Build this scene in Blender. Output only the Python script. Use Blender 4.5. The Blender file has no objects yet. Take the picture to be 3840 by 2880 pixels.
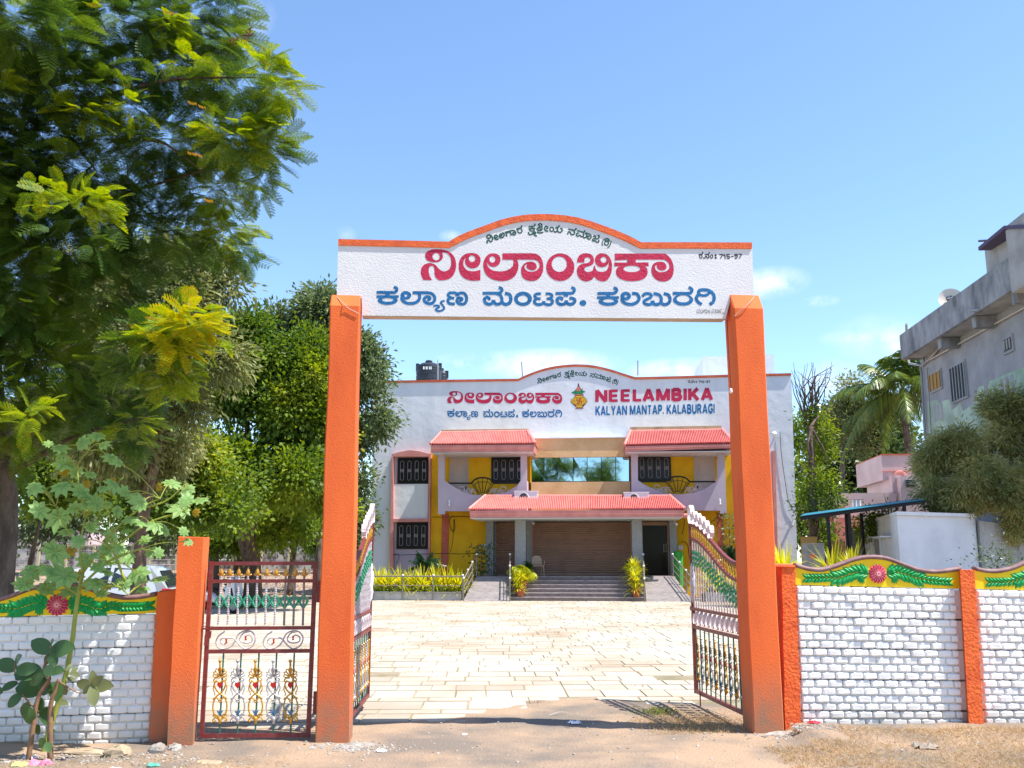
import bpy, math, random
import numpy as np
from mathutils import Vector, Matrix
from mathutils.geometry import delaunay_2d_cdt
random.seed(7)
rng = np.random.default_rng(7)
R = math.radians
S = bpy.context.scene
COL = S.collection

# ------------------------------------------------------------------ camera, sky, sun, exposure
F, YH, HC = 3500.0, 2090.0, 1.70
TH = math.atan((YH - 1440) / F)
cam_d = bpy.data.cameras.new('camera')
cam = bpy.data.objects.new('camera', cam_d)
COL.objects.link(cam)
cam.location = (0, 0, HC)
cam.rotation_euler = (math.pi / 2 + TH, 0, 0)
cam_d.sensor_width = 36
cam_d.sensor_fit = 'HORIZONTAL'
cam_d.lens = 36 * F / 3840
cam_d.clip_end = 2000
S.camera = cam

SUN = Vector((0.50, -0.15, 1.0)).normalized()
SUN_EL = math.asin(SUN.z)
SUN_AZ = math.atan2(SUN.x, SUN.y)
W = bpy.data.worlds.new('World')
S.world = W
W.use_nodes = True
wn, wl = W.node_tree.nodes, W.node_tree.links
wn.clear()
wo = wn.new('ShaderNodeOutputWorld')
bg = wn.new('ShaderNodeBackground')
sky = wn.new('ShaderNodeTexSky')
sky.sky_type = 'NISHITA'
sky.sun_disc = False
sky.sun_elevation = SUN_EL
sky.sun_rotation = SUN_AZ
sky.altitude = 450
sky.air_density = 1.0
sky.dust_density = 0.4
sky.ozone_density = 2.2
bg.inputs[1].default_value = 0.15


def camray(px, py):
    yc = (1440 - py) / F
    return Vector(((px - 1920) / F, math.cos(TH) - yc * math.sin(TH), math.sin(TH) + yc * math.cos(TH)))


# small fair-weather clouds low over the horizon, plus faint wisps (real directions of the sky)
tc = wn.new('ShaderNodeTexCoord')
nz = wn.new('ShaderNodeTexNoise')
nz.inputs['Scale'].default_value = 26
nz.inputs['Detail'].default_value = 9
nz.inputs['Roughness'].default_value = 0.62
wl.new(tc.outputs['Generated'], nz.inputs['Vector'])
acc = None


def wmath(op, a, b=None, clamp=False):
    m = wn.new('ShaderNodeMath')
    m.operation = op
    m.use_clamp = clamp
    for i, x in enumerate((a, b)):
        if x is None:
            continue
        if isinstance(x, (int, float)):
            m.inputs[i].default_value = x
        else:
            wl.new(x, m.inputs[i])
    return m.outputs[0]


# (photo direction, half width, half height, strength)
for (cx, cy, rx, ry, st) in [(2890, 1060, 120, 50, .9), (3075, 1130, 60, 18, .7), (2040, 1365, 260, 50, 1.15), (2540, 1392, 170, 42, 1.1),
                             (1740, 1360, 100, 35, .6), (3370, 1275, 75, 60, .9), (3210, 1265, 110, 30, .5), (3130, 1420, 110, 60, .7),
                             (960, 60, 60, 60, .35), (1690, 885, 40, 20, .4), (1290, 880, 40, 30, .3),
                             (3300, 1270, 150, 80, .35), (-500, 1300, 300, 70, .8), (4500, 1250, 380, 90, .9), (5200, 900, 300, 70, .7)]:
    c = camray(cx, cy).normalized()
    vm = wn.new('ShaderNodeVectorMath')
    vm.operation = 'SUBTRACT'
    wl.new(tc.outputs['Generated'], vm.inputs[0])
    vm.inputs[1].default_value = c
    vs = wn.new('ShaderNodeVectorMath')
    vs.operation = 'MULTIPLY'
    wl.new(vm.outputs[0], vs.inputs[0])
    vs.inputs[1].default_value = (F / rx, F / rx, F / ry)
    ln = wn.new('ShaderNodeVectorMath')
    ln.operation = 'LENGTH'
    wl.new(vs.outputs[0], ln.inputs[0])
    f = wmath('SUBTRACT', 1.25, ln.outputs['Value'], True)
    f = wmath('MULTIPLY', f, st)
    acc = f if acc is None else wmath('MAXIMUM', acc, f)
nn = wmath('MULTIPLY', wmath('SUBTRACT', nz.outputs['Fac'], 0.36), 3.2, True)
cf = wmath('MULTIPLY', acc, nn, True)
cmix = wn.new('ShaderNodeMix')
cmix.data_type = 'RGBA'
wl.new(cf, cmix.inputs[0])
grade = wn.new('ShaderNodeMix')
grade.data_type = 'RGBA'
grade.blend_type = 'MULTIPLY'
grade.inputs[0].default_value = 1.0
grade.inputs[7].default_value = (0.91, 1.0, 1.055, 1)
wl.new(sky.outputs[0], grade.inputs[6])
wl.new(grade.outputs[2], cmix.inputs[6])
cmix.inputs[7].default_value = (5.0, 5.2, 5.6, 1)
wl.new(cmix.outputs[2], bg.inputs[0])
wl.new(bg.outputs[0], wo.inputs[0])

sd = bpy.data.lights.new('sun', 'SUN')
sd.energy = 4.8
sd.angle = R(0.53)
sd.color = (1.0, 0.95, 0.87)
so = bpy.data.objects.new('sun', sd)
COL.objects.link(so)
so.rotation_euler = SUN.to_track_quat('Z', 'Y').to_euler()
so.location = (30, -10, 60)

vs_ = S.view_settings
S.display_settings.display_device = 'sRGB'
vs_.view_transform = 'Standard'
vs_.look = 'None'
vs_.exposure = 0.9
vs_.gamma = 1
vs_.use_curve_mapping = False
try:
    S.cycles.use_denoising = True
    S.cycles.max_bounces = 6
    S.cycles.transparent_max_bounces = 8
    S.cycles.caustics_reflective = False
    S.cycles.caustics_refractive = False
except Exception:
    pass


# ------------------------------------------------------------------ materials
def mat(name, col, rough=.75, col2=None, nscale=2.0, lo=.42, hi=.62, bump=0, bscale=40, bdist=.01, metal=0, island=0, spec=.3,
        coat=0, detail=6, stretch=None, wave=None, dirt=None, bdetail=4):
    m = bpy.data.materials.new(name)
    m.use_nodes = True
    n, l = m.node_tree.nodes, m.node_tree.links
    p = n['Principled BSDF']
    p.inputs['Roughness'].default_value = rough
    p.inputs['Metallic'].default_value = metal
    p.inputs['Specular IOR Level'].default_value = spec
    p.inputs['Coat Weight'].default_value = coat
    g = n.new('ShaderNodeNewGeometry')
    pos = g.outputs['Position']
    if stretch:
        vm = n.new('ShaderNodeVectorMath')
        vm.operation = 'MULTIPLY'
        vm.inputs[1].default_value = stretch
        l.new(pos, vm.inputs[0])
        spos = vm.outputs[0]
    else:
        spos = pos
    rgb = None
    if col2 is not None:
        t = n.new('ShaderNodeTexNoise')
        t.inputs['Scale'].default_value = nscale
        t.inputs['Detail'].default_value = detail
        t.inputs['Roughness'].default_value = .6
        l.new(spos, t.inputs['Vector'])
        mr = n.new('ShaderNodeMapRange')
        mr.inputs[1].default_value = lo
        mr.inputs[2].default_value = hi
        l.new(t.outputs['Fac'], mr.inputs[0])
        mx = n.new('ShaderNodeMix')
        mx.data_type = 'RGBA'
        mx.inputs[6].default_value = (*col, 1)
        mx.inputs[7].default_value = (*col2, 1)
        l.new(mr.outputs[0], mx.inputs[0])
        rgb = mx.outputs[2]
    if dirt:   # (colour, z at which it fades, strength): splash soil low on the wall
        t = n.new('ShaderNodeTexNoise')
        t.inputs['Scale'].default_value = 6
        t.inputs['Detail'].default_value = 8
        l.new(pos, t.inputs['Vector'])
        sx = n.new('ShaderNodeSeparateXYZ')
        l.new(pos, sx.inputs[0])
        mr = n.new('ShaderNodeMapRange')
        mr.inputs[1].default_value = dirt[1]
        mr.inputs[2].default_value = 0
        mr.inputs[3].default_value = 0
        mr.inputs[4].default_value = 1
        l.new(sx.outputs[2], mr.inputs[0])
        mm = n.new('ShaderNodeMath')
        mm.operation = 'MULTIPLY'
        l.new(mr.outputs[0], mm.inputs[0])
        l.new(t.outputs['Fac'], mm.inputs[1])
        m2 = n.new('ShaderNodeMath')
        m2.operation = 'MULTIPLY'
        m2.use_clamp = True
        m2.inputs[1].default_value = dirt[2]
        l.new(mm.outputs[0], m2.inputs[0])
        mx = n.new('ShaderNodeMix')
        mx.data_type = 'RGBA'
        if rgb is None:
            mx.inputs[6].default_value = (*col, 1)
        else:
            l.new(rgb, mx.inputs[6])
        mx.inputs[7].default_value = (*dirt[0], 1)
        l.new(m2.outputs[0], mx.inputs[0])
        rgb = mx.outputs[2]
    if island:
        hs = n.new('ShaderNodeHueSaturation')
        a = n.new('ShaderNodeMath')
        a.operation = 'MULTIPLY_ADD'
        a.inputs[1].default_value = island
        a.inputs[2].default_value = 1 - island / 2
        oi = n.new('ShaderNodeObjectInfo')
        ad = n.new('ShaderNodeMath')
        ad.operation = 'ADD'
        l.new(g.outputs['Random Per Island'], ad.inputs[0])
        l.new(oi.outputs['Random'], ad.inputs[1])
        fr = n.new('ShaderNodeMath')
        fr.operation = 'FRACT'
        l.new(ad.outputs[0], fr.inputs[0])
        l.new(fr.outputs[0], a.inputs[0])
        l.new(a.outputs[0], hs.inputs['Value'])
        if rgb is None:
            hs.inputs['Color'].default_value = (*col, 1)
        else:
            l.new(rgb, hs.inputs['Color'])
        rgb = hs.outputs[0]
    if rgb is None:
        p.inputs['Base Color'].default_value = (*col, 1)
    else:
        l.new(rgb, p.inputs['Base Color'])
    if bump:
        t = n.new('ShaderNodeTexNoise')
        t.inputs['Scale'].default_value = bscale
        t.inputs['Detail'].default_value = bdetail
        l.new(pos, t.inputs['Vector'])
        b = n.new('ShaderNodeBump')
        b.inputs['Strength'].default_value = bump
        b.inputs['Distance'].default_value = bdist
        l.new(t.outputs['Fac'], b.inputs['Height'])
        l.new(b.outputs[0], p.inputs['Normal'])
    return m


def leafmat(name, c1, c2, trans=.35, rough=.5, spec=.35, c3=None, p3=.9, patch=None):
    m = bpy.data.materials.new(name)
    m.use_nodes = True
    n, l = m.node_tree.nodes, m.node_tree.links
    p = n['Principled BSDF']
    p.inputs['Roughness'].default_value = rough
    p.inputs['Specular IOR Level'].default_value = spec
    g = n.new('ShaderNodeNewGeometry')
    cr = n.new('ShaderNodeValToRGB')
    cr.color_ramp.elements[0].color = (*c1, 1)
    cr.color_ramp.elements[1].color = (*c2, 1)
    if c3:
        cr.color_ramp.elements[1].position = p3 - .02
        e = cr.color_ramp.elements.new(p3)
        e.color = (*c3, 1)
    if patch:
        # younger, yellower sprays; painted-on lit clumps in the bushy tree: low-frequency noise through the crown
        t = n.new('ShaderNodeTexNoise')
        t.inputs['Scale'].default_value = patch
        t.inputs['Detail'].default_value = 1
        l.new(g.outputs['Position'], t.inputs['Vector'])
        mr = n.new('ShaderNodeMapRange')
        mr.inputs[1].default_value = .38
        mr.inputs[2].default_value = .66
        l.new(t.outputs['Fac'], mr.inputs[0])
        ad = n.new('ShaderNodeMath')
        ad.operation = 'MULTIPLY_ADD'
        ad.inputs[1].default_value = .45
        l.new(g.outputs['Random Per Island'], ad.inputs[0])
        m2 = n.new('ShaderNodeMath')
        m2.operation = 'MULTIPLY'
        m2.inputs[1].default_value = .6
        l.new(mr.outputs[0], m2.inputs[0])
        l.new(m2.outputs[0], ad.inputs[2])
        l.new(ad.outputs[0], cr.inputs[0])
    else:
        l.new(g.outputs['Random Per Island'], cr.inputs[0])
    l.new(cr.outputs[0], p.inputs['Base Color'])
    tr = n.new('ShaderNodeBsdfTranslucent')
    hs = n.new('ShaderNodeHueSaturation')
    hs.inputs['Hue'].default_value = .475
    hs.inputs['Saturation'].default_value = 1.1
    hs.inputs['Value'].default_value = 1.6
    l.new(cr.outputs[0], hs.inputs['Color'])
    l.new(hs.outputs[0], tr.inputs['Color'])
    mx = n.new('ShaderNodeMixShader')
    mx.inputs[0].default_value = trans
    l.new(p.outputs[0], mx.inputs[1])
    l.new(tr.outputs[0], mx.inputs[2])
    l.new(mx.outputs[0], n['Material Output'].inputs['Surface'])
    return m


M = {}
M['orange'] = mat('orange_paint', (.82, .155, .036), .8, (.62, .10, .026), 1.3, .40, .74, bump=.38, bscale=80, bdist=.010, dirt=((.34, .17, .10), .7, 1.9), detail=10, stretch=(1.6, 1.6, .5))
M['orange_rough'] = mat('rough_orange_paint', (.80, .145, .035), .85, (.62, .09, .025), 7, .5, .68, bump=.6, bscale=34, bdist=.03)
M['orange_trim'] = mat('orange_trim', (.72, .13, .035), .75, (.50, .08, .03), 18, .45, .75, bump=.6, bscale=60, bdist=.012)
M['sign_white'] = mat('white_plaster', (.74, .74, .745), .85, (.66, .66, .67), 1.6, .35, .7, bump=.38, bscale=62, bdist=.010, bdetail=6)
M['underside'] = mat('bare_plaster', (.45, .36, .27), .9, (.52, .43, .33), 5, bump=.3)
M['wall_white'] = mat('white_brick_paint', (.86, .85, .835), .7, (.80, .79, .775), 5, .4, .75, bump=.35, bscale=55, bdist=.006, island=.05, dirt=((.50, .42, .32), .30, 1.1))
M['slab_white'] = mat('white_slab_paint', (.87, .86, .84), .8, (.82, .81, .79), 4, .4, .7, bump=.3, bscale=50, dirt=((.42, .34, .25), .3, 1.2))
M['yellow'] = mat('yellow_paint', (.92, .66, .01), .6, (.88, .58, .01), 4, bump=.25, bscale=40, bdist=.006)
M['relief_green'] = mat('green_relief_paint', (.012, .30, .07), .5, (.02, .38, .10), 30, bump=.3, bscale=60, bdist=.004)
M['relief_pink'] = mat('pink_relief_paint', (.62, .03, .12), .5, (.75, .12, .22), 24, .4, .7)
M['relief_pale'] = mat('pale_pink_paint', (.85, .40, .42), .5)
M['coping'] = mat('brown_coping_paint', (.19, .10, .10), .6, (.26, .16, .15), 9, bump=.3, bscale=40, bdist=.008)
M['pink_txt'] = mat('crimson_lettering', (.52, .022, .075), .7, (.44, .018, .062), 6, bump=.6, bscale=42, bdist=.012, bdetail=6)
M['blue_txt'] = mat('blue_lettering', (.010, .145, .36), .7, (.008, .12, .30), 6, bump=.6, bscale=42, bdist=.012, bdetail=6)
M['green_txt'] = mat('green_lettering', (.012, .085, .065), .7)
M['black_txt'] = mat('black_lettering', (.02, .018, .028), .7)
M['grey_txt'] = mat('grey_lettering', (.16, .16, .17), .7)
M['maroon'] = mat('maroon_gate_paint', (.17, .022, .022), .45, (.24, .06, .05), 22, .45, .8, bump=.5, bscale=120, bdist=.004, spec=.5)
M['gold'] = mat('gold_paint', (.62, .33, .045), .38, (.50, .24, .03), 40, metal=.35, spec=.5)
M['silver'] = mat('silver_paint', (.52, .50, .50), .38, (.42, .40, .41), 40, metal=.4, spec=.5)
M['bar_white'] = mat('white_bar_paint', (.60, .55, .56), .5, (.42, .34, .36), 60, .42, .6)
M['bar_grey'] = mat('grey_bar_paint', (.24, .20, .20), .5)
M['scroll_pink'] = mat('white_pink_scroll_paint', (.74, .66, .66), .5, (.62, .40, .42), 28, .5, .7)
M['gate_green'] = mat('green_gate_paint', (.045, .36, .20), .45, (.03, .25, .14), 50)
M['bar_green'] = mat('dull_green_bar_paint', (.035, .14, .10), .5)
M['gate_red'] = mat('red_gate_paint', (.5, .02, .02), .45)
M['gate_blue'] = mat('blue_gate_paint', (.07, .17, .28), .45)
M['b_white'] = mat('white_wall', (.72, .74, .77), .85, (.62, .635, .65), 1.1, .42, .74, detail=10, stretch=(1.3, 1.3, .22), bump=.30, bscale=3.2, bdist=.05, bdetail=8)
M['b_beige'] = mat('beige_wall', (.72, .50, .25), .85, (.62, .41, .19), 1.2, bump=.25, bscale=9, bdist=.03)
M['b_yellow'] = mat('ochre_yellow_wall', (.92, .52, .014), .8, (.82, .44, .012), 1.2, bump=.15, bscale=9, bdist=.02)
M['b_lav'] = mat('lavender_wall', (.52, .43, .50), .85, (.47, .39, .455), 1.0)
M['b_pink'] = mat('salmon_trim', (.68, .29, .25), .8, (.58, .23, .20), 2)
M['b_red'] = mat('red_trim', (.52, .11, .06), .6, (.60, .16, .09), 4)
M['b_roof'] = mat('salmon_tile_paint', (.76, .27, .235), .65, (.62, .19, .165), 3, .4, .7)
M['b_roofband'] = mat('worn_beige_band', (.50, .37, .22), .9, (.34, .25, .16), 3, .5, .7)
M['granite'] = mat('grey_granite', (.33, .345, .36), .5, (.22, .23, .24), 26, .4, .6)
M['shutter'] = mat('brown_shutter_paint', (.36, .22, .165), .5, (.31, .19, .14), 2)
M['dark'] = mat('black_iron_paint', (.012, .011, .011), .45)
M['pane_dark'] = mat('dark_window_glass', (.02, .021, .022), .25, spec=.25)
M['ch_door'] = mat('cream_door_paint', (.60, .48, .41), .6, (.55, .44, .38), 3)
M['glass'] = mat('blue_reflecting_glass', (.42, .56, .66), .03, metal=1)
M['door_glass'] = mat('black_door_glass', (.004, .004, .005), .12, spec=.12)
M['step'] = mat('pinkish_grey_tile', (.25, .20, .195), .6, (.16, .13, .13), 5, .42, .66, stretch=(1.2, 4, 4))
M['ramp'] = mat('grooved_ramp_tile', (.40, .35, .335), .7, (.21, .18, .18), 6, .42, .62, stretch=(.7, 6, 6))
M['steel'] = mat('brushed_steel', (.24, .23, .20), .4, metal=.4)
M['ac'] = mat('white_sheet_metal', (.74, .76, .79), .45)
M['ac_dark'] = mat('dark_fan_grille', (.09, .095, .10), .5)
M['tank'] = mat('black_tank_plastic', (.022, .026, .034), .45, (.03, .035, .045), 3)
M['white_paint'] = mat('white_paint', (.78, .78, .78), .6)
M['terracotta'] = mat('terracotta', (.42, .13, .055), .8, (.34, .10, .05), 12)
M['chair'] = mat('beige_plastic', (.42, .31, .22), .45)
M['bin'] = mat('green_plastic', (.05, .38, .06), .4)
M['soil'] = mat('soil', (.13, .085, .055), .95, (.20, .14, .09), 8, bump=.5, bscale=20, bdist=.04)
M['kerb'] = mat('whitewashed_kerb', (.5, .5, .5), .85, (.36, .36, .37), 3)
M['bark'] = mat('brown_bark', (.15, .10, .07), .9, (.07, .048, .036), 9, .4, .6, bump=.9, bscale=16, bdist=.04, stretch=(1, 1, .3))
M['bark_grey'] = mat('grey_bark', (.16, .125, .10), .9, (.08, .065, .052), 9, .4, .6, bump=.7, bscale=20, bdist=.03, stretch=(1, 1, .3))
M['stem_green'] = mat('green_yellow_stem', (.25, .30, .045), .5, (.34, .36, .07), 9)
M['stem_brown'] = mat('brown_stem', (.26, .15, .08), .7, (.17, .10, .06), 9, bump=.5, bscale=30)
M['paper'] = mat('white_paper', (.8, .8, .84), .8)
M['stone'] = mat('pale_rubble_stone', (.27, .23, .19), .9, (.44, .41, .38), 6, island=.4, bump=.5, bscale=25, bdist=.02)
M['cream_stone'] = mat('cream_flat_stone', (.46, .36, .24), .9, (.34, .26, .17), 5, bump=.4, bscale=20)
M['g_wall'] = mat('grey_cement_wall', (.43, .43, .44), .9, (.30, .30, .305), .9, .35, .65, bump=.3, bscale=6, bdist=.04)
M['g_parapet'] = mat('weathered_cement', (.38, .38, .385), .95, (.15, .155, .16), 1.4, .38, .66, bump=.5, bscale=5, bdist=.05, stretch=(1, 1, .6))
M['g_light'] = mat('pale_cement', (.42, .41, .39), .95, (.30, .29, .28), 1.4, .4, .65)
M['mint'] = mat('mint_wall_paint', (.52, .64, .50), .9, (.34, .45, .33), 1.2)
M['pinkhouse'] = mat('pale_pink_wall', (.62, .47, .47), .9, (.52, .38, .38), .8, .42, .7)
M['blue_sheet'] = mat('blue_roof_sheet', (.03, .20, .28), .5)
M['hut_white'] = mat('white_hut_plaster', (.70, .72, .75), .9, (.62, .64, .67), 1.2, bump=.4, bscale=9, bdist=.03)
M['hut_dirty'] = mat('dirty_white_plaster', (.46, .46, .45), .9, (.16, .16, .15), 1.1, .42, .72, stretch=(1, 1, .4))
M['cloth'] = mat('white_cloth', (.7, .7, .74), .9)
M['cloth_d'] = mat('dark_cloth', (.06, .065, .08), .9)
M['purple'] = mat('purple_plastic', (.2, .06, .18), .4)
M['tyre'] = mat('black_rubber', (.015, .015, .016), .8)
M['scoot'] = mat('white_scooter_paint', (.66, .67, .69), .25, spec=.5)
M['carpaint'] = mat('silver_white_car_paint', (.55, .58, .62), .25, metal=.2, coat=.5)
M['carglass'] = mat('dark_car_glass', (.02, .03, .035), .08, spec=.5)
M['red_lens'] = mat('red_lens', (.55, .01, .02), .2)
M['cord'] = mat('black_cable', (.015, .013, .012), .6)
M['cord_w'] = mat('pale_cable', (.42, .38, .33), .6)
M['pipe'] = mat('grey_pipe', (.30, .31, .32), .5)
M['cream_pipe'] = mat('cream_pipe', (.60, .52, .40), .5)
M['far_slab'] = mat('old_white_precast', (.50, .48, .44), .9, (.085, .08, .075), 1.6, .42, .6)
M['far_post'] = mat('cream_precast_post', (.54, .46, .31), .9)
M['wood'] = mat('yellow_boards', (.42, .25, .08), .8)
M['sheet_grey'] = mat('grey_sheet_metal', (.30, .29, .27), .7, (.22, .21, .20), 3)
M['dish'] = mat('cream_dish', (.62, .56, .48), .6)
M['poster'] = mat('dark_tarpaulin', (.10, .08, .14), .9)

L = {}
L['near'] = leafmat('feathery_leaf', (.020, .072, .018), (.14, .225, .018), .34, .55, .22, (.17, .19, .012), .96, patch=1.1)
L['young'] = leafmat('young_feathery_leaf', (.08, .20, .014), (.30, .39, .014), .42, .5, .25, (.46, .30, .01), .96)
L['spray'] = leafmat('yellow_feathery_leaf', (.20, .30, .012), (.48, .46, .012), .42, .5, .25, (.62, .32, .01), .93)
L['neem'] = leafmat('pale_neem_leaf', (.07, .105, .035), (.26, .28, .10), .32, .5, .35, (.34, .34, .16), .9, patch=.6)
L['green'] = leafmat('glossy_green_leaf', (.045, .11, .018), (.20, .28, .026), .40, .5, .28, (.38, .40, .05), .95, patch=.5)
L['far'] = leafmat('olive_leaf', (.06, .11, .05), (.17, .22, .08), .35, .5)
L['dark'] = leafmat('dark_broad_leaf', (.025, .06, .02), (.11, .17, .05), .2, .25, .6, (.30, .33, .25), .95)
L['bamboo'] = leafmat('fine_olive_leaf', (.15, .19, .07), (.54, .52, .20), .42, .5, .3, (.62, .58, .26), .9, patch=.7)  # pale and dark leaf tones paint in sunlit clumps with shade between
L['coco'] = leafmat('coconut_leaf', (.055, .115, .03), (.22, .28, .05), .3, .35, .5)
L['castor'] = leafmat('castor_leaf', (.14, .29, .08), (.29, .46, .16), .42, .45, .28)
L['castor_y'] = leafmat('yellowing_castor_leaf', (.28, .22, .02), (.34, .27, .03), .4, .45)
L['calo'] = leafmat('waxy_leaf', (.04, .10, .03), (.075, .15, .045), .28, .4, .45)
L['calo_y'] = leafmat('pale_waxy_leaf', (.13, .16, .06), (.18, .20, .08), .3, .45, .45)
L['croton'] = leafmat('yellow_croton_leaf', (.38, .44, .02), (.76, .70, .05), .4, .45, .3, (.16, .28, .03), .88)
L['areca'] = leafmat('yellow_palm_leaf', (.26, .33, .012), (.52, .50, .03), .35, .45)
L['areca_g'] = leafmat('green_palm_leaf', (.04, .10, .02), (.10, .17, .03), .3, .45)
L['hedge'] = leafmat('green_hedge_leaf', (.07, .14, .02), (.22, .28, .03), .3, .5)
L['cycad'] = leafmat('cycad_leaf', (.012, .05, .022), (.04, .10, .04), .15, .35, .5)
L['dry'] = leafmat('dry_grass', (.34, .23, .11), (.60, .45, .25), .25, .7, .2, (.18, .20, .05), .95)
L['grass'] = leafmat('green_grass', (.10, .17, .025), (.22, .26, .05), .3, .6, .2)
L['yellow1'] = leafmat('orange_yellow_leaf', (.62, .30, .01), (.75, .42, .01), .4)
L['pod'] = leafmat('red_pod', (.30, .05, .02), (.14, .02, .02), .2)


# ------------------------------------------------------------------ builders
OFF = {}


def link(o):
    COL.objects.link(o)
    return o


def tag(o, label=None, cat=None, group=None, kind=None):
    if label:
        o['label'] = label
    if cat:
        o['category'] = cat
    if group:
        o['group'] = group
    if kind:
        o['kind'] = kind
    return o


def thing(name, label, cat, loc=(0, 0, 0), group=None, rotz=0):
    o = bpy.data.objects.new(name, None)
    o.empty_display_size = .2
    link(o)
    o.location = loc
    o.rotation_euler = (0, 0, rotz)
    OFF[o.name] = Vector(loc) if rotz == 0 else Vector((0, 0, 0))
    return tag(o, label, cat, group)


def place(me, name, parent=None, loc=None, mt=None):
    o = bpy.data.objects.new(name, me)
    link(o)
    if parent is not None:
        o.parent = parent
        OFF[o.name] = OFF.get(parent.name, Vector((0, 0, 0)))
    else:
        OFF[o.name] = Vector((0, 0, 0))
    if loc is not None:
        o.location = loc
    return o


class MB:
    def __init__(s):
        s.v = []
        s.f = []

    def add(s, vs, fs):
        k = len(s.v)
        s.v += [Vector(v) for v in vs]
        s.f += [[i + k for i in f] for f in fs]
        return s

    def hexa(s, p):
        return s.add(p, [(0, 3, 2, 1), (4, 5, 6, 7), (0, 1, 5, 4), (1, 2, 6, 5), (2, 3, 7, 6), (3, 0, 4, 7)])

    def box(s, x0, x1, y0, y1, z0, z1):
        return s.hexa([(x0, y0, z0), (x1, y0, z0), (x1, y1, z0), (x0, y1, z0), (x0, y0, z1), (x1, y0, z1), (x1, y1, z1), (x0, y1, z1)])

    def prism(s, front, back):
        n = len(front)
        fs = [list(range(n)), list(range(2 * n - 1, n - 1, -1))]
        fs += [(i, i + n, (i + 1) % n + n, (i + 1) % n) for i in range(n)]
        return s.add(list(front) + list(back), fs)

    def tube(s, pts, r, n=6, cap=True, flat=1.0):
        pts = [Vector(p) for p in pts]
        k = len(pts)
        rs = r if isinstance(r, (list, tuple)) else [r] * k
        ref = Vector((0, 0, 1))
        tang = []
        for i in range(k):
            a = pts[max(0, i - 1)]
            b = pts[min(k - 1, i + 1)]
            t = (b - a)
            tang.append(t.normalized() if t.length > 1e-9 else Vector((0, 0, 1)))
        if abs(tang[0].dot(ref)) > .9:
            ref = Vector((1, 0, 0))
        u = tang[0].cross(ref).normalized()
        vs = []
        for i in range(k):
            u = (u - tang[i] * u.dot(tang[i]))
            u = u.normalized() if u.length > 1e-6 else tang[i].orthogonal().normalized()
            w = tang[i].cross(u)
            for j in range(n):
                a = 2 * math.pi * j / n + math.pi / n
                vs.append(pts[i] + (u * math.cos(a) + w * math.sin(a) * flat) * rs[i])
        fs = []
        for i in range(k - 1):
            for j in range(n):
                fs.append((i * n + j, i * n + (j + 1) % n, (i + 1) * n + (j + 1) % n, (i + 1) * n + j))
        if cap:
            fs.append(list(range(n - 1, -1, -1)))
            fs.append(list(range((k - 1) * n, k * n)))
        return s.add(vs, fs)

    def lathe(s, prof, c, n=14, axis='z'):
        vs = []
        for (r, z) in prof:
            for j in range(n):
                a = 2 * math.pi * j / n
                if axis == 'z':
                    vs.append((c[0] + r * math.cos(a), c[1] + r * math.sin(a), c[2] + z))
                elif axis == 'x':
                    vs.append((c[0] + z, c[1] + r * math.cos(a), c[2] + r * math.sin(a)))
                else:
                    vs.append((c[0] + r * math.cos(a), c[1] + z, c[2] + r * math.sin(a)))
        fs = []
        for i in range(len(prof) - 1):
            for j in range(n):
                fs.append((i * n + j, i * n + (j + 1) % n, (i + 1) * n + (j + 1) % n, (i + 1) * n + j))
        fs.append(list(range(n - 1, -1, -1)))
        fs.append(list(range((len(prof) - 1) * n, len(prof) * n)))
        return s.add(vs, fs)

    def mesh(s, name, mt, off=Vector((0, 0, 0)), smooth=False):
        me = bpy.data.meshes.new(name)
        me.from_pydata([tuple(v - off) for v in s.v], [], s.f)
        if mt is not None:
            me.materials.append(mt)
        if smooth:
            me.polygons.foreach_set('use_smooth', [True] * len(me.polygons))
        me.update()
        return me

    def build(s, name, mt, parent=None, smooth=False):
        off = OFF.get(parent.name, Vector((0, 0, 0))) if parent is not None else Vector((0, 0, 0))
        return place(s.mesh(name, mt, off, smooth), name, parent)


def npmesh(name, V, Q, mt, parent=None, smooth=False):
    """V (n,3), Q (m,4) or (m,3) numpy -> object"""
    me = bpy.data.meshes.new(name)
    off = OFF.get(parent.name, Vector((0, 0, 0))) if parent is not None else Vector((0, 0, 0))
    V = np.asarray(V, dtype=np.float32) - np.array(off, dtype=np.float32)
    k = Q.shape[1]
    me.vertices.add(len(V))
    me.vertices.foreach_set('co', V.ravel())
    me.loops.add(Q.size)
    me.loops.foreach_set('vertex_index', Q.astype(np.int32).ravel())
    me.polygons.add(len(Q))
    me.polygons.foreach_set('loop_start', np.arange(0, Q.size, k, dtype=np.int32))
    if smooth:
        me.polygons.foreach_set('use_smooth', np.ones(len(Q), dtype=bool))
    me.materials.append(mt)
    me.update(calc_edges=True)
    me.validate()
    return place(me, name, parent)


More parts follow.
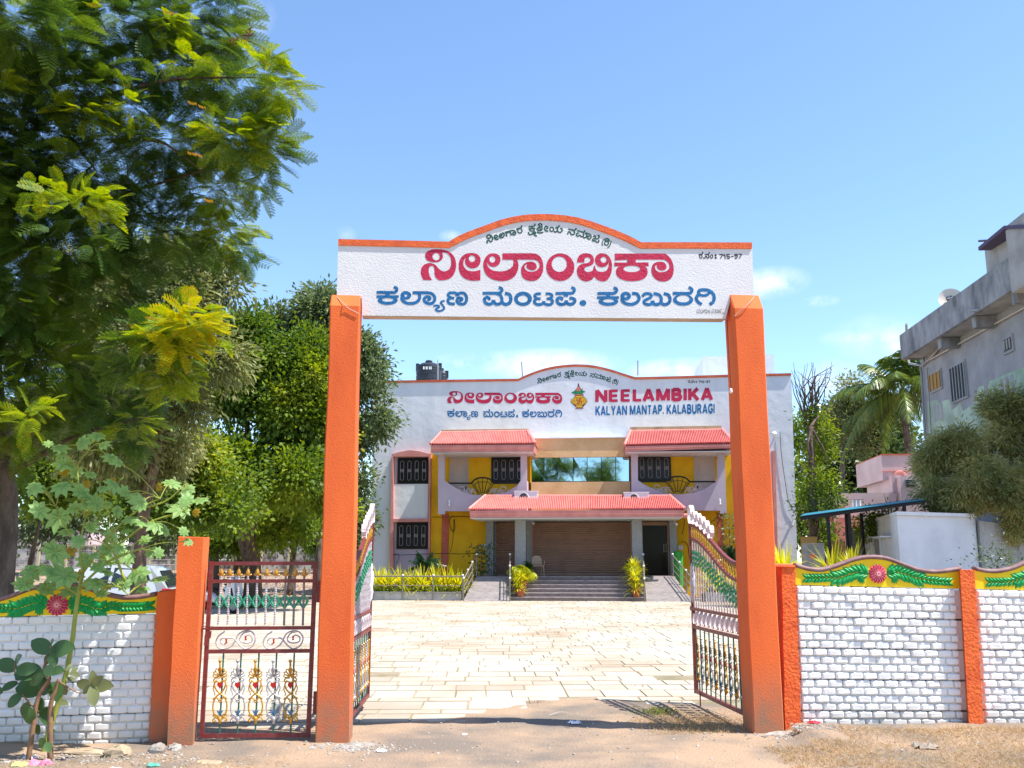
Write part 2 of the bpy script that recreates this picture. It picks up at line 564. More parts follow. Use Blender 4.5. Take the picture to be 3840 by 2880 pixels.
class Fr:
    """a vertical working plane in the place: origin, direction along it, normal towards its front"""
    def __init__(s, o, u):
        s.o = Vector((o[0], o[1], 0))
        s.u = Vector((u[0], u[1], 0)).normalized()
        s.n = Vector((s.u.y, -s.u.x, 0))

    def P(s, a, d, z):
        return s.o + s.u * a + s.n * d + Vector((0, 0, z))

    def px(s, x, y, d=0):
        r = camray(x, y)
        c = Vector((0, 0, HC))
        o = s.o + s.n * d
        t = (o - c).dot(s.n) / r.dot(s.n)
        p = c + r * t
        return ((p - o).dot(s.u), p.z)

    def W(s, x, y, d=0):
        a, z = s.px(x, y, d)
        return s.P(a, d, z)

    def box(s, mb, a0, a1, d0, d1, z0, z1):
        return mb.hexa([s.P(a0, d1, z0), s.P(a1, d1, z0), s.P(a1, d0, z0), s.P(a0, d0, z0), s.P(a0, d1, z1), s.P(a1, d1, z1), s.P(a1, d0, z1), s.P(a0, d0, z1)])

    def pbox(s, mb, x0, y0, x1, y1, d0, d1, zmin=None):
        ym = (y0 + y1) / 2
        a0, _ = s.px(x0, ym, d1)
        a1, _ = s.px(x1, ym, d1)
        xm = (x0 + x1) / 2
        _, z1 = s.px(xm, y0, d1)
        _, z0 = s.px(xm, y1, d1)
        if zmin is not None:
            z0 = zmin
        s.box(mb, a0, a1, d0, d1, z0, z1)
        return (a0, a1, z0, z1)

    def poly(s, mb, pts, d0, d1):
        az = [s.px(x, y, d1) for x, y in pts]
        mb.prism([s.P(a, d1, z) for a, z in az], [s.P(a, d0, z) for a, z in az])
        return az


def crom(pts, seg=6, closed=False):
    pts = [Vector(p) for p in pts]
    n = len(pts)
    out = []
    rng_ = range(n) if closed else range(n - 1)
    for i in rng_:
        p1, p2 = pts[i], pts[(i + 1) % n]
        p0 = pts[(i - 1) % n] if (closed or i > 0) else p1 + (p1 - p2)
        p3 = pts[(i + 2) % n] if (closed or i + 2 < n) else p2 + (p2 - p1)
        for j in range(seg):
            t = j / seg
            out.append(.5 * ((2 * p1) + (p2 - p0) * t + (2 * p0 - 5 * p1 + 4 * p2 - p3) * t * t + (3 * p1 - p0 - 3 * p2 + p3) * t ** 3))
    if not closed:
        out.append(pts[-1])
    return out


# flat painted lettering: union of stroke quads and outline polygons
class Ink:
    def __init__(s, fx=lambda x, y: (x, y)):
        s.solid = []
        s.hole = []
        s.fx = fx

    def stroke(s, pts, w, sharp=False):
        p = [Vector(q) for q in pts] if sharp else crom(pts, 4)
        for i in range(len(p) - 1):
            t = p[i + 1] - p[i]
            if t.length < 1e-6:
                continue
            t.normalize()
            e0 = 0 if i == 0 else w * .16
            e1 = 0 if i == len(p) - 2 else w * .16
            m = Vector((-t.y, t.x)) * w / 2
            a, b = p[i] - t * e0, p[i + 1] + t * e1
            s.solid.append([s.fx(*v) for v in (a + m, b + m, b - m, a - m)])

    def ring(s, c, ro, ci=None, ri=None, n=22):
        s.poly([(c[0] + ro[0] * math.cos(2 * math.pi * k / n), c[1] + ro[1] * math.sin(2 * math.pi * k / n)) for k in range(n)])
        if ri:
            s.cut([(ci[0] + ri[0] * math.cos(2 * math.pi * k / n), ci[1] + ri[1] * math.sin(2 * math.pi * k / n)) for k in range(n)])

    def poly(s, pts):
        s.solid.append([s.fx(*p) for p in pts])

    def cut(s, pts):
        s.hole.append([s.fx(*p) for p in pts])

    def outline(s, pts, holes=()):
        """pts: (x,y) smooth or (x,y,1) corner"""
        out = []
        n = len(pts)
        for i in range(n):
            p1, p2 = pts[i], pts[(i + 1) % n]
            a, b = Vector(p1[:2]), Vector(p2[:2])
            p0 = Vector(pts[i - 1][:2]) if len(p1) == 2 else a + (a - b) * .3
            p3 = Vector(pts[(i + 2) % n][:2]) if len(p2) == 2 else b + (b - a) * .3
            for j in range(3):
                t = j / 3
                out.append(tuple(.5 * ((2 * a) + (b - p0) * t + (2 * p0 - 5 * a + 4 * b - p3) * t * t + (3 * a - p0 - 3 * b + p3) * t ** 3)))
        s.poly(out)

    def tris(s):
        vs, fs = [], []
        for poly in s.solid + s.hole:
            ar = sum(poly[i - 1][0] * poly[i][1] - poly[i][0] * poly[i - 1][1] for i in range(len(poly)))
            if ar < 0:
                poly = poly[::-1]
            k = len(vs)
            vs += [Vector(p) for p in poly]
            fs.append(list(range(k, k + len(poly))))
        ns = len(s.solid)
        r = delaunay_2d_cdt(vs, [], fs, 0, 1e-5, True)
        V, Fc, of = r[0], r[2], r[5]
        keep = [f for f, o in zip(Fc, of) if any(i < ns for i in o) and not any(i >= ns for i in o)]
        return V, keep

    def build(s, name, mt, fr, d, parent, px=True):
        """every painted character is a mesh of its own"""
        V, Fc = s.tris()
        pa = list(range(len(V)))

        def find(i):
            while pa[i] != i:
                pa[i] = pa[pa[i]]
                i = pa[i]
            return i
        for f in Fc:
            for j in f[1:]:
                pa[find(j)] = find(f[0])
        gr = {}
        for f in Fc:
            gr.setdefault(find(f[0]), []).append(f)
        for fl in gr.values():
            ids = sorted({i for f in fl for i in f})
            mp = {i: k for k, i in enumerate(ids)}
            mb = MB()
            mb.add([(fr.W(V[i].x, V[i].y, d) if px else fr.P(V[i].x, d, V[i].y)) for i in ids], [[mp[i] for i in f] for f in fl])
            mb.build(name, mt, parent)

# ------------------------------------------------------------------ painted words (shared by the gate sign and the building)
def word_big(k):
    k.outline([(938, 727, 1), (920, 690), (912, 650), (918, 610), (940, 578), (975, 560), (1015, 557), (1060, 575), (1090, 610), (1125, 635), (1160, 640),
               (1195, 622), (1215, 585), (1220, 540), (1210, 495), (1185, 462), (1155, 450), (1130, 452), (1136, 490), (1125, 520), (1095, 542), (1050, 548),
               (1005, 542), (970, 522), (956, 490), (960, 460), (985, 435), (1025, 420), (1070, 416), (1130, 420), (1185, 435), (1230, 465), (1258, 510),
               (1270, 570), (1262, 630), (1240, 680), (1200, 715), (1140, 730), (1095, 728), (1065, 705), (1052, 670), (1050, 630), (1045, 600),
               (1030, 585), (1010, 588), (995, 605), (992, 640), (1000, 680), (1025, 730, 1)])
    k.ringcut((1067, 492), (37, 38))
    k.outline([(1515, 622, 1), (1480, 635), (1430, 640), (1385, 630), (1352, 600), (1342, 560), (1350, 525), (1368, 500, 1), (1360, 530), (1364, 562), (1385, 593),
               (1425, 609), (1468, 604), (1500, 580), (1516, 540), (1510, 495), (1480, 465), (1430, 455), (1390, 457), (1355, 470), (1320, 500), (1300, 545),
               (1296, 600), (1310, 660), (1345, 705), (1400, 730), (1460, 735), (1515, 730, 1)])
    k.ringcut((1430, 513), (33, 34))
    k.outline([(1578, 540, 1), (1588, 585), (1620, 620), (1670, 638), (1740, 640), (1800, 622), (1840, 590), (1850, 550), (1843, 523, 1), (1738, 522, 1), (1738, 458, 1),
               (2030, 458), (2090, 470), (2130, 505), (2150, 570), (2147, 640), (2122, 695), (2080, 730), (2030, 738), (1975, 727), (1940, 695), (1927, 650),
               (1930, 605), (1955, 565), (1995, 544), (2040, 543), (2073, 560), (2085, 595), (2072, 620), (2040, 630), (2000, 618), (1980, 595), (1988, 566, 1),
               (1965, 580), (1963, 610), (1990, 636), (2035, 645), (2085, 630), (2114, 590), (2105, 550), (2075, 527), (2040, 522), (1885, 522, 1), (1900, 570),
               (1893, 630), (1865, 685), (1815, 722), (1750, 738), (1680, 733), (1615, 710), (1568, 665), (1545, 600), (1547, 545), (1568, 498), (1602, 467),
               (1645, 458), (1690, 468), (1715, 500), (1716, 540), (1697, 575), (1657, 594), (1615, 588), (1590, 562)])
    k.ringcut((1636, 520), (30, 33))
    k.ring((2323, 598), (143, 140), (2313, 568), (77, 78), 30)
    f = k.fx
    k.fx = lambda x, y: k.g(2140 + x / 5.53, 930 + y / 5.53)
    k.outline([(132, 298, 1), (140, 230), (175, 160), (240, 118), (320, 108), (400, 120), (455, 160), (482, 230), (478, 300), (440, 350), (370, 375), (305, 400),
               (283, 440), (300, 478), (360, 497), (430, 482), (470, 440), (482, 366, 1), (508, 366, 1), (515, 420), (545, 470), (600, 492), (670, 492), (740, 465),
               (780, 400), (790, 340), (785, 285, 1), (765, 345), (710, 385), (640, 398), (570, 375), (522, 320), (505, 240), (530, 165), (590, 118), (650, 108),
               (740, 130), (810, 195), (850, 290), (858, 400), (840, 520), (795, 620), (730, 680), (650, 690), (560, 660), (490, 592, 1), (430, 660), (330, 690),
               (230, 665), (160, 595), (130, 500), (138, 420), (180, 360), (250, 325), (340, 312), (395, 285), (410, 245), (385, 205), (345, 192), (305, 205),
               (285, 245), (285, 300, 1)])
    k.ringcut((683, 243), (63, 62))
    k.outline([(912, 115, 1), (1880, 115), (1980, 135), (2060, 200), (2115, 300), (2138, 430), (2120, 560), (2060, 650), (1960, 692), (1860, 690), (1760, 645),
               (1695, 560), (1672, 460), (1700, 350), (1770, 295), (1860, 283), (1940, 300), (1985, 360), (1980, 430), (1920, 463), (1850, 458), (1795, 415),
               (1783, 345, 1), (1750, 385), (1762, 445), (1815, 487), (1890, 502), (1980, 480), (2040, 425), (2045, 350), (2005, 285), (1945, 248), (1890, 240),
               (1350, 240, 1), (1352, 302, 1), (1612, 295, 1), (1620, 380, 1), (1535, 370, 1), (1585, 430), (1598, 510), (1560, 600), (1450, 665), (1270, 688), (1100, 665),
               (980, 600), (940, 510), (950, 440), (1005, 374, 1), (905, 380, 1), (905, 298, 1), (1172, 302, 1), (1172, 240, 1), (918, 260, 1)])
    k.ringcut((1268, 432), (175, 68))
    k.fx = f


def word_blue(k):
    def s1():
        k.fx = lambda x, y: k.g(1400 + x / 5.53, 1060 + y / 5.53)
    def s2():
        k.fx = lambda x, y: k.g(1790 + x / 5.267, 1060 + y / 5.267)
    def s3():
        k.fx = lambda x, y: k.g(2220 + x / 4.424, 1060 + y / 4.424)
    s1()
    k.stroke([(68, 200), (400, 202)], 62, True)
    k.stroke([(390, 204), (445, 200), (485, 160), (478, 115), (425, 85)], 62)
    k.stroke([(295, 220), (295, 290)], 92, True)
    k.stroke([(68, 288), (526, 288)], 55, True)
    k.ring((298, 365), (208, 95), (298, 357), (120, 38))
    k.ring((675, 262), (112, 90), (675, 267), (30, 28))
    k.stroke([(600, 300), (592, 330), (620, 380), (690, 420), (780, 430), (870, 415), (935, 370), (962, 300), (950, 245), (925, 212)], 64)
    k.stroke([(815, 208), (1130, 208)], 64, True)
    k.stroke([(1110, 208), (1200, 222), (1260, 275), (1275, 340), (1250, 400), (1190, 435), (1120, 425), (1065, 385), (1055, 335), (1090, 298), (1145, 295), (1175, 325), (1150, 352), (1120, 345)], 62)
    k.stroke([(1245, 485), (1300, 472), (1350, 480), (1362, 510), (1320, 530), (1295, 560), (1335, 585), (1400, 582), (1460, 550), (1465, 510), (1430, 460), (1400, 420), (1420, 390), (1480, 375)], 42)
    k.stroke([(1745, 268), (1730, 230), (1690, 210), (1640, 208), (1580, 215), (1552, 250), (1570, 290), (1620, 312), (1680, 325)], 58)
    k.stroke([(1610, 318), (1555, 345), (1550, 395), (1580, 430), (1640, 440), (1692, 436)], 60)
    k.stroke([(1700, 266), (1780, 262)], 36, True)
    k.stroke([(1745, 235), (1820, 212), (1890, 225), (1930, 290), (1930, 370), (1895, 430), (1830, 445), (1765, 425), (1735, 375), (1755, 325), (1810, 315), (1840, 340), (1815, 368), (1785, 360)], 62)
    s2()
    k.stroke([(105, 208), (400, 208)], 60, True)
    k.stroke([(385, 210), (445, 200), (485, 160), (475, 115), (422, 95)], 60)
    k.stroke([(380, 215), (450, 240), (480, 300), (485, 360), (460, 405), (400, 425), (350, 410), (318, 345)], 60)
    k.stroke([(215, 335), (235, 310), (195, 290), (150, 310), (142, 350), (165, 400), (225, 425), (290, 405), (318, 345)], 62)
    k.stroke([(478, 370), (520, 415), (580, 425), (635, 400), (660, 345), (655, 270), (620, 225), (545, 212)], 66)
    k.ring((903, 318), (177, 142), (900, 322), (100, 72))
    k.stroke([(1257, 218), (1190, 220), (1140, 240), (1140, 280), (1180, 308), (1250, 322)], 54)
    k.stroke([(1180, 315), (1135, 345), (1135, 395), (1180, 428), (1250, 428), (1310, 400), (1312, 365)], 58)
    k.stroke([(1350, 218), (1420, 220), (1470, 240), (1472, 280), (1440, 308), (1370, 320)], 54)
    k.stroke([(1430, 315), (1478, 345), (1480, 395), (1440, 430), (1370, 430), (1315, 400), (1312, 365)], 58)
    k.stroke([(1545, 212), (1850, 210)], 60, True)
    k.stroke([(1830, 212), (1885, 200), (1917, 155), (1905, 115), (1855, 95)], 60)
    k.stroke([(1750, 230), (1750, 278)], 92, True)
    k.stroke([(1650, 345), (1670, 310), (1620, 300), (1580, 325), (1580, 375), (1620, 420), (1680, 428), (1740, 405), (1755, 350)], 62)
    k.stroke([(1755, 350), (1775, 405), (1840, 428), (1900, 405), (1928, 355), (1895, 315), (1820, 305)], 62)
    k.ring((2087, 400), (66, 58))
    s3()
    k.stroke([(90, 178), (340, 178)], 50, True)
    k.stroke([(325, 180), (375, 170), (408, 135), (398, 100), (357, 85)], 52)
    k.stroke([(268, 190), (268, 250)], 68, True)
    k.stroke([(86, 247), (447, 247)], 46, True)
    k.ring((272, 312), (165, 72), (275, 300), (92, 30))
    k.ring((560, 222), (88, 72), (560, 224), (24, 20))
    k.stroke([(505, 260), (500, 290), (540, 335), (610, 358), (690, 352), (755, 315), (782, 255), (755, 195), (715, 180), (665, 180)], 54)
    k.stroke([(836, 232), (870, 190), (930, 180), (980, 200), (975, 240), (920, 272), (870, 300), (870, 340), (920, 362), (985, 350), (1005, 305)], 50)
    k.stroke([(975, 312), (1040, 310)], 30, True)
    k.stroke([(1005, 320), (1030, 355), (1090, 360), (1140, 325), (1148, 260), (1110, 200), (1020, 180)], 52)
    k.stroke([(1140, 320), (1180, 358), (1235, 358), (1285, 320), (1292, 255), (1260, 200), (1190, 180)], 54)
    k.stroke([(1340, 178), (1600, 178)], 52, True)
    k.stroke([(1585, 182), (1635, 168), (1658, 130), (1645, 98), (1602, 78)], 52)
    k.ring((1512, 285), (168, 97), (1512, 268), (108, 60))
    k.stroke([(1822, 362), (1765, 325), (1733, 275), (1745, 222), (1790, 195)], 54)
    k.stroke([(1765, 165), (1785, 128), (1860, 118), (1940, 130), (2005, 180), (2028, 250), (2008, 320), (1950, 362)], 54)
    k.stroke([(1765, 150), (1775, 190), (1830, 212), (1900, 205), (1960, 160)], 46)


def word_green(k):
    k.fx = lambda x, y: k.g(1800 + x / 6.9125, 820 + y / 6.9125)
    w = 36
    for s in ([(200, 640), (180, 600), (200, 562), (240, 562), (265, 592), (300, 585), (325, 530), (312, 465), (262, 425), (210, 425), (178, 462), (195, 500), (240, 510), (272, 480), (265, 435)],
              [(482, 520), (430, 540), (385, 515), (372, 465), (400, 428), (440, 430), (450, 470), (420, 492), (392, 480)],
              [(535, 450), (510, 430), (530, 395), (565, 405), (560, 445), (500, 450), (515, 485), (560, 492), (610, 465), (628, 415), (605, 372), (565, 372)],
              [(640, 358), (720, 335), (850, 305), (905, 325), (925, 370), (910, 410), (870, 418), (848, 392), (868, 358), (895, 370)],
              [(705, 462), (680, 415), (700, 370), (750, 347), (795, 370), (812, 437)],
              [(938, 272), (1010, 252), (1065, 235), (1082, 175)], [(1258, 205), (1360, 200), (1418, 180), (1425, 128)], [(1342, 205), (1348, 255)],
              [(1262, 262), (1438, 248)], [(1262, 345), (1260, 385), (1300, 412), (1350, 400), (1368, 365), (1395, 400), (1440, 382), (1430, 345), (1398, 350), (1405, 400), (1435, 440), (1478, 445)],
              [(1560, 190), (1525, 175), (1525, 145), (1562, 132), (1598, 150), (1605, 190), (1560, 215), (1530, 195)],
              [(1600, 185), (1612, 240), (1600, 288), (1545, 310), (1495, 290), (1482, 252), (1530, 238), (1562, 268), (1600, 288)],
              [(1478, 340), (1550, 370), (1642, 350)], [(1772, 320), (1720, 318), (1680, 280), (1680, 225), (1715, 198), (1755, 215), (1752, 250), (1715, 258)],
              [(1915, 325), (1960, 345), (2000, 315), (2012, 255), (1962, 232), (2035, 218), (2055, 168)], [(2000, 312), (2040, 345), (2090, 352), (2128, 312), (2122, 262), (2080, 248)]):
        k.stroke(s, w)
    k.ring((1035, 312), (72, 76), (1035, 312), (40, 42))
    k.ring((1350, 290), (76, 46), (1350, 290), (42, 16))
    k.ring((1860, 275), (66, 70), (1860, 275), (34, 38))
    k.fx = lambda x, y: k.g(2100 + x / 10.055, 820 + y / 10.055)
    for s in ([(308, 385), (450, 420), (570, 428), (612, 350)], [(460, 425), (460, 465)], [(292, 592), (308, 515), (350, 490), (390, 520), (420, 588), (480, 602), (540, 570), (550, 505), (505, 480)],
              [(638, 445), (760, 480), (890, 508), (948, 438)], [(882, 510), (892, 600), (860, 668), (800, 672), (758, 615)], [(705, 565), (665, 545), (622, 580), (630, 640), (690, 652), (755, 612)],
              [(870, 680), (930, 717), (990, 682), (1012, 595), (950, 540), (1080, 568), (1160, 622), (1172, 700), (1115, 770), (1050, 745), (1035, 685), (1080, 650), (1112, 692)],
              [(1250, 680), (1300, 642), (1342, 682), (1310, 740), (1240, 772), (1230, 822), (1290, 840), (1335, 785)], [(1335, 740), (1400, 758), (1470, 712), (1470, 645), (1415, 615)],
              [(1335, 840), (1400, 888), (1462, 862), (1460, 788)], [(1700, 850), (1720, 782), (1780, 752), (1850, 800), (1852, 865)], [(1700, 850), (1790, 832), (1852, 865)]):
        k.stroke(s, 50)
    k.ring((1755, 925), (97, 95), (1755, 925), (52, 52))
    k.stroke([(1695, 745), (1620, 830), (1590, 930), (1608, 1025)], 34)
    k.stroke([(1928, 830), (1912, 930), (1862, 1040), (1788, 1098)], 40)


def word_reg(k):
    k.fx = lambda x, y: k.g(2600 + x / 11.06, 930 + y / 11.06)
    for s in ([(222, 270), (340, 265), (380, 230), (387, 158)], [(472, 270), (600, 265), (650, 235), (662, 158)], [(485, 445), (490, 372), (540, 340), (570, 400), (620, 420), (650, 350), (630, 270)],
              [(1240, 325), (1305, 275), (1322, 452)], [(1520, 265), (1400, 265), (1398, 340), (1480, 345), (1505, 400), (1460, 432), (1385, 402)],
              [(1815, 300), (1760, 330), (1712, 300), (1745, 258), (1815, 270), (1825, 360), (1780, 425), (1708, 400)]):
        k.stroke(s, 42)
    for s in ([(1075, 265), (1220, 268), (1125, 440)], [(1555, 345), (1672, 345)], [(1868, 250), (2010, 262), (1898, 432)]):
        k.stroke(s, 40, True)
    k.ring((315, 350), (72, 90), (315, 350), (36, 52))
    k.ring((760, 350), (70, 90), (760, 350), (34, 50))
    k.ring((430, 415), (28, 26))
    k.ring((922, 300), (46, 44))
    k.ring((930, 405), (44, 42))


def word_painter(k):
    k.fx = lambda x, y: k.g(2220 + x / 4.424, 1060 + y / 4.424)
    for s in ([(1735, 452), (1775, 450), (1785, 432)], [(1745, 470), (1740, 490), (1775, 490), (1780, 465)], [(1795, 452), (1830, 450)], [(1805, 470), (1800, 490), (1832, 490), (1836, 462)],
              [(1850, 490), (1856, 455), (1880, 450), (1870, 470), (1885, 490)], [(1885, 452), (1905, 448), (1910, 490), (1890, 495), (1905, 510)],
              [(1955, 450), (1935, 455), (1950, 470), (1930, 480), (1950, 492), (1970, 478)], [(1985, 452), (2020, 448)], [(1995, 470), (1990, 490), (2012, 490), (2018, 465)],
              [(2030, 452), (2055, 450), (2045, 470), (2058, 490), (2035, 490)], [(2068, 452), (2095, 450), (2098, 490), (2070, 488), (2080, 470)], [(2108, 455), (2140, 450), (2148, 435)],
              [(2120, 462), (2112, 480), (2130, 492), (2142, 475)]):
        k.stroke(s, 8)
    k.stroke([(1730, 505), (2140, 506)], 4, True)
    k.stroke([(2150, 505), (2175, 500), (2200, 510)], 9, True)


def ink(fr, d, g, fn, name, mt, parent, f0=None):
    k = Ink()
    k.g = g
    k.fx = f0 or (lambda x, y: k.g(1240 + x / 2.6976, 780 + y / 2.6976))
    k.ringcut = lambda c, r: k.cut([(c[0] + r[0] * math.cos(2 * math.pi * j / 18), c[1] + r[1] * math.sin(2 * math.pi * j / 18)) for j in range(18)])
    fn(k)
    return k.build(name, mt, fr, d, parent)


# ------------------------------------------------------------------ ground
from mathutils import noise as mn


def dirt_edge(x):
    pts = [(-20, 10.0), (-1.75, 9.9), (-1.2, 10.15), (-.7, 10.3), (-.3, 10.85), (.1, 11.45), (.6, 11.75), (1.1, 11.7), (1.6, 11.45), (2.0, 11.45), (2.5, 11.2), (3.2, 10.6), (9, 10.2)]
    for (a, b), (c, d) in zip(pts, pts[1:]):
        if a <= x <= c:
            return b + (d - b) * (x - a) / (c - a)
    return 10


def fine(x, y):
    """relief of the trodden dirt by the gateway, feathering out over the first paving stones"""
    e = max(0, min(1, (x + 6.2) / .6, (7.2 - x) / .6, (y - 6.5) / .3, (13.0 - y) / .8))
    t = dirt_edge(x) - y
    a = max(0, min(1, (t + .1) / 1.0))
    z = e * ((.040 * mn.noise(Vector((x * .9, y * .9, 0))) + .012 * mn.noise(Vector((x * 4, y * 4, 3)))) * a + .008 * mn.noise(Vector((x * 11, y * 11, 5))))
    z += .014 * (1 - a) * e
    if t < .1:
        z -= .055 * min(1, (.1 - t) / 1.1)
        z += .010 * mn.noise(Vector((x * 2.2, y * 2.2, 9)))
    if x > 2.7 and y < 9.9:
        z += e * .07 * max(0, min(1, (y - 8.2) / 1.0))
    return z


def gheight(x, y):
    z = 0.0
    if y > 38:
        t = min(1, (y - 38) / 32)
        s = min(1, max(0, (-x - 8) / 4))
        z += .8 * t * t * (3 - 2 * t) * s
    return z


xs = sorted(set([-260, -180, -120, -90, -70, -56, -46, -38, -32, -27, -23, -19] + [round(-16 + .5 * i, 2) for i in range(21)] + [round(-6 + .11 * i, 3) for i in range(118)] + [8, 10, 13, 17, 22, 28, 36, 48, 70, 110, 180, 260]))
ys = sorted(set([-120, -60, -30, -15, -5, 0, 3, 5, 6] + [round(6.6 + .08 * i, 3) for i in range(70)] + [12.5, 13, 14, 16, 18, 20, 23, 26, 30, 34, 38, 41, 45, 50, 56, 62, 70, 80, 95, 120, 160, 230, 330]))
gv, gf = [], []
for y in ys:
    for x in xs:
        z = gheight(x, y)
        if -6.2 < x < 7.2 and 6.5 < y < 13.0:
            z += fine(x, y)
        else:
            z -= .045 if y > 10 else .0
        gv.append((x, y, z))
nx = len(xs)
for j in range(len(ys) - 1):
    for i in range(nx - 1):
        gf.append((j * nx + i, j * nx + i + 1, (j + 1) * nx + i + 1, (j + 1) * nx + i))
M['dirt'] = mat('dirt_ground', (.36, .25, .165), .95, (.19, .155, .125), .75, .42, .60, bump=.8, bscale=38, bdist=.02, detail=12)
g = npmesh('ground', np.array(gv), np.array(gf), M['dirt'], smooth=True)
tag(g, kind='structure')


# paving: cream limestone slabs in uneven rows
M['pave'] = mat('cream_paving_stone', (.465, .42, .34), .85, (.385, .295, .21), .45, .42, .66, island=.26, bump=.5, bscale=14, bdist=.012, detail=10, stretch=(1, .8, 1))
M['pave_bed'] = mat('joint_dirt', (.34, .27, .19), .95, (.20, .17, .10), 1.5, .4, .6, bump=.5, bscale=20)
bed = MB()
bp = [(-26, 10.0)] + [(-6 + .25 * i, dirt_edge(-6 + .25 * i) - .15) for i in range(53)] + [(8.5, 10.1)]
bed.add([(x, y, -.002) for x, y in bp] + [(8.5, 38.2, -.002), (-26, 38.2, -.002)], [tuple(range(len(bp) + 2))])
bo = bed.build('paving_bed', M['pave_bed'])
tag(bo, kind='structure')
slabv = []
for v in range(6):
    mb = MB()
    j = lambda: random.uniform(-.012, .012)
    q = [(-.5 + j(), -.5 + j()), (.5 + j(), -.5 + j()), (.5 + j(), .5 + j()), (-.5 + j(), .5 + j())]
    t = [(x * .985, y * .97) for x, y in q]
    mb.add([(x, y, 0) for x, y in q] + [(x, y, 1) for x, y in t], [(4, 5, 6, 7), (0, 1, 5, 4), (1, 2, 6, 5), (2, 3, 7, 6), (3, 0, 4, 7)])
    slabv.append(mb)
stones = []
y = 9.7
row = 0
while y < 38.0:
    dep = random.choice([.30, .42, .5, .58, .62])
    x = -25 + random.random()
    while x < 8.0:
        w = random.choice([.32, .38, .45, .52, .6, .7])
        cx, cy = x + w / 2, y + dep / 2
        a = R(1.6)
        X, Y = cx * math.cos(a) + cy * math.sin(a) * -1, cx * math.sin(a) + cy * math.cos(a)
        if random.random() > .006 and Y > dirt_edge(X) + random.uniform(-.15, .25) + (.35 if X > 2.2 else 0) and not (Y > 32 and X < -9):
            stones.append((X, Y, w - random.uniform(.010, .026), dep - random.uniform(.03, .06), a, random.uniform(-.005, .002)))
        x += w
    y += dep
    row += 1


def vis(s):
    d = s[1]
    px = 1920 + s[0] / s[1] * F
    ok = (1320 < px < 2800) or (740 < px < 1200)
    return (0 if ok else 1, d)


stones.sort(key=vis)
courtyard = thing('paved_courtyard', None, None, (0, 10, 0))
courtyard['kind'] = 'structure'
smesh = [m.mesh('paving_stone', M['pave']) for m in slabv]
for i, (X, Y, w, d, a, dz) in enumerate(stones[:300]):
    o = place(smesh[i % 6], 'paving_stone', courtyard, (X, Y - 10, -.02))
    o.scale = (w, d, .028 + dz)
    o.rotation_euler = (0, 0, a + (0 if i % 2 else math.pi))
rest = MB()
for i, (X, Y, w, d, a, dz) in enumerate(stones[300:]):
    m = slabv[i % 6]
    ca, sa = math.cos(a), math.sin(a)
    rest.add([(X + v.x * w * ca - v.y * d * sa, Y + v.x * w * sa + v.y * d * ca, -.02 + v.z * (.028 + dz)) for v in m.v], m.f)
ro = rest.build('paving_stone_field', M['pave'], courtyard)
ro['kind'] = 'stuff'

# ------------------------------------------------------------------ the gateway
GF = Fr((0, 9.30), (1, .09))
arch = thing('gateway', 'tall orange gateway with two pillars carrying the white sign beam painted with large crimson letters', 'gateway', (.5, 9.3, 0))


def corner_prism(fr, mb, front, back):
    """front/back: 4 photo corners each (TL, TR, BR, BL) with their depth"""
    A = [fr.W(x, y, d) for x, y, d in front]
    B = [fr.W(x, y, d) for x, y, d in back]
    mb.hexa([A[3], A[2], B[2], B[3], A[0], A[1], B[1], B[0]])


def pillar(x0t, x1t, x0b, x1b, yt, yb, depth, capy):
    mb = MB()
    a0t, zt = GF.px(x0t, yt, 0)
    a1t, _ = GF.px(x1t, yt, 0)
    a0b, _ = GF.px(x0b, yb, 0)
    a1b, zb = GF.px(x1b, yb, 0)
    zc = GF.px((x0t + x1t) / 2, capy, -.12)[1]
    zb = -.15
    # rings from the foot up, slightly wavy like hand-floated plaster
    n = 18
    rings = []
    for i in range(n + 1):
        t = i / n
        z = zb + (zt - zb) * t
        a0 = a0b + (a0t - a0b) * t + .004 * math.sin(t * 17)
        a1 = a1b + (a1t - a1b) * t + .004 * math.sin(t * 13 + 1)
        c = .012
        rings.append([GF.P(a0 + c, 0, z), GF.P(a1 - c, 0, z), GF.P(a1, -c, z), GF.P(a1, -depth + c, z), GF.P(a1 - c, -depth, z), GF.P(a0 + c, -depth, z), GF.P(a0, -depth + c, z), GF.P(a0, -c, z)])
    # sloping cap
    rings.append([GF.P(a0t + .01, -.11, zc), GF.P(a1t - .01, -.11, zc), GF.P(a1t, -.115, zc), GF.P(a1t, -depth + .01, zc), GF.P(a1t - .01, -depth, zc), GF.P(a0t + .01, -depth, zc), GF.P(a0t, -depth + .01, zc), GF.P(a0t, -.115, zc)])
    vs = [p for r in rings for p in r]
    fs = [(i * 8 + j, i * 8 + (j + 1) % 8, (i + 1) * 8 + (j + 1) % 8, (i + 1) * 8 + j) for i in range(len(rings) - 1) for j in range(8)]
    fs.append(list(range((len(rings) - 1) * 8, len(rings) * 8)))
    mb.add(vs, fs)
    return mb.build('pillar', M['orange'], arch)


pillar(1238, 1348, 1179, 1311, 1145, 2790, .32, 1108)
pillar(2753, 2862, 2826, 2941, 1155, 2752, .32, 1108)

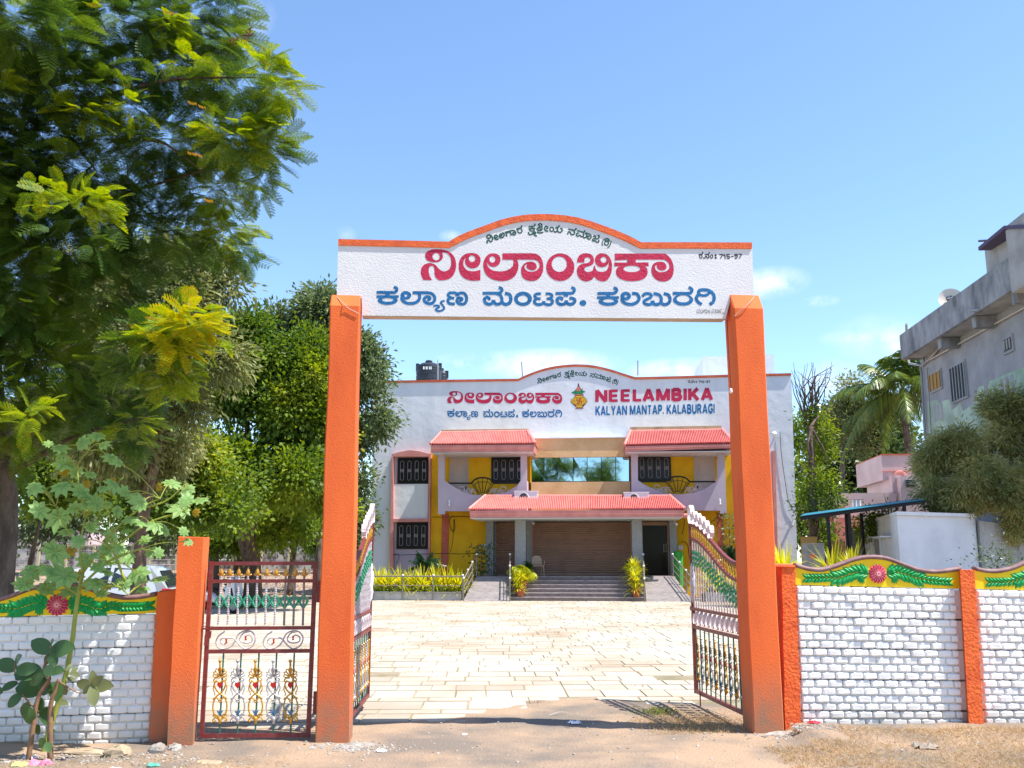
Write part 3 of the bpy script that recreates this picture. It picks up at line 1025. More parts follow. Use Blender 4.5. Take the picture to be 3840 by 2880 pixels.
# sign beam
BD = -.115
top = [(1268, 895), (1500, 900), (1683, 905)]
hump = crom([(1683, 905), (1722, 882), (1775, 860), (1833, 839), (1880, 822), (1926, 811), (1963, 805), (2000, 802), (2048, 801), (2096, 804), (2133, 808), (2170, 815), (2216, 828), (2262, 844), (2300, 858), (2337, 873), (2372, 889), (2405, 907)], 2)
tops = [Vector(p) for p in top[:-1]] + hump + [Vector((2600, 907)), Vector((2821, 908))]
low = [(2827, 1110), (2743, 1112), (2721, 1195), (2400, 1193), (2000, 1190), (1358, 1183), (1356, 1117), (1263, 1113)]
sb = MB()
outl = [(p.x, p.y + 22) for p in tops]
outl[0] = (1268, 917)
GF.poly(sb, outl + low, BD - .13, BD)
# dirty underside is its own plaster
sign = sb.build('sign_beam', M['sign_white'], arch)
ub = MB()
az = [GF.px(1359, 1183, BD), GF.px(2720, 1195, BD)]
ub.hexa([GF.P(az[0][0], BD - .003, az[0][1] - .008), GF.P(az[1][0], BD - .003, az[1][1] - .008), GF.P(az[1][0], BD - .127, az[1][1] - .008), GF.P(az[0][0], BD - .127, az[0][1] - .008),
         GF.P(az[0][0], BD - .003, az[0][1] - .001), GF.P(az[1][0], BD - .003, az[1][1] - .001), GF.P(az[1][0], BD - .127, az[1][1] - .001), GF.P(az[0][0], BD - .127, az[0][1] - .001)])
ub.build('soffit', M['underside'], arch)
# orange coping band that stands a little proud and follows the hump
cb = MB()
cn = len(tops)
sec = []
for i, p in enumerate(tops):
    t = (tops[min(cn - 1, i + 1)] - tops[max(0, i - 1)]).normalized()
    nrm = Vector((-t.y, t.x))
    lo = p + nrm * 23 if 2 <= i < cn - 2 else Vector((p.x, p.y + 23))
    jit = .0015 * math.sin(i * 2.7)
    u0 = GF.px(p.x, p.y, BD + .02)
    u1 = GF.px(lo.x, lo.y, BD + .02)
    sec.append([GF.P(u1[0], BD + .013 + jit, u1[1]), GF.P(u0[0], BD + .012 + jit, u0[1]), GF.P(u0[0], BD - .145, u0[1]), GF.P(u1[0], BD - .145, u1[1])])
vs = [p for s in sec for p in s]
fs = [(i * 4 + j, i * 4 + (j + 1) % 4, (i + 1) * 4 + (j + 1) % 4, (i + 1) * 4 + j) for i in range(cn - 1) for j in range(4)] + [(3, 2, 1, 0), tuple(range((cn - 1) * 4, cn * 4))]
cb.add(vs, fs)
cb.build('cornice', M['orange_trim'], arch)
ident = lambda x, y: (x, y)
for fn, mt in ((word_big, 'pink_txt'), (word_blue, 'blue_txt'), (word_green, 'green_txt'), (word_reg, 'black_txt'), (word_painter, 'grey_txt')):
    ink(GF, BD + .002, ident, fn, 'letter', M[mt], sign)
# loose wires over the pillar heads and the lamp on its cord
wr = MB()
for pts in ([(1262, 1113, -.09), (1290, 1140, .01), (1305, 1155, .012), (1345, 1176, .012)], [(2828, 1113, -.09), (2806, 1140, .01), (2770, 1170, .012), (2755, 1185, .012)]):
    wr = MB()
    wr.tube(crom([GF.W(*p) for p in pts], 5), .004, 5)
    wr.build('cable', M['cord_w'], arch)
lamp = thing('hanging_bulb', 'small white bulb hanging on a thin black cord beside the right gateway pillar', 'bulb', tuple(GF.W(2741, 1465, .02)))
lw = MB()
lw.tube([GF.W(2727, 1200, -.1), GF.W(2731, 1300, -.03), GF.W(2740, 1430, .02), GF.W(2742, 1456, .02)], .0035, 5)
lw.build('cord', M['cord'], lamp)
c = GF.W(2741, 1466, .02)
MB().lathe([(.004, .028), (.012, .026), (.013, .012), (.017, .0), (.018, -.012), (.012, -.022), (.003, -.026)], c, 10).build('bulb_glass', M['white_paint'], lamp, True)

# ------------------------------------------------------------------ piers beside the gateway
def pier(name, label, front, back, mt, capmt=None):
    t = thing(name, label, 'pier', tuple(GF.W(*front[3])[:2]) + (0,))
    mb = MB()
    A = [GF.W(x, y, d) for x, y, d in front]
    B = [GF.W(x, y, d) for x, y, d in back]
    for v in (A[2], A[3], B[2], B[3]):
        v.z = -.15
    n = 12
    rings = []
    for i in range(n + 1):
        s = i / n
        w = .003 * math.sin(s * 19)
        rings.append([A[3].lerp(A[0], s) + Vector((w, 0, 0)), A[2].lerp(A[1], s) + Vector((w, 0, 0)), B[2].lerp(B[1], s), B[3].lerp(B[0], s)])
    vs = [p for r in rings for p in r]
    fs = [(i * 4 + j, i * 4 + (j + 1) % 4, (i + 1) * 4 + (j + 1) % 4, (i + 1) * 4 + j) for i in range(n) for j in range(4)] + [tuple(range(n * 4, n * 4 + 4))]
    mb.add(vs, fs)
    mb.build('shaft', mt, t)
    return t


pier('gate_pier', 'square orange pier left of the small maroon gate', [(669, 2015, 0), (763, 2015, 0), (721, 2798, 0), (626, 2798, 0)], [(672, 2012, -.30), (786, 2015, -.30), (734, 2790, -.30), (640, 2790, -.30)], M['orange'])
pier('wall_pier', 'short orange pier with a sloping head ending the left compound wall', [(590, 2222, -.16), (668, 2212, -.16), (640, 2790, -.16), (556, 2812, -.16)], [(600, 2215, -.36), (676, 2205, -.36), (650, 2780, -.36), (566, 2800, -.36)], M['orange'])
pr = pier('wall_pier', 'narrow rough orange pier squeezed between the right gateway pillar and the right compound wall', [(2932, 2120, -.10), (2982, 2122, -.10), (3006, 2758, -.10), (2944, 2758, -.10)], [(2905, 2116, -.36), (2972, 2118, -.36), (2994, 2740, -.36), (2925, 2740, -.36)], M['orange_rough'])
cm = MB()
cm.hexa([GF.W(2900, 2124, -.085), GF.W(2984, 2126, -.085), GF.W(2974, 2120, -.37), GF.W(2895, 2120, -.37), GF.W(2903, 2117, -.09), GF.W(2981, 2120, -.09), GF.W(2972, 2114, -.37), GF.W(2895, 2113, -.37)])
cm.build('cap', M['orange_trim'], pr)


# ------------------------------------------------------------------ precast compound walls
def brick_mesh(v):
    mb = MB()
    r = random.Random(v)
    j = lambda s=.012: r.uniform(-s, s)
    w, h = .5, .5
    # rings: (half width, half height, out)
    rings = [(w, h, 0), (w * .97, h * .93, .42), (w * .87, h * .78, .84), (w * .74, h * .58, 1.0)]
    vs = []
    for (a, b, o) in rings:
        c = .74 if v % 2 else .82
        pts = [(-a, -b * c), (-a * c, -b), (a * c, -b), (a, -b * c), (a, b * c), (a * c, b), (-a * c, b), (-a, b * c)]
        if o == 0:
            pts = [(x, z) for x, z in pts]
            vs += [(x, -o, z) for x, z in pts]
        else:
            vs += [(x + j(), -(o + j(.05)), z + j(.02)) for x, z in pts]
    fs = [(i * 8 + k, i * 8 + (k + 1) % 8, (i + 1) * 8 + (k + 1) % 8, (i + 1) * 8 + k) for i in range(3) for k in range(8)] + [tuple(range(24, 32))]
    mb.add(vs, fs)
    return mb.mesh('brick', M['wall_white'])


BRICK = [brick_mesh(v) for v in range(6)]


def leaf_relief(n, mt, nm='relief_leaf'):
    """small carved leaf, unit length along +x, raised towards -y"""
    mb = MB()
    ps = [(0, 0), (.22, .17), (.58, .23), (1, 0), (.58, -.23), (.22, -.17)]
    mb.add([(x, 0, z) for x, z in ps] + [(.12, -.12, 0), (.45, -.22, 0), (.85, -.10, 0)],
           [(0, 1, 6), (1, 7, 6), (1, 2, 7), (2, 8, 7), (2, 3, 8), (3, 4, 8), (4, 7, 8), (4, 5, 7), (5, 6, 7), (5, 0, 6)])
    return mb.mesh(nm, mt)


LEAF = leaf_relief(0, M['relief_green'])


def lerp2(q, s, t):
    """q = TL, TR, BR, BL photo points"""
    tx = q[0][0] + (q[1][0] - q[0][0]) * s
    ty = q[0][1] + (q[1][1] - q[0][1]) * s
    bx = q[3][0] + (q[2][0] - q[3][0]) * s
    by = q[3][1] + (q[2][1] - q[3][1]) * s
    return (tx + (bx - tx) * t, ty + (by - ty) * t)


def compound_wall(label, quad, nslab, cols, D, curve, yb0, yb1, flower, s_cut=None, brick_s0=0.0, brick_s1=1.0, mirror=True, proud=.036, left_cut=True):
    """quad: photo corners of the bricked part (top = underside of the yellow panel), nslab slabs downward;
       curve: photo points of the coping; flower: photo point + radius"""
    base = GF.W(*quad[3], D)
    t = thing('compound_wall', label, 'wall', (base.x, base.y, 0))
    ang = math.atan2(.09, 1)
    slabs = []
    for k in range(nslab):
        t0, t1 = k / nslab, (k + 1) / nslab
        g_ = .016
        q = [lerp2(quad, -.01, t0 + g_ * .5), lerp2(quad, 1.01, t0 + g_ * .5), lerp2(quad, 1.01, t1 - g_ * .4), lerp2(quad, -.01, t1 - g_ * .4)]
        mb = MB()
        A = [GF.W(x, y, D) for x, y in q]
        B = [p - GF.n * .06 for p in A]
        mb.hexa([A[3], A[2], B[2], B[3], A[0], A[1], B[1], B[0]])
        slabs.append(mb.build('slab', M['slab_white'], t))
        if k:
            mb = MB()
            q = [lerp2(quad, 0, t0 - .009), lerp2(quad, 1, t0 - .009), lerp2(quad, 1, t0 + .009), lerp2(quad, 0, t0 + .009)]
            A = [GF.W(x, y, D - .012) for x, y in q]
            B = [p - GF.n * .03 for p in A]
            mb.hexa([A[3], A[2], B[2], B[3], A[0], A[1], B[1], B[0]])
            mb.build('joint_shade', M['far_slab'], t)  # dark strip painting in the shade of the gap between slabs
    n = 0
    for k in range(nslab):
        for r in range(4):
            row = k * 4 + r
            tc_ = (k + (r + .5) / 4) / nslab
            pitch = 1 / cols
            off = (.5 if row % 2 else 0) * pitch
            s = brick_s0 - pitch + off
            while s < brick_s1:
                c0, c1 = max(s, brick_s0), min(s + pitch, brick_s1)
                s += pitch
                if c1 - c0 < pitch * .25:
                    continue
                p0 = GF.px(*lerp2(quad, c0, tc_), D)
                p1 = GF.px(*lerp2(quad, c1, tc_), D)
                u0 = GF.px(*lerp2(quad, (c0 + c1) / 2, tc_ - .125 / nslab), D)
                u1 = GF.px(*lerp2(quad, (c0 + c1) / 2, tc_ + .125 / nslab), D)
                wq, hq = (p1[0] - p0[0]), (u0[1] - u1[1])
                c = GF.P((p0[0] + p1[0]) / 2, D, (u0[1] + u1[1]) / 2)
                o = place(BRICK[n % 6], 'brick', slabs[k])
                o.location = c - OFF[t.name]
                o.scale = (wq * random.uniform(.965, .99), proud * random.uniform(.75, 1.15), hq * random.uniform(.93, .97))
                o.rotation_euler = (0, random.uniform(-.012, .012), ang)
                n += 1
    # curved yellow top panel
    cp = [Vector(p) for p in crom(curve, 4)]
    mb = MB()
    GF.poly(mb, [(p.x, p.y) for p in cp] + [lerp2(quad, 1.01, -.003), lerp2(quad, -.01, -.003)], D - .055, D + .012)
    mb.build('top_panel', M['yellow'], t)
    mb = MB()
    sec = []
    for p in cp:
        a, z = GF.px(p.x, p.y, D)
        sec.append([GF.P(a, D + .045 * math.cos(q) - .012, z + .012 + .026 * math.sin(q)) for q in [k * 2 * math.pi / 8 for k in range(8)]])
    vs = [p for s in sec for p in s]
    fs = [(i * 8 + j, i * 8 + (j + 1) % 8, (i + 1) * 8 + (j + 1) % 8, (i + 1) * 8 + j) for i in range(len(sec) - 1) for j in range(8)] + [tuple(range(7, -1, -1)), tuple(range(len(vs) - 8, len(vs)))]
    mb.add(vs, fs)
    mb.build('coping', M['coping'], t, True)
    # relief flower
    fx, fy, fr_ = flower
    s = 1 / (F / 9.3)
    fa, fz = GF.px(fx, fy, D + .014)
    rm = fr_ * s * 1.1
    if fx > -50:
        fl = MB()
        fl.lathe([(rm * .5, .0), (rm * .45, -.014), (rm * .2, -.018)], (0, 0, 0), 14, 'y')
        for k in range(16):
            a = 2 * math.pi * k / 16
            ca, sa = math.cos(a), math.sin(a)
            def q(r, w, o):
                return (ca * r - sa * w, -o, sa * r + ca * w)
            fl.add([q(rm * .3, -rm * .05, 0), q(rm * .3, rm * .05, 0), q(rm * .8, rm * .16, 0), q(rm, rm * .08, 0), q(rm, -rm * .08, 0), q(rm * .8, -rm * .16, 0), q(rm * .4, 0, .02), q(rm * .85, 0, .022)],
                   [(0, 1, 6), (1, 2, 7, 6), (2, 3, 7), (3, 4, 7), (4, 5, 7), (5, 0, 6, 7)])
        fo = place(fl.mesh('flower', M['relief_pink']), 'flower', t)
        fo.location = GF.P(fa, D + .014, fz) - OFF[t.name]
        fo.rotation_euler = (0, 0, ang)
        st = MB()
        for k in range(16):
            a = 2 * math.pi * (k + .5) / 16
            st.tube([(math.cos(a) * rm * .25, -.021, math.sin(a) * rm * .25), (math.cos(a) * rm * .8, -.020, math.sin(a) * rm * .8)], .0022, 4)
        for k in range(7):
            a = 2 * math.pi * k / 7
            st.lathe([(rm * .1, 0), (rm * .08, -.01)], (math.cos(a) * rm * .16, -.018, math.sin(a) * rm * .16), 8, 'y')
        so_ = place(st.mesh('flower_heart', M['relief_pale']), 'flower_heart', fo)
    # vine of leaves both ways from the flower
    def vine(sign, xa):
        pts = [(fx + sign * (fr_ + 2), fy + 4), (fx + sign * (fr_ + 34), fy - 6), (fx + sign * (fr_ + 75), fy + 2), (fx + sign * (fr_ + 115), fy + 16)]
        yr = lerp2(quad, .5, 0)[1] - 32
        x = fx + sign * (fr_ + 160)
        k = 0
        while (x - xa) * sign < 0:
            pts.append((x, yr + (lerp2(quad, min(1, max(0, (x - quad[0][0]) / (quad[1][0] - quad[0][0]))), 0)[1] - lerp2(quad, .5, 0)[1]) + 5 * math.sin(k * .7)))
            x += sign * 40
            k += 1
        return pts
    for sign, xa in ((-1, quad[0][0] + 4), (1, quad[1][0] - 4)):
        pts = crom(vine(sign, xa), 3)
        for i in range(0, len(pts) - 1):
            p = pts[i]
            tdir = (pts[i + 1] - pts[i]).normalized()
            near = i < 10
            Lp = (46 if near else 31) * s
            if not (quad[0][0] < p.x < quad[1][0]):
                continue
            for side in ((-1, 1) if (i % 1 == 0) else (1,)):
                base_a = math.atan2(-tdir.y, tdir.x)
                a = base_a + side * R(34 if not near else 42) + random.uniform(-.08, .08)
                o = place(LEAF, 'relief_leaf', t)
                ca_, cz_ = GF.px(p.x, p.y, D + .013)
                o.location = GF.P(ca_, D + .013, cz_) - OFF[t.name]
                o.rotation_euler = (0, -a, ang)
                o.scale = (Lp, .09, Lp * .95)
        if True:
            # the curled leaf beneath the blossom
            for q_ in range(4):
                o = place(LEAF, 'relief_leaf', t)
                ca_, cz_ = GF.px(fx + sign * (fr_ + 22), fy + 2, D + .013)
                o.location = GF.P(ca_ + sign * .01 * q_, D + .013, cz_) - OFF[t.name]
                a = (R(-50 - 22 * q_)) if sign > 0 else (R(180 + 50 + 22 * q_))
                o.rotation_euler = (0, -a, ang)
                o.scale = (38 * s, .09, 34 * s)
                o = place(LEAF, 'relief_leaf', t)
                a = (R(30 + 20 * q_)) if sign > 0 else (R(150 - 20 * q_))
                o.location = GF.P(ca_ - sign * .02, D + .0132, cz_ + .005) - OFF[t.name]
                o.rotation_euler = (0, -a, ang)
                o.scale = (34 * s, .09, 30 * s)
    return t


cw = lambda pts, ox, oy, s: [(ox + x / s, oy + y / s) for x, y in pts]
# right wall, first bay
compound_wall('white brick-patterned compound wall bay with a complete pink flower, between the narrow orange pier and the orange post',
              [(2984, 2195), (3598, 2210), (3635, 2780), (3010, 2781)], 5, 11.9, -.14,
              cw([(200, 148), (300, 176), (400, 183), (520, 152), (640, 107), (760, 88), (880, 97), (1000, 138), (1120, 182), (1250, 198), (1400, 181), (1440, 170)], 2880, 2050, 2), 2781, 2780,
              (3291, 2152, 33), brick_s1=.965)
pw = thing('wall_post', 'orange square post between the two bays of the right compound wall', 'post', tuple(GF.W(3650, 2740, -.05)[:2]) + (0,))
mb = MB()
A = [GF.W(3600, 2137, -.02), GF.W(3654, 2139, -.02), GF.W(3692, 2765, -.02), GF.W(3636, 2765, -.02)]
B = [GF.W(3592, 2135, -.20), GF.W(3645, 2137, -.20), GF.W(3682, 2760, -.20), GF.W(3628, 2760, -.20)]
for v in (A[2], A[3], B[2], B[3]):
    v.z = -.1
for v in (A[0], A[1], B[0], B[1]):
    v.z = A[0].z
mb.hexa([A[3], A[2], B[2], B[3], A[0], A[1], B[1], B[0]])
mb.build('shaft', M['orange_rough'], pw)
# right wall, second bay (runs out of the picture)
compound_wall('white brick-patterned compound wall bay right of the orange post, cut by the right edge of the photo',
              [(3658, 2210), (4290, 2226), (4330, 2778), (3696, 2774)], 5, 12, -.14,
              [(3655, 2137), (3700, 2146), (3745, 2146), (3800, 2134), (3860, 2108), (3920, 2094), (3990, 2092), (4060, 2110), (4130, 2138), (4200, 2146), (4292, 2138)], 2778, 2775,
              (3975, 2156, 33))
# left wall
compound_wall('white brick-patterned compound wall bay left of the orange piers, dappled with leaf shade',
              [(-70, 2315), (586, 2301), (556, 2920), (-108, 2947)], 5, 11, -.26,
              [(-72, 2268), (-20, 2258), (44, 2240), (110, 2215), (180, 2200), (246, 2194), (310, 2204), (360, 2222), (409, 2236), (467, 2246), (530, 2243), (588, 2232)], 2930, 2920,
              (216, 2268, 36), proud=.026)

# ------------------------------------------------------------------ wrought gates
def sm(t):
    t = max(0, min(1, t))
    return t * t * (3 - 2 * t)


def flat2(mb, pts, r, y=0, seg=4, n=5, smooth=True):
    """tube along 2-D points in the x-z plane"""
    p = [Vector((a, y, b)) for a, b in pts]
    mb.tube(crom(p, seg) if smooth else p, r, n)


def orn_mesh():
    """cast ornament, unit: 1 = its height; origin at its foot centre"""
    k = 1 / 425.0
    def c(x, y):
        return (x * k, (425 - y) * k)
    mb = MB()
    r = 5.2 * k
    mb.tube([(0, 0, 425 * k), (0, 0, 330 * k)], [8 * k, 6 * k], 6)
    mb.lathe([(3 * k, 410 * k), (12 * k, 416 * k), (12 * k, 424 * k), (4 * k, 430 * k)], (0, 0, 0), 8)
    for q in range(-3, 4):
        a = R(q * 27)
        L_ = 62 - 5 * abs(q)
        base = (0, 108)
        dx, dy = math.sin(a), -math.cos(a)
        tip = (base[0] + dx * L_, base[1] + dy * L_)
        nx_, ny_ = -dy * 9, dx * 9
        mid = (base[0] + dx * L_ * .72, base[1] + dy * L_ * .72)
        flat2(mb, [c(*base), c(mid[0] + nx_, mid[1] + ny_), c(*tip), c(mid[0] - nx_, mid[1] - ny_), c(*base)], 4 * k, seg=3)
    for s in (-1, 1):
        flat2(mb, [c(s * 5, 118), c(s * 30, 118), c(s * 42, 132), c(s * 30, 142), c(s * 24, 132)], r)
        flat2(mb, [c(0, 152), c(s * 22, 140), c(s * 38, 158), c(s * 26, 195), c(0, 222), c(-s * 28, 245), c(-s * 45, 285), c(-s * 46, 330), c(-s * 30, 372), c(-s * 5, 395)], r * 1.1)
        flat2(mb, [c(s * 46, 262), c(s * 38, 250), c(s * 20, 252), c(s * 12, 262), c(0, 266)], r)
        flat2(mb, [c(s * 36, 150), c(s * 46, 190), c(s * 34, 222), c(s * 40, 232)], r * .8)
        flat2(mb, [c(0, 395), c(s * 18, 365), c(s * 40, 358), c(s * 44, 372)], r)
        flat2(mb, [c(s * 6, 380), c(s * 30, 378), c(s * 46, 396), c(s * 38, 404), c(s * 28, 396)], r)
    flat2(mb, [c(-10, 272), c(0, 282), c(10, 272), c(0, 264), c(-10, 272)], r * .9)
    mb.lathe([(4 * k, 0), (10 * k, 5 * k), (9 * k, 20 * k), (18 * k, 40 * k), (6 * k, 52 * k)], (0, 0, 0), 8)
    return mb


def heart_mesh():
    k = 1 / 425.0
    mb = MB()
    ps = [(0, 152), (12, 148), (20, 160), (14, 172), (6, 182), (0, 192), (-6, 182), (-14, 172), (-20, 160), (-12, 148)]
    mb.prism([(x * k, -7 * k, (425 - y) * k) for x, y in ps], [(x * k, 7 * k, (425 - y) * k) for x, y in ps])
    return mb


def blue_mesh():
    k = 1 / 425.0
    mb = MB()
    for a in (-45, 0, 45):
        c_, s_ = math.cos(R(a)), math.sin(R(a))
        ps = [(-3, 0), (3, 0), (7, 14), (0, 30), (-7, 14)]
        qs = [((x * c_ + y * s_) * k, (425 - 355 + (-x * s_ + y * c_)) * k) for x, y in ps]
        mb.prism([(x, -5 * k, z) for x, z in qs], [(x, 5 * k, z) for x, z in qs])
    mb.box(-10 * k, 10 * k, -4 * k, 4 * k, 58 * k, 70 * k)
    return mb


OM = {c: orn_mesh().mesh('ornament', M[c], smooth=True) for c in ('gold', 'silver')}
HM = heart_mesh().mesh('heart', M['gate_red'])
BM = blue_mesh().mesh('blue_flower', M['gate_blue'])


def ornament(parent, x, z, h, col, y=0, wide=1.0):
    o = place(OM[col], 'ornament', parent, (x, y, z))
    o.scale = (h * wide, h, h)
    for me, nm in ((HM, 'heart'), (BM, 'blue_flower')):
        place(me, nm, o)
    return o


# ---- the double gate, both leaves pushed inwards
LL = 1.67
TOP = lambda x: 1.63 + .46 * sm(x / LL)


def curve_rail(mb, fz, r, n=4):
    pts = [(LL * i / 26, 0, fz(LL * i / 26)) for i in range(27)]
    mb.tube(pts, r, n)


def build_leaf_parts(t):
    m = MB()
    for x in (.02, LL):
        m.box(x - .02, x + .02, -.02, .02, .12, TOP(x) + .01)
    m.box(.02, LL, -.018, .018, .125, .165)
    m.box(.02, LL, -.018, .018, .865, .90)
    m.box(.02, LL, -.018, .018, 1.075, 1.11)
    curve_rail(m, TOP, .026)
    curve_rail(m, lambda x: TOP(x) - .17, .022)
    m.build('frame', M['maroon'], t)
    # white bars
    bar = MB()
    nb = 18
    for i in range(nb):
        x = .07 + (LL - .12) * i / (nb - 1)
        b = MB()
        z0, z1 = 1.11, TOP(x) - .185
        k = int((z1 - z0) / .035)
        b.tube([(x, 0, z0 + (z1 - z0) * q / k) for q in range(k + 1)], [.0085 if q % 2 else .0062 for q in range(k + 1)], 6)
        b.build('bar', M['bar_white'], t)
        gb = MB()
        zc = 1.27 + .43 * sm(x / LL)
        for q in range(3):
            for s in (-1, 1):
                zz = zc + .055 * (q - 1)
                gb.add([(x, -.006, zz - .028), (x + s * .026, -.014, zz - .004), (x + s * .024, -.008, zz + .020), (x, -.018, zz + .012), (x, .012, zz - .01)], [(0, 1, 3), (1, 2, 3), (0, 4, 1), (1, 4, 2)])
        gb.tube([(x, 0, zc - .10), (x, 0, zc + .10)], .008, 6)
        gb.build('garland_leaf', M['gate_green'], t)
    # turned gold balusters between the two curved rails
    prof = [(.004, 0), (.011, .012), (.005, .03), (.012, .06), (.014, .075), (.005, .10), (.011, .125), (.004, .14)]
    bm = MB().lathe(prof, (0, 0, 0), 7).mesh('baluster', M['gold'], smooth=True)
    for i in range(20):
        x = .06 + (LL - .10) * i / 19
        place(bm, 'baluster', t, (x, 0, TOP(x) - .155))
    # flat white scrolls between the middle rails
    sc = MB()
    def band(pts, w, th=.004):
        p = crom([Vector((a, b)) for a, b in pts], 4)
        vs = []
        for i, q in enumerate(p):
            vs += [(q.x, -w / 2, q.y), (q.x, w / 2, q.y)]
        k = len(p)
        fs = [(2 * i, 2 * i + 1, 2 * i + 3, 2 * i + 2) for i in range(k - 1)]
        sc.add(vs, fs)
    band([(-.05, .015), (-.05, .06), (-.02, .085), (.005, .06), (.02, .02), (.05, .005), (.075, .03), (.07, .08)], .05)
    band([(-.03, .075), (-.055, .10), (-.075, .08), (-.06, .045)], .045)
    band([(.02, .02), (0, .0), (-.02, .02), (-.005, .045)], .045)
    bs = sc.mesh('scroll', M['scroll_pink'])
    for i in range(10):
        x = .12 + (LL - .24) * i / 9
        o = place(bs, 'scroll', t, (x, 0, .915))
        o.scale = (1, 1, 1.55)
    # C-shaped finials riding on the high end
    fc = MB()
    p = [(.05 * math.cos(a), .075 + .075 * math.sin(a)) for a in [R(-80 + 22 * q) for q in range(15)]]
    vs = []
    for a, b in p:
        vs += [(a, -.024, b), (a, .024, b)]
    fc.add(vs, [(2 * i, 2 * i + 1, 2 * i + 3, 2 * i + 2) for i in range(len(p) - 1)])
    p = [(-.04, .03), (-.055, .07), (-.03, .10), (-.012, .075), (-.03, .05)]
    pp = crom([Vector(q) for q in p], 3)
    vs = []
    for q in pp:
        vs += [(q.x, -.02, q.y), (q.x, .02, q.y)]
    fc.add(vs, [(2 * i, 2 * i + 1, 2 * i + 3, 2 * i + 2) for i in range(len(pp) - 1)])
    fm = fc.mesh('finial', M['scroll_pink'])
    for i in range(6):
        x = LL - .04 - i * .145
        o = place(fm, 'finial', t, (x, 0, TOP(x) + .015))
        s_ = 1.35 if i == 0 else 1.1
        o.scale = (s_, 1.1, s_ * (1.1 if i == 0 else .95))
    # lower field
    gbm = MB().tube([(0, 0, 0), (0, 0, .70)], .008, 6).mesh('stem', M['bar_green'])
    for i in range(10):
        x = .11 + (LL - .2) * i / 9
        place(gbm, 'stem', t, (x, .004, .165))
        ornament(t, x, .25, .52, 'gold' if i % 2 else 'silver', -.006)
    lt = MB()
    lt.tube([(LL, 0, 1.092), (LL + .075, 0, 1.092)], .010, 6)
    q = [(LL + .095 + .022 * math.cos(a), 0, 1.092 + .022 * math.sin(a)) for a in [R(30 * w) for w in range(13)]]
    lt.tube(q, .007, 6, False)
    lt.build('latch_ring', M['maroon'], t)
    bl = MB()
    bl.tube([(LL - .25, .03, .30), (LL - .25, .03, .0)], .008, 6)
    bl.build('drop_bolt', M['maroon'], t)


hr, fr_end = Vector((2.36, 9.86, 0)), Vector((2.18, 11.5, 0))
ar = math.atan2((fr_end - hr).y, (fr_end - hr).x)
leafR = thing('gate_leaf', 'maroon ornamental gate leaf pushed open inside the right gateway pillar', 'gate', tuple(hr), 'the two leaves of the main gate', ar)
build_leaf_parts(leafR)


def copy_tree(o, parent=None):
    c = o.copy()
    link(c)
    if parent:
        c.parent = parent
    for ch in list(o.children):
        copy_tree(ch, c)
    return c


leafL = copy_tree(leafR)
hl, fl_end = Vector((-1.60, 9.52, 0)), Vector((-1.655, 11.15, 0))
al = math.atan2((fl_end - hl).y, (fl_end - hl).x)
leafL.location = hl
leafL.rotation_euler = (0, 0, al)
leafL['label'] = 'maroon ornamental gate leaf pushed open inside the left gateway pillar, seen edge on'
# the rag tied round each free post
for lf, lab, px_, Y_ in ((leafR, 'frayed grey-white cloth strip tied to the free post of the right gate leaf', fr_end, 0), (leafL, 'bleached cloth strip tied to the free post of the left gate leaf', fl_end, 0)):
    a = lf.rotation_euler[2]
    c = Vector(lf.location) + Vector((math.cos(a), math.sin(a), 0)) * LL
    rg = MB()
    rr = random.Random(int(a * 100))
    pts = [(c.x + rr.uniform(-.008, .008), c.y - .02 + rr.uniform(-.01, .01), 1.16 + .036 * q) for q in range(14)]
    rg.tube(pts, [.012 + .02 * math.sin(math.pi * q / 13) + rr.uniform(0, .006) for q in range(14)], 7)
    tag(rg.build('rag', M['bar_white'] if lf is leafR else M['cloth'], None, True), lab, 'rag')

# ---- small side gate
z1 = lambda x, y: (520 + x / 1.843, 1950 + y / 1.843)
WD = -.17
wg = thing('side_gate', 'small closed maroon pedestrian gate with gold fleur tips, green diamonds and gold and silver ornaments', 'gate', tuple(GF.W(*z1(800, 1500), WD)[:2]) + (0,))


def gp(x, y, d=0.0):
    return GF.W(*z1(x, y), WD + d)


def bar2(mb, p0, p1, w, dz=.016):
    """rectangular bar between two zoom points, w in zoom px across"""
    (x0, y0), (x1, y1) = p0, p1
    t = Vector((x1 - x0, y1 - y0)).normalized()
    n = Vector((-t.y, t.x)) * w / 2
    f = [gp(x0 + n.x, y0 + n.y, dz), gp(x1 + n.x, y1 + n.y, dz), gp(x1 - n.x, y1 - n.y, dz), gp(x0 - n.x, y0 - n.y, dz)]
    b = [p - GF.n * 2 * dz for p in f]
    mb.prism(f, b)


fm_ = MB()
bar2(fm_, (502, 286), (432, 1505), 28)
bar2(fm_, (1222, 286), (1170, 1500), 30, .018)
for (a, b, w) in (((500, 301), (1225, 299), 26), ((494, 424), (1215, 420), 24), ((475, 750), (1204, 746), 24), ((462, 911), (1196, 905), 26), ((440, 1493), (1175, 1487), 30)):
    bar2(fm_, a, b, w, .0145)
fm_.build('frame', M['maroon'], wg)
pt = MB()
for (x0, y0, x1, y1) in ((1232, 420, 1252, 570), (1205, 1190, 1226, 1340)):
    a, b = gp(x0, y0, .02), gp(x1, y1, .02)
    GF.pbox(pt, *z1(x0, y0), *z1(x1, y1), WD - .03, WD + .03)
    pt.build('hinge', M['maroon'], wg)
    pt = MB()
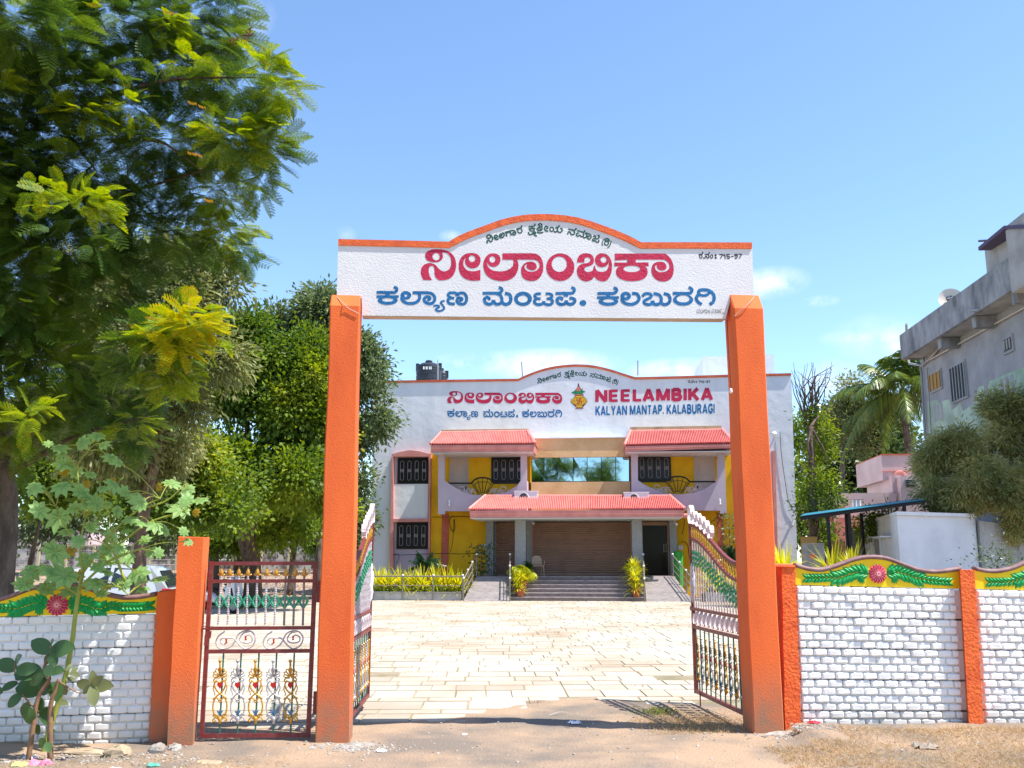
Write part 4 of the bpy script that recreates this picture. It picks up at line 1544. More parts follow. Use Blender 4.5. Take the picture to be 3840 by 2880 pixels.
# latch
lt = MB()
bar2(lt, (430, 754), (600, 752), 10, .026)
lt.build('bolt', M['maroon'], wg)
lt = MB()
GF.poly(lt, [z1(*p) for p in [(468, 765), (502, 768), (498, 810), (480, 835), (478, 870), (450, 868), (455, 800)]], WD + .018, WD + .034)
lt.build('latch_plate', M['maroon'], wg)
xs10 = [575, 632, 693, 757, 822, 886, 952, 1018, 1082, 1145]
xb10 = [549, 614, 681, 745, 808, 874, 938, 1004, 1068, 1134]


def scl():
    return (gp(1000, 600) - gp(900, 600)).length / 100


Z = scl()
# finial tip (unit zoom px), diamond
ft = MB()
ft.lathe([(2, -12), (5, -6), (3, 0), (9, 8), (12, 14), (11, 28), (5, 44), (2, 58)], (0, 0, 0), 8)
ft.tube([(-20, 0, 12), (-10, 0, 4), (0, 0, 12), (10, 0, 4), (20, 0, 12)], [4, 5, 6, 5, 4], 5)
ftm = ft.mesh('finial', M['gold'], smooth=True)
dm = MB()
n_ = 10
for s in (-1, 1):
    pts = [(0, 0, 40), (s * 7, 0, 30), (s * 20, 0, 4), (s * 22, 0, 0), (s * 20, 0, -4), (s * 7, 0, -30), (0, 0, -40)]
    dm.tube(pts, [6, 6, 7, 8, 7, 6, 6], 5)
    for q in range(7):
        zz = -24 + q * 8
        xx = s * (7 + 14 * (1 - abs(zz) / 30))
        dm.box(min(xx, xx + s * 8), max(xx, xx + s * 8), -7, 7, zz - 2, zz + 2)
dmm = dm.mesh('diamond', M['gate_green'])
gang = math.atan2(.09, 1)
for i, (xt, xb) in enumerate(zip(xs10, xb10)):
    mt = M['bar_white'] if i < 7 else M['bar_grey']
    b = MB()
    x_at = lambda y: xt + (xb - xt) * (y - 345) / (735 - 345)
    pts = [gp(x_at(y), y) for y in range(385, 737, 8)]
    b.tube(pts, [(.0125 if q % 2 else .009) if i < 7 else .011 for q in range(len(pts))], 6)
    b.build('bar', mt, wg)
    for me, yy in ((ftm, 388), (dmm, 563)):
        o = place(me, me.name.split('.')[0], wg)
        o.location = gp(x_at(yy), yy) - OFF[wg.name]
        o.scale = (Z * 1.25, Z * 1.25, Z * 1.15)
        o.rotation_euler = (0, 0, gang)
for i, (xt, xb) in enumerate(zip([587, 709, 832, 954, 1076], [558, 681, 805, 929, 1049])):
    b = MB()
    b.tube([gp(xt, 920), gp(xb, 1478)], .0085, 6)
    b.build('stem', M['bar_green'], wg)
    o = ornament(wg, 0, 0, 425 * Z, 'gold' if i % 2 == 0 else 'silver', 0, 1.0)
    xo = xt + (xb - xt) * (1415 - 920) / 558
    o.location = gp(xo, 1412, .012) - OFF[wg.name]
    o.rotation_euler = (0, R(-3.0), gang)
for (ox) in (0, 328):
    for pts in ([(596, 770), (555, 800), (536, 840), (550, 880), (590, 890), (640, 870), (668, 835), (690, 790), (730, 768), (780, 772), (808, 815), (790, 865), (745, 890), (705, 870), (660, 820), (620, 815), (580, 815), (565, 840), (590, 860), (608, 845)],
                [(770, 770), (720, 785), (700, 830), (735, 850), (780, 840), (785, 810), (755, 795), (735, 815)]):
        b = MB()
        b.tube([gp(p.x + ox, p.y) for p in crom([Vector(q) for q in pts], 4)], .008, 5)
        b.build('scroll', M['bar_white'], wg)
    for (lx, ly) in ((603, 838), (737, 818)):
        b = MB()
        ps = [(lx + ox - 6, ly - 16), (lx + ox + 8, ly - 14), (lx + ox + 5, ly), (lx + ox + 9, ly + 12), (lx + ox - 8, ly + 16), (lx + ox - 3, ly + 2)]
        GF.poly(b, [z1(*p) for p in ps], WD - .008, WD + .010)
        b.build('red_leaf', M['gate_red'], wg)

# ------------------------------------------------------------------ the hall
BF = Fr((0, 42.5), (1, -.0875))
zA = lambda x, y: (1340 + x / 2.242, 1560 + y / 2.242)
zB = lambda x, y: (2000 + x / 2.2425, 1560 + y / 2.2425)
zD = lambda x, y: (1700 + x / 2.458, 1780 + y / 2.458)
hall = thing('marriage_hall', 'two-storey white and yellow hall with salmon tiled awnings, curved parapet and painted name', 'building', tuple(BF.W(2180, 2200, 0)[:2]) + (0,))


def bx(name, mt, p0, p1, d0, d1, parent=None, zmin=None):
    mb = MB()
    BF.pbox(mb, *p0, *p1, d0, d1, zmin)
    return mb.build(name, M[mt], parent or hall)


def bpoly(name, mt, pts, d0, d1, parent=None):
    mb = MB()
    BF.poly(mb, pts, d0, d1)
    return mb.build(name, M[mt], parent or hall)


ptop = [(1400, 1431), (1700, 1426), (1943, 1423)] + [(p.x, p.y) for p in crom([(1943, 1423), (1985, 1404), (2040, 1385), (2095, 1374), (2160, 1369), (2225, 1373), (2290, 1388), (2340, 1404), (2382, 1417)], 3)][1:] + [(2560, 1413), (2720, 1408), (2967, 1402)]
wall_b = bpoly('wall', 'b_white', ptop + [(2996, 2262), (1389, 2262)], -.25, 0)
a0, _ = BF.px(1410, 2000, -.25)
a1, _ = BF.px(2978, 2000, -.25)
zt = BF.px(1700, 1445, -.25)[1]
mb = MB()
BF.box(mb, a0, a1, -13, -.252, -.1, zt - .5)
mb.build('rear_block', M['b_white'], hall)
# red coping following the parapet
cpm = MB()
sec = []
for i, (x, y) in enumerate(ptop):
    a, z = BF.px(x, y, .03)
    sec.append([BF.P(a, .05, z - .07), BF.P(a, .075, z - .03), BF.P(a, .05, z - .02), BF.P(a, .06, z + .03), BF.P(a, -.27, z + .04), BF.P(a, -.27, z - .07)])
vs = [p for s in sec for p in s]
cpm.add(vs, [(i * 6 + j, i * 6 + (j + 1) % 6, (i + 1) * 6 + (j + 1) % 6, (i + 1) * 6 + j) for i in range(len(sec) - 1) for j in range(6)] + [(5, 4, 3, 2, 1, 0), tuple(range(len(vs) - 6, len(vs)))])
cpm.build('parapet_coping', M['b_red'], hall)
# painted names
gy = lambda x, y: (1677 + (x - 1578) * (431 / 947.6) + 0, 1466.5 + (y - 934.6) * (47 / 119.4))
ink(BF, .006, gy, word_big, 'letter', M['pink_txt'], wall_b)
ink(BF, .006, lambda x, y: (1677 + (x - 1412) * .3388, 1532 + (y - 1070) * .43), word_blue, 'letter', M['blue_txt'], wall_b)
ink(BF, .006, lambda x, y: (2015 + (x - 1823) * .647, 1390.6 + (y - 837) * .647 - (x - 1823) * .012), word_green, 'letter', M['green_txt'], wall_b)
ink(BF, .006, lambda x, y: (2579 + (x - 2620) * .52, 1423 + (y - 944) * .52), word_reg, 'letter', M['black_txt'], wall_b)


GLY = {'N': (.95, [[(0, 0), (0, 1)], [(0, 1), (.95, 0)], [(.95, 0), (.95, 1)]]), 'E': (.80, [[(0, 0), (0, 1)], [(0, .92), (.8, .92)], [(0, .5), (.74, .5)], [(0, .08), (.8, .08)]]),
       'L': (.72, [[(0, 0), (0, 1)], [(0, .08), (.74, .08)]]), 'A': (1.0, [[(0, 0), (.5, 1)], [(.5, 1), (1.0, 0)], [(.2, .28), (.8, .28)]]),
       'M': (1.15, [[(0, 0), (0, 1)], [(.04, 1), (.575, .05)], [(.575, .05), (1.11, 1)], [(1.15, 0), (1.15, 1)]]),
       'B': (.82, [[(0, 0), (0, 1)], [(0, .92), (.55, .92), (.72, .80), (.68, .62), (.5, .53), (0, .53)], [(.5, .53), (.76, .42), (.82, .26), (.7, .1), (.45, .07), (0, .07)]]),
       'I': (0, [[(0, 0), (0, 1)]]), 'K': (.85, [[(0, 0), (0, 1)], [(.85, 1), (.08, .38)], [(.30, .58), (.9, 0)]]), 'Y': (.9, [[(0, 1), (.45, .45)], [(.9, 1), (.45, .45)], [(.45, .5), (.45, 0)]]),
       'T': (.8, [[(0, .92), (.8, .92)], [(.4, .9), (.4, 0)]]), 'P': (.75, [[(0, 0), (0, 1)], [(0, .92), (.5, .92), (.72, .8), (.72, .6), (.5, .46), (0, .46)]]),
       'U': (.85, [[(0, 1), (0, .3), (.12, .12), (.42, .05), (.73, .12), (.85, .3), (.85, 1)]]), 'R': (.85, [[(0, 0), (0, 1)], [(0, .92), (.5, .92), (.74, .8), (.74, .6), (.5, .46), (0, .46)], [(.4, .46), (.88, 0)]]),
       'G': (.9, [[(.88, .75), (.7, .92), (.4, .95), (.1, .8), (0, .5), (.1, .2), (.4, .05), (.75, .1), (.88, .25), (.88, .48)], [(.5, .46), (.9, .46)]]), '.': (0, [[(0, 0), (0, .2)]])}


def latin(txt, p0, p1, h_px, mt, wx, gap):
    """block capitals painted between two photo points on the wall; wx = stroke / letter height"""
    x = wx / 2
    items = []
    for ch in txt:
        if ch == ' ':
            x += gap * 4.2
            continue
        w, st = GLY[ch]
        w *= .86
        if ch == 'A' and items and items[-1][3] == 'L':
            x -= gap * 1.6
        items.append((x, w / max(GLY[ch][0], 1e-6), st, ch))
        x += w + wx + gap
    tot = x - gap - wx / 2
    k = Ink()

    def fx(a, b):
        s = a / tot
        return (p0[0] + (p1[0] - p0[0]) * s, p0[1] + (p1[1] - p0[1]) * s - b * h_px)
    k.fx = fx
    for (ox, sc_, st, _c) in items:
        for s in st:
            k.stroke([(ox + u * sc_, v) for u, v in s], wx if abs(s[0][1] - s[-1][1]) > .3 or len(s) > 2 else wx * .72, True)
    k.build('letter', M[mt], BF, .006, wall_b)


latin('NEELAMBIKA', (2180 + 180 / 3.456, 1340 + 578 / 3.456), (2180 + 1710 / 3.456, 1340 + 550 / 3.456), 44, 'pink_txt', .33, .10)
latin('KALYAN MANTAP. KALABURAGI', (2180 + 183 / 3.456, 1340 + 752 / 3.456), (2180 + 1728 / 3.456, 1340 + 722 / 3.456), 34, 'blue_txt', .27, .11)
# water-pot emblem
zK = lambda x, y: (2120 + x / 15.08, 1430 + y / 15.08)


def kpoly(pts, mt, d, nm='emblem'):
    k = Ink(zK)
    k.poly(pts)
    k.build(nm, M[mt], BF, d, wall_b)


kpoly([(495, 795), (550, 715), (340, 655), (400, 590), (480, 550), (540, 560), (535, 440), (600, 520), (610, 430), (700, 310), (725, 110), (770, 110), (790, 260), (890, 430), (930, 450), (970, 375), (975, 540), (1060, 540), (1145, 600), (1000, 650), (980, 715), (1045, 785),
       (990, 800), (1200, 1000), (1250, 1120), (1220, 1200), (985, 1470), (1015, 1555), (560, 1560), (615, 1470), (330, 1200), (300, 1110), (340, 1030), (600, 800)], 'black_txt', .006)
M['k_yellow'] = mat('emblem_yellow', (.72, .44, .03), .7)
M['k_pink'] = mat('emblem_pink', (.62, .18, .13), .7)
M['k_green'] = mat('emblem_green', (.01, .28, .10), .7)
M['k_red'] = mat('emblem_red', (.36, .015, .02), .7)
kpoly([(620, 810), (960, 810), (1180, 1010), (1225, 1110), (1190, 1190), (970, 1370), (610, 1370), (360, 1190), (330, 1110), (360, 1030)], 'k_yellow', .009)
kpoly([(560, 720), (965, 720), (990, 770), (540, 770)], 'k_pink', .009)
kpoly([(620, 1490), (960, 1490), (975, 1530), (600, 1530)], 'k_pink', .009)
kpoly([(610, 1385), (970, 1385), (960, 1465), (625, 1465)], 'k_yellow', .009)
kpoly([(620, 560), (625, 440), (710, 320), (745, 250), (790, 320), (870, 440), (860, 530), (745, 560)], 'k_pink', .009)
for leaf in ([(380, 650), (430, 590), (500, 565), (550, 610), (590, 705), (560, 705), (480, 660)], [(545, 490), (610, 560), (690, 620), (680, 705), (610, 705), (560, 590)], [(745, 480), (800, 600), (800, 705), (690, 705), (695, 580)],
             [(960, 430), (955, 520), (880, 620), (850, 705), (810, 705), (810, 560), (900, 480)], [(1110, 590), (1060, 560), (960, 570), (890, 640), (870, 705), (970, 705), (1010, 630)]):
    kpoly(leaf, 'k_green', .010)
k = Ink(zK)
for s in ([(650, 975), (650, 1110), (920, 1110), (920, 1245)], [(915, 985), (785, 985), (785, 1235), (645, 1235)]):
    k.stroke(s, 44, True)
for (x, y) in ((715, 1035), (850, 1040), (705, 1168), (848, 1168)):
    k.ring((x, y), (22, 20))
k.build('emblem', M['k_red'], BF, .011, wall_b)
k = Ink(zK)
for (x, y) in ((485, 1110), (1065, 1110)):
    k.ring((x, y), (80, 80), (x, y), (58, 58), 10)
    k.ring((x, y), (26, 26))
for y in (895, 1325):
    for q in range(7):
        x = 570 + q * 70 if y == 895 else 545 + q * 77
        k.ring((x, y), (18, 22))
k.stroke([(470, 945), (1080, 935)], 16, True)
k.stroke([(440, 1275), (1120, 1275)], 16, True)
k.build('emblem', M['k_red'], BF, .0115, wall_b)

# rods on the parapet, drain spout
for (x, y0, y1, lab) in ((1960, 1418, 1357, 'thin upright iron rod left of the curved parapet crown'), (2392, 1408, 1352, 'thin upright iron rod right of the curved parapet crown'), (1642, 1425, 1349, 'short thin rod on the roof beside the black water tanks')):
    r_ = MB()
    r_.tube([BF.W(x, y0, -.05 if x > 1700 else -2), BF.W(x - (4 if x == 1960 else 0), y1, .02 if x > 1700 else -2)], .028, 6)
    tag(r_.build('iron_rod', M['pipe']), lab, 'rod')

# -------- yellow ground behind the balconies
for (p0, p1) in ((zA(612, 290), zA(1462, 1400)), (zB(810, 300), zB(1700, 1400))):
    bx('yellow_wall', 'b_yellow', p0, p1, .002, .06, zmin=0)
bx('red_pilaster', 'b_red', zA(708, 822), zA(766, 1270), .06, .12, zmin=0)
bx('red_pilaster', 'b_red', zB(1550, 820), zB(1600, 1260), .06, .12, zmin=0)
# centre: beige bands, ribbon window
CD = .55
bx('beige_band', 'b_beige', zA(1462, 186), zB(800, 346), .002, CD)
bx('beige_band', 'b_beige', zA(1462, 553), zB(818, 880), .002, CD)
bx('beige_side', 'b_yellow', zA(1452, 340), zA(1463, 560), .002, CD - .01)
mb = MB()
BF.pbox(mb, *zA(1400, 178), *zB(812, 186), 0.003, CD + .06)
mb.build('ledge', M['b_white'], hall)
rw = bx('ribbon_window', 'dark', zA(1462, 346), zB(814, 553), .002, CD - .12)
xe = [zA(1466, 0)[0], zA(1576, 0)[0], zA(1693, 0)[0]] + [zB(x, 0)[0] for x in (98, 216, 335, 453, 571, 690, 806)]
for i in range(len(xe) - 1):
    mb = MB()
    y0 = zA(0, 356)[1] if i < 3 else zB(0, 348)[1]
    q = [(xe[i] + 1.2, y0), (xe[i + 1] - 1.2, y0), (xe[i + 1] - 1.2, zA(0, 548)[1]), (xe[i] + 1.2, zA(0, 548)[1])]
    tilt = random.uniform(-.004, .004)
    A = [BF.W(*q[0], CD - .10), BF.W(*q[1], CD - .10), BF.W(*q[2], CD - .10), BF.W(*q[3], CD - .10)]
    A[0] += BF.n * tilt
    A[3] -= BF.n * tilt
    mb.prism(A, [p - BF.n * .015 for p in A])
    mb.build('pane', M['glass'], rw)


# -------- grilled windows and panelled doors
def window(p0, p1, d, ncol=4):
    (x0, y0), (x1, y1) = p0, p1
    fr0 = bx('window', 'dark', p0, p1, d - .05, d)
    mb = MB()
    BF.pbox(mb, x0 + 3, y0 + 4, x1 - 3, y1 - 4, d, d + .012)
    mb.build('pane', M['pane_dark'], fr0)
    wh = MB()
    bl = MB()
    a0, z0 = BF.px(x0 + 2, y1 - 3, d + .05)
    a1, z1_ = BF.px(x1 - 2, y0 + 2, d + .05)
    w = (a1 - a0) / ncol
    for i in range(ncol):
        ac = a0 + w * (i + .5)
        zc, hh = (z0 + z1_) / 2, (z1_ - z0) * .40
        ww = w * .24
        pts = []
        for q in range(20):
            an = 2 * math.pi * q / 20
            pts.append(BF.P(ac + ww * math.cos(an), d + .045, zc + (hh - ww) * (1 if math.sin(an) > 0 else -1) + ww * math.sin(an)))
        pts.append(pts[0])
        wh.tube(pts, .007, 4, False)
        pts = [BF.P(ac + ww * .8 * math.cos(2 * math.pi * q / 12), d + .045, zc + ww * .8 * math.sin(2 * math.pi * q / 12)) for q in range(13)]
        wh.tube(pts, .010, 4, False)
        pts = [BF.P(ac + ww * .4 * math.cos(2 * math.pi * q / 8), d + .045, zc + ww * .4 * math.sin(2 * math.pi * q / 8)) for q in range(9)]
        wh.tube(pts, .008, 4, False)
    g1 = wh.build('grille_rings', M['bar_white'], fr0)
    g1['kind'] = 'stuff'
    for i in range(ncol + 1):
        a = a0 + w * i
        bl.tube([BF.P(a, d + .04, z0), BF.P(a, d + .04, z1_)], .022 if i in (0, 2, 4) else .014, 4)
    for z in (z0 + .03, z1_ - .08, (z0 + z1_) / 2, z1_):
        bl.tube([BF.P(a0, d + .04, z), BF.P(a1, d + .04, z)], .012, 4)
    g2 = bl.build('grille_bars', M['dark'], fr0)
    g2['kind'] = 'stuff'
    return fr0


def door(p0, p1, d, knob):
    (x0, y0), (x1, y1) = p0, p1
    o = bx('door', 'ch_door', p0, p1, d - .03, d)
    w, h = x1 - x0, y1 - y0
    mb = MB()
    for q in ((x0 - 2, y0 - 3, x0 + 2, y1), (x1 - 2, y0 - 3, x1 + 2, y1), (x0 + 2, y0 - 3, x1 - 2, y0 + 1)):
        mb = MB()
        BF.pbox(mb, *q, d, d + .05)
        mb.build('door_frame', M['ch_door'], o)
    # raised arched panel outline
    pts = [(x0 + w * .2, y1 - 4), (x0 + w * .2, y0 + h * .2), (x0 + w * .35, y0 + h * .17), (x0 + w * .5, y0 + h * .12), (x0 + w * .65, y0 + h * .17), (x0 + w * .8, y0 + h * .2), (x0 + w * .8, y1 - 4)]
    mb = MB()
    mb.tube([BF.W(x, y, d + .008) for x, y in pts], .02, 4)
    mb.build('panel_moulding', M['ch_door'], o)
    mb = MB()
    xk = x1 - w * .12 if knob > 0 else x0 + w * .14
    mb.tube([BF.W(xk, y0 + h * .72, d + .05), BF.W(xk, y0 + h * .84, d + .05)], .02, 6)
    mb.build('handle', M['dark'], o)


window(zA(1126, 345), zA(1400, 560), .12)
window(zB(878, 328), zB(1155, 548), .12)
door(zA(778, 352), zA(930, 690), .10, 1)
door(zB(1357, 325), zB(1524, 690), .10, -1)

# left bay: salmon frame round two grilled windows
PB = .30
out = [zA(285, 1290), zA(288, 325), zA(440, 290), zA(612, 322), zA(608, 1290)]
for nm, pts in (('bay_jamb', [zA(272, 1290), zA(290, 320), zA(303, 330), zA(303, 1290)]), ('bay_jamb', [zA(594, 1290), zA(600, 340), zA(617, 322), zA(608, 1290)]),
                ('bay_head', [zA(290, 322), zA(340, 306), zA(440, 286), zA(520, 296), zA(617, 322), zA(600, 341), zA(303, 341)]), ('bay_sill', [zA(303, 865), zA(594, 862), zA(594, 888), zA(303, 892)])):
    bpoly(nm, 'b_pink', pts, .002, PB)
bx('bay_panel', 'b_white', zA(303, 572), zA(594, 864), .002, .16)
bx('bay_panel', 'b_lav', zA(303, 341), zA(594, 572), .002, .05)
bx('bay_panel', 'b_lav', zA(303, 892), zA(594, 1290), .002, .05, zmin=0)
window(zA(338, 352), zA(598, 568), .10)
window(zA(330, 896), zA(592, 1118), .10)
# right bay mostly hidden by the gateway pillar
bpoly('bay_jamb', 'b_pink', [(2896, 1690), (2907, 1690), (2922, 2250), (2910, 2250)], .002, .22)
bpoly('bay_jamb', 'b_pink', [(2772, 1700), (2782, 1700), (2790, 2250), (2778, 2250)], .002, .30)

# -------- balconies
BDp = 1.45


def balcony(z, outer, opening, side):
    scr = Ink()
    scr.poly([z(*p) for p in outer])
    scr.cut([z(*p) for p in opening])
    V, Fc = scr.tris()
    mb = MB()
    fr = [BF.px(v.x, v.y, BDp) for v in V]
    mb.add([BF.P(a, BDp, zz) for a, zz in fr], Fc)
    mb.add([BF.P(a, BDp - .16, zz) for a, zz in fr], Fc)
    for loop in (outer, opening):
        L_ = [BF.px(*z(*p), BDp) for p in loop]
        for i in range(len(L_)):
            a, b = L_[i], L_[(i + 1) % len(L_)]
            mb.add([BF.P(a[0], BDp, a[1]), BF.P(b[0], BDp, b[1]), BF.P(b[0], BDp - .16, b[1]), BF.P(a[0], BDp - .16, a[1])], [(0, 1, 2, 3)])
    o = mb.build('balcony_front', M['b_lav'], hall)
    a0, _ = BF.px(*z(*outer[0]), BDp)
    a1, _ = BF.px(*z(*outer[1]), BDp)
    zl = BF.px(*z(opening[0][0], 690), BDp)[1]
    zb = BF.px(*z(*outer[2]), BDp)[1]
    ztop = BF.px(*z(*outer[0]), BDp)[1]
    m2 = MB()
    BF.box(m2, a0 + .02, a1 - .02, .06, BDp - .165, zl - .12, zl)
    m2.build('balcony_floor', M['b_lav'], hall)
    for (u0, u1) in ((a0, a0 + .12), (a1 - .12, a1)):
        m2 = MB()
        BF.box(m2, u0, u1, .06, BDp - .165, zb + .02, zl + .75)
        m2.build('balcony_side', M['b_lav'], hall)
    return zl


openA = [(735, 285), (1372, 285), (1372, 545), (1335, 592), (1250, 640), (1150, 660), (1055, 667), (960, 660), (880, 634), (800, 588), (762, 562), (735, 545)]
balcony(zA, [(680, 285), (1425, 285), (1425, 800), (737, 800), (737, 826), (678, 826)], openA, -1)
openB = [(880, 262), (1548, 262), (1548, 540), (1530, 556), (1450, 610), (1350, 645), (1225, 660), (1100, 648), (1000, 610), (920, 570), (880, 540)]
balcony(zB, [(822, 262), (1608, 262), (1622, 820), (1570, 820), (1570, 795), (828, 795)], openB, 1)


def spiral(c, r0, turns, s, a0=0, n=18):
    return [(c[0] + s * r0 * (1 - .72 * q / n) * math.cos(a0 + turns * 2 * math.pi * q / n), c[1] + r0 * (1 - .72 * q / n) * math.sin(a0 + turns * 2 * math.pi * q / n)) for q in range(n + 1)]


def railing(z, x0, x1, y, ax0, ax1, apex, cx, ybase):
    t = MB()
    D_ = BDp - .08
    pts = [(x0, y), (ax0, y)] + [(p.x, p.y) for p in crom([(ax0, y), (ax0 + (cx - ax0) * .4, y - (y - apex) * .75), (cx, apex), (ax1 - (ax1 - cx) * .4, y - (y - apex) * .75), (ax1, y)], 4)] + [(x1, y)]
    t.tube([BF.W(*z(*p), D_) for p in pts], .035, 6)
    o = t.build('balcony_rail', M['dark'], hall)
    s = MB()
    for q in range(-2, 3):
        xe_ = cx + q * (ax1 - ax0) * .22
        ye = apex + abs(q) ** 1.6 * 12
        s.tube([BF.W(*z(cx + q * 14, ybase - 22), D_), BF.W(*z(xe_, ye), D_)], .016, 5)
    s.tube([BF.W(*z(p.x, p.y), D_) for p in crom([(ax0 + 28, y + 18), (cx - 50, apex + 42), (cx, apex + 36), (cx + 50, apex + 42), (ax1 - 28, y + 18)], 3)], .016, 5)
    s.tube([BF.W(*z(ax0, y), D_), BF.W(*z(cx - 38, ybase - 20), D_)], .02, 5)
    s.tube([BF.W(*z(ax1, y), D_), BF.W(*z(cx + 38, ybase - 20), D_)], .02, 5)
    s.tube([BF.W(*z(p.x, p.y), D_) for p in crom([(cx - 40, ybase - 8), (cx, ybase - 26), (cx + 40, ybase - 8)], 3)], .016, 5)
    q_ = s.build('fan_bars', M['dark'], hall)
    q_['kind'] = 'stuff'
    w_ = MB()
    for sgn in (-1, 1):
        for (dx, dy, r, a) in ((178, y - ybase + 50, 38, 0), (118, y - ybase + 68, 30, 2.0), (80, y - ybase + 86 - 4, 34, 4.0), (150, y - ybase + 84 - 6, 24, 3.0)):
            w_.tube([BF.W(*z(cx + sgn * dx + (px_ - 0), ybase + dy - 0 + py_ * 1), D_) for px_, py_ in spiral((0, 0), r, 1.4, sgn, a)], .018, 5)
    q_ = w_.build('scrollwork', M['bar_white'], hall)
    q_['kind'] = 'stuff'


railing(zA, 760, 1368, 565, 958, 1150, 518, 1053, 668)
railing(zB, 905, 1532, 552, 1112, 1318, 508, 1215, 660)


# -------- tiled awnings
def awning(pl, pr, rl, rr, fl, fr2, dE, dR, nrib, band=None, d_back=0.0):
    """photo points: eave left/right, ridge left/right (front ends), fascia foot left/right"""
    e0, e1 = BF.px(*pl, dE), BF.px(*pr, dE)
    r0, r1 = BF.px(*rl, dR), BF.px(*rr, dR)
    f0, f1 = BF.px(*fl, dE), BF.px(*fr2, dE)
    mb = MB()
    vs, fs = [], []
    n = nrib * 4
    for i in range(n + 1):
        s = i / n
        a = e0[0] + (e1[0] - e0[0]) * s
        ze = e0[1] + (e1[1] - e0[1]) * s
        ph = (i % 4)
        h = (.085 if ph in (1, 2) else 0.0)
        # how far up this rib runs before the hip cuts it
        if a < r0[0]:
            up = (a - e0[0]) / (r0[0] - e0[0])
        elif a > r1[0]:
            up = (e1[0] - a) / (e1[0] - r1[0])
        else:
            up = 1
        up = max(.0, min(1, up))
        zr = r0[1] + (r1[1] - r0[1]) * min(1, max(0, (a - r0[0]) / (r1[0] - r0[0])))
        vs.append(BF.P(a, dE + .02 + h * .3, ze + h))
        vs.append(BF.P(a, dE + .02 + (dR - dE) * up + h * .3, ze + (zr - ze) * up + h))
    for i in range(n):
        fs.append((2 * i, 2 * i + 2, 2 * i + 3, 2 * i + 1))
    mb.add(vs, fs)
    o = mb.build('roof_tiles', M['b_roof'], hall)
    for (e, r) in ((e0, r0), (e1, r1)):
        m2 = MB()
        # side slope towards the wall
        m2.add([BF.P(e[0], dE, e[1]), BF.P(r[0], dR, r[1]), BF.P(r[0], d_back, r[1]), BF.P(e[0], d_back, e[1])], [(0, 1, 2, 3)])
        m2.build('side_slope', M['b_roof'], hall)
        m2 = MB()
        m2.tube([BF.P(e[0], dE + .03, e[1] + .04), BF.P(r[0], dR + .03, r[1] + .06)], .07, 6)
        m2.build('hip_ridge', M['b_roof'], hall)
    m2 = MB()
    m2.tube([BF.P(r0[0], dR + .02, r0[1] + .03), BF.P(r1[0], dR + .02, r1[1] + .03)], .06, 6)
    m2.build('ridge', M['b_roof'], hall)
    m2 = MB()
    zf = min(f0[1], f1[1])
    m2.hexa([BF.P(f0[0], dE, f0[1]), BF.P(f1[0], dE, f1[1]), BF.P(f1[0], d_back, f1[1]), BF.P(f0[0], d_back, f0[1]),
             BF.P(e0[0] + .02, dE, e0[1] - .01), BF.P(e1[0] - .02, dE, e1[1] - .01), BF.P(e1[0] - .02, d_back, e1[1] - .01), BF.P(e0[0] + .02, d_back, e0[1] - .01)])
    m2.build('fascia', M['b_pink'], hall)
    m2 = MB()
    m2.tube([BF.P(f0[0], dE + .015, (f0[1] + e0[1]) / 2), BF.P(f1[0], dE + .015, (f1[1] + e1[1]) / 2)], .03, 4)
    m2.build('fascia_ledge', M['b_pink'], hall)
    m2 = MB()
    BF.box(m2, f0[0] + .03, f1[0] - .03, d_back, dE - .02, zf - .03, zf - .004)
    m2.build('soffit', M['hut_white'], hall)
    if band:
        m2 = MB()
        b0, b1 = BF.px(*band[0], dR - .1), BF.px(*band[1], dR - .1)
        m2.hexa([BF.P(r0[0], dR - .05, r0[1] - .1), BF.P(r1[0], dR - .05, r1[1] - .1), BF.P(r1[0], d_back, r1[1] - .1), BF.P(r0[0], d_back, r0[1] - .1),
                 BF.P(b0[0], dR - .05, b0[1]), BF.P(b1[0], dR - .05, b1[1]), BF.P(b1[0], d_back, b1[1]), BF.P(b0[0], d_back, b0[1])])
        m2.build('roof_slab', M['b_roofband'], hall)


awning(zA(615, 243), zA(1496, 238), zA(706, 148), zA(1428, 134), zA(618, 303), zA(1484, 298), 2.1, 1.2, 62, (zA(706, 117), zA(1440, 108)), .002)
awning(zB(768, 252), zB(1690, 232), zB(818, 136), zB(1585, 124), zB(772, 300), zB(1690, 268), 2.1, 1.2, 66, (zB(815, 94), zB(1580, 82)), .002)
awning(zA(938, 793), zB(1276, 789), zA(1078, 680), zB(1147, 680), zA(948, 856), zB(1262, 851), 3.7, 2.2, 118, None, .50)
for (p, z) in (((1305, 840), zB),):
    mb = MB()
    mb.tube([BF.W(*zB(1265, 838), 3.6), BF.W(*zB(1308, 838), 3.6)], .09, 8)
    mb.build('drain_spout', M['b_roof'], hall)

# -------- ground floor front
PF = .93   # platform height
FD = 3.0   # platform front


def gbox(name, mt, x0, x1, d0, d1, z0, ytop, parent=None, z1=None):
    a0, _ = BF.px(x0, 2100, d1)
    a1, _ = BF.px(x1, 2100, d1)
    zt = z1 if z1 is not None else BF.px((x0 + x1) / 2, ytop, d1)[1]
    mb = MB()
    BF.box(mb, a0, a1, d0, d1, z0, zt)
    return mb.build(name, M[mt], parent or hall)


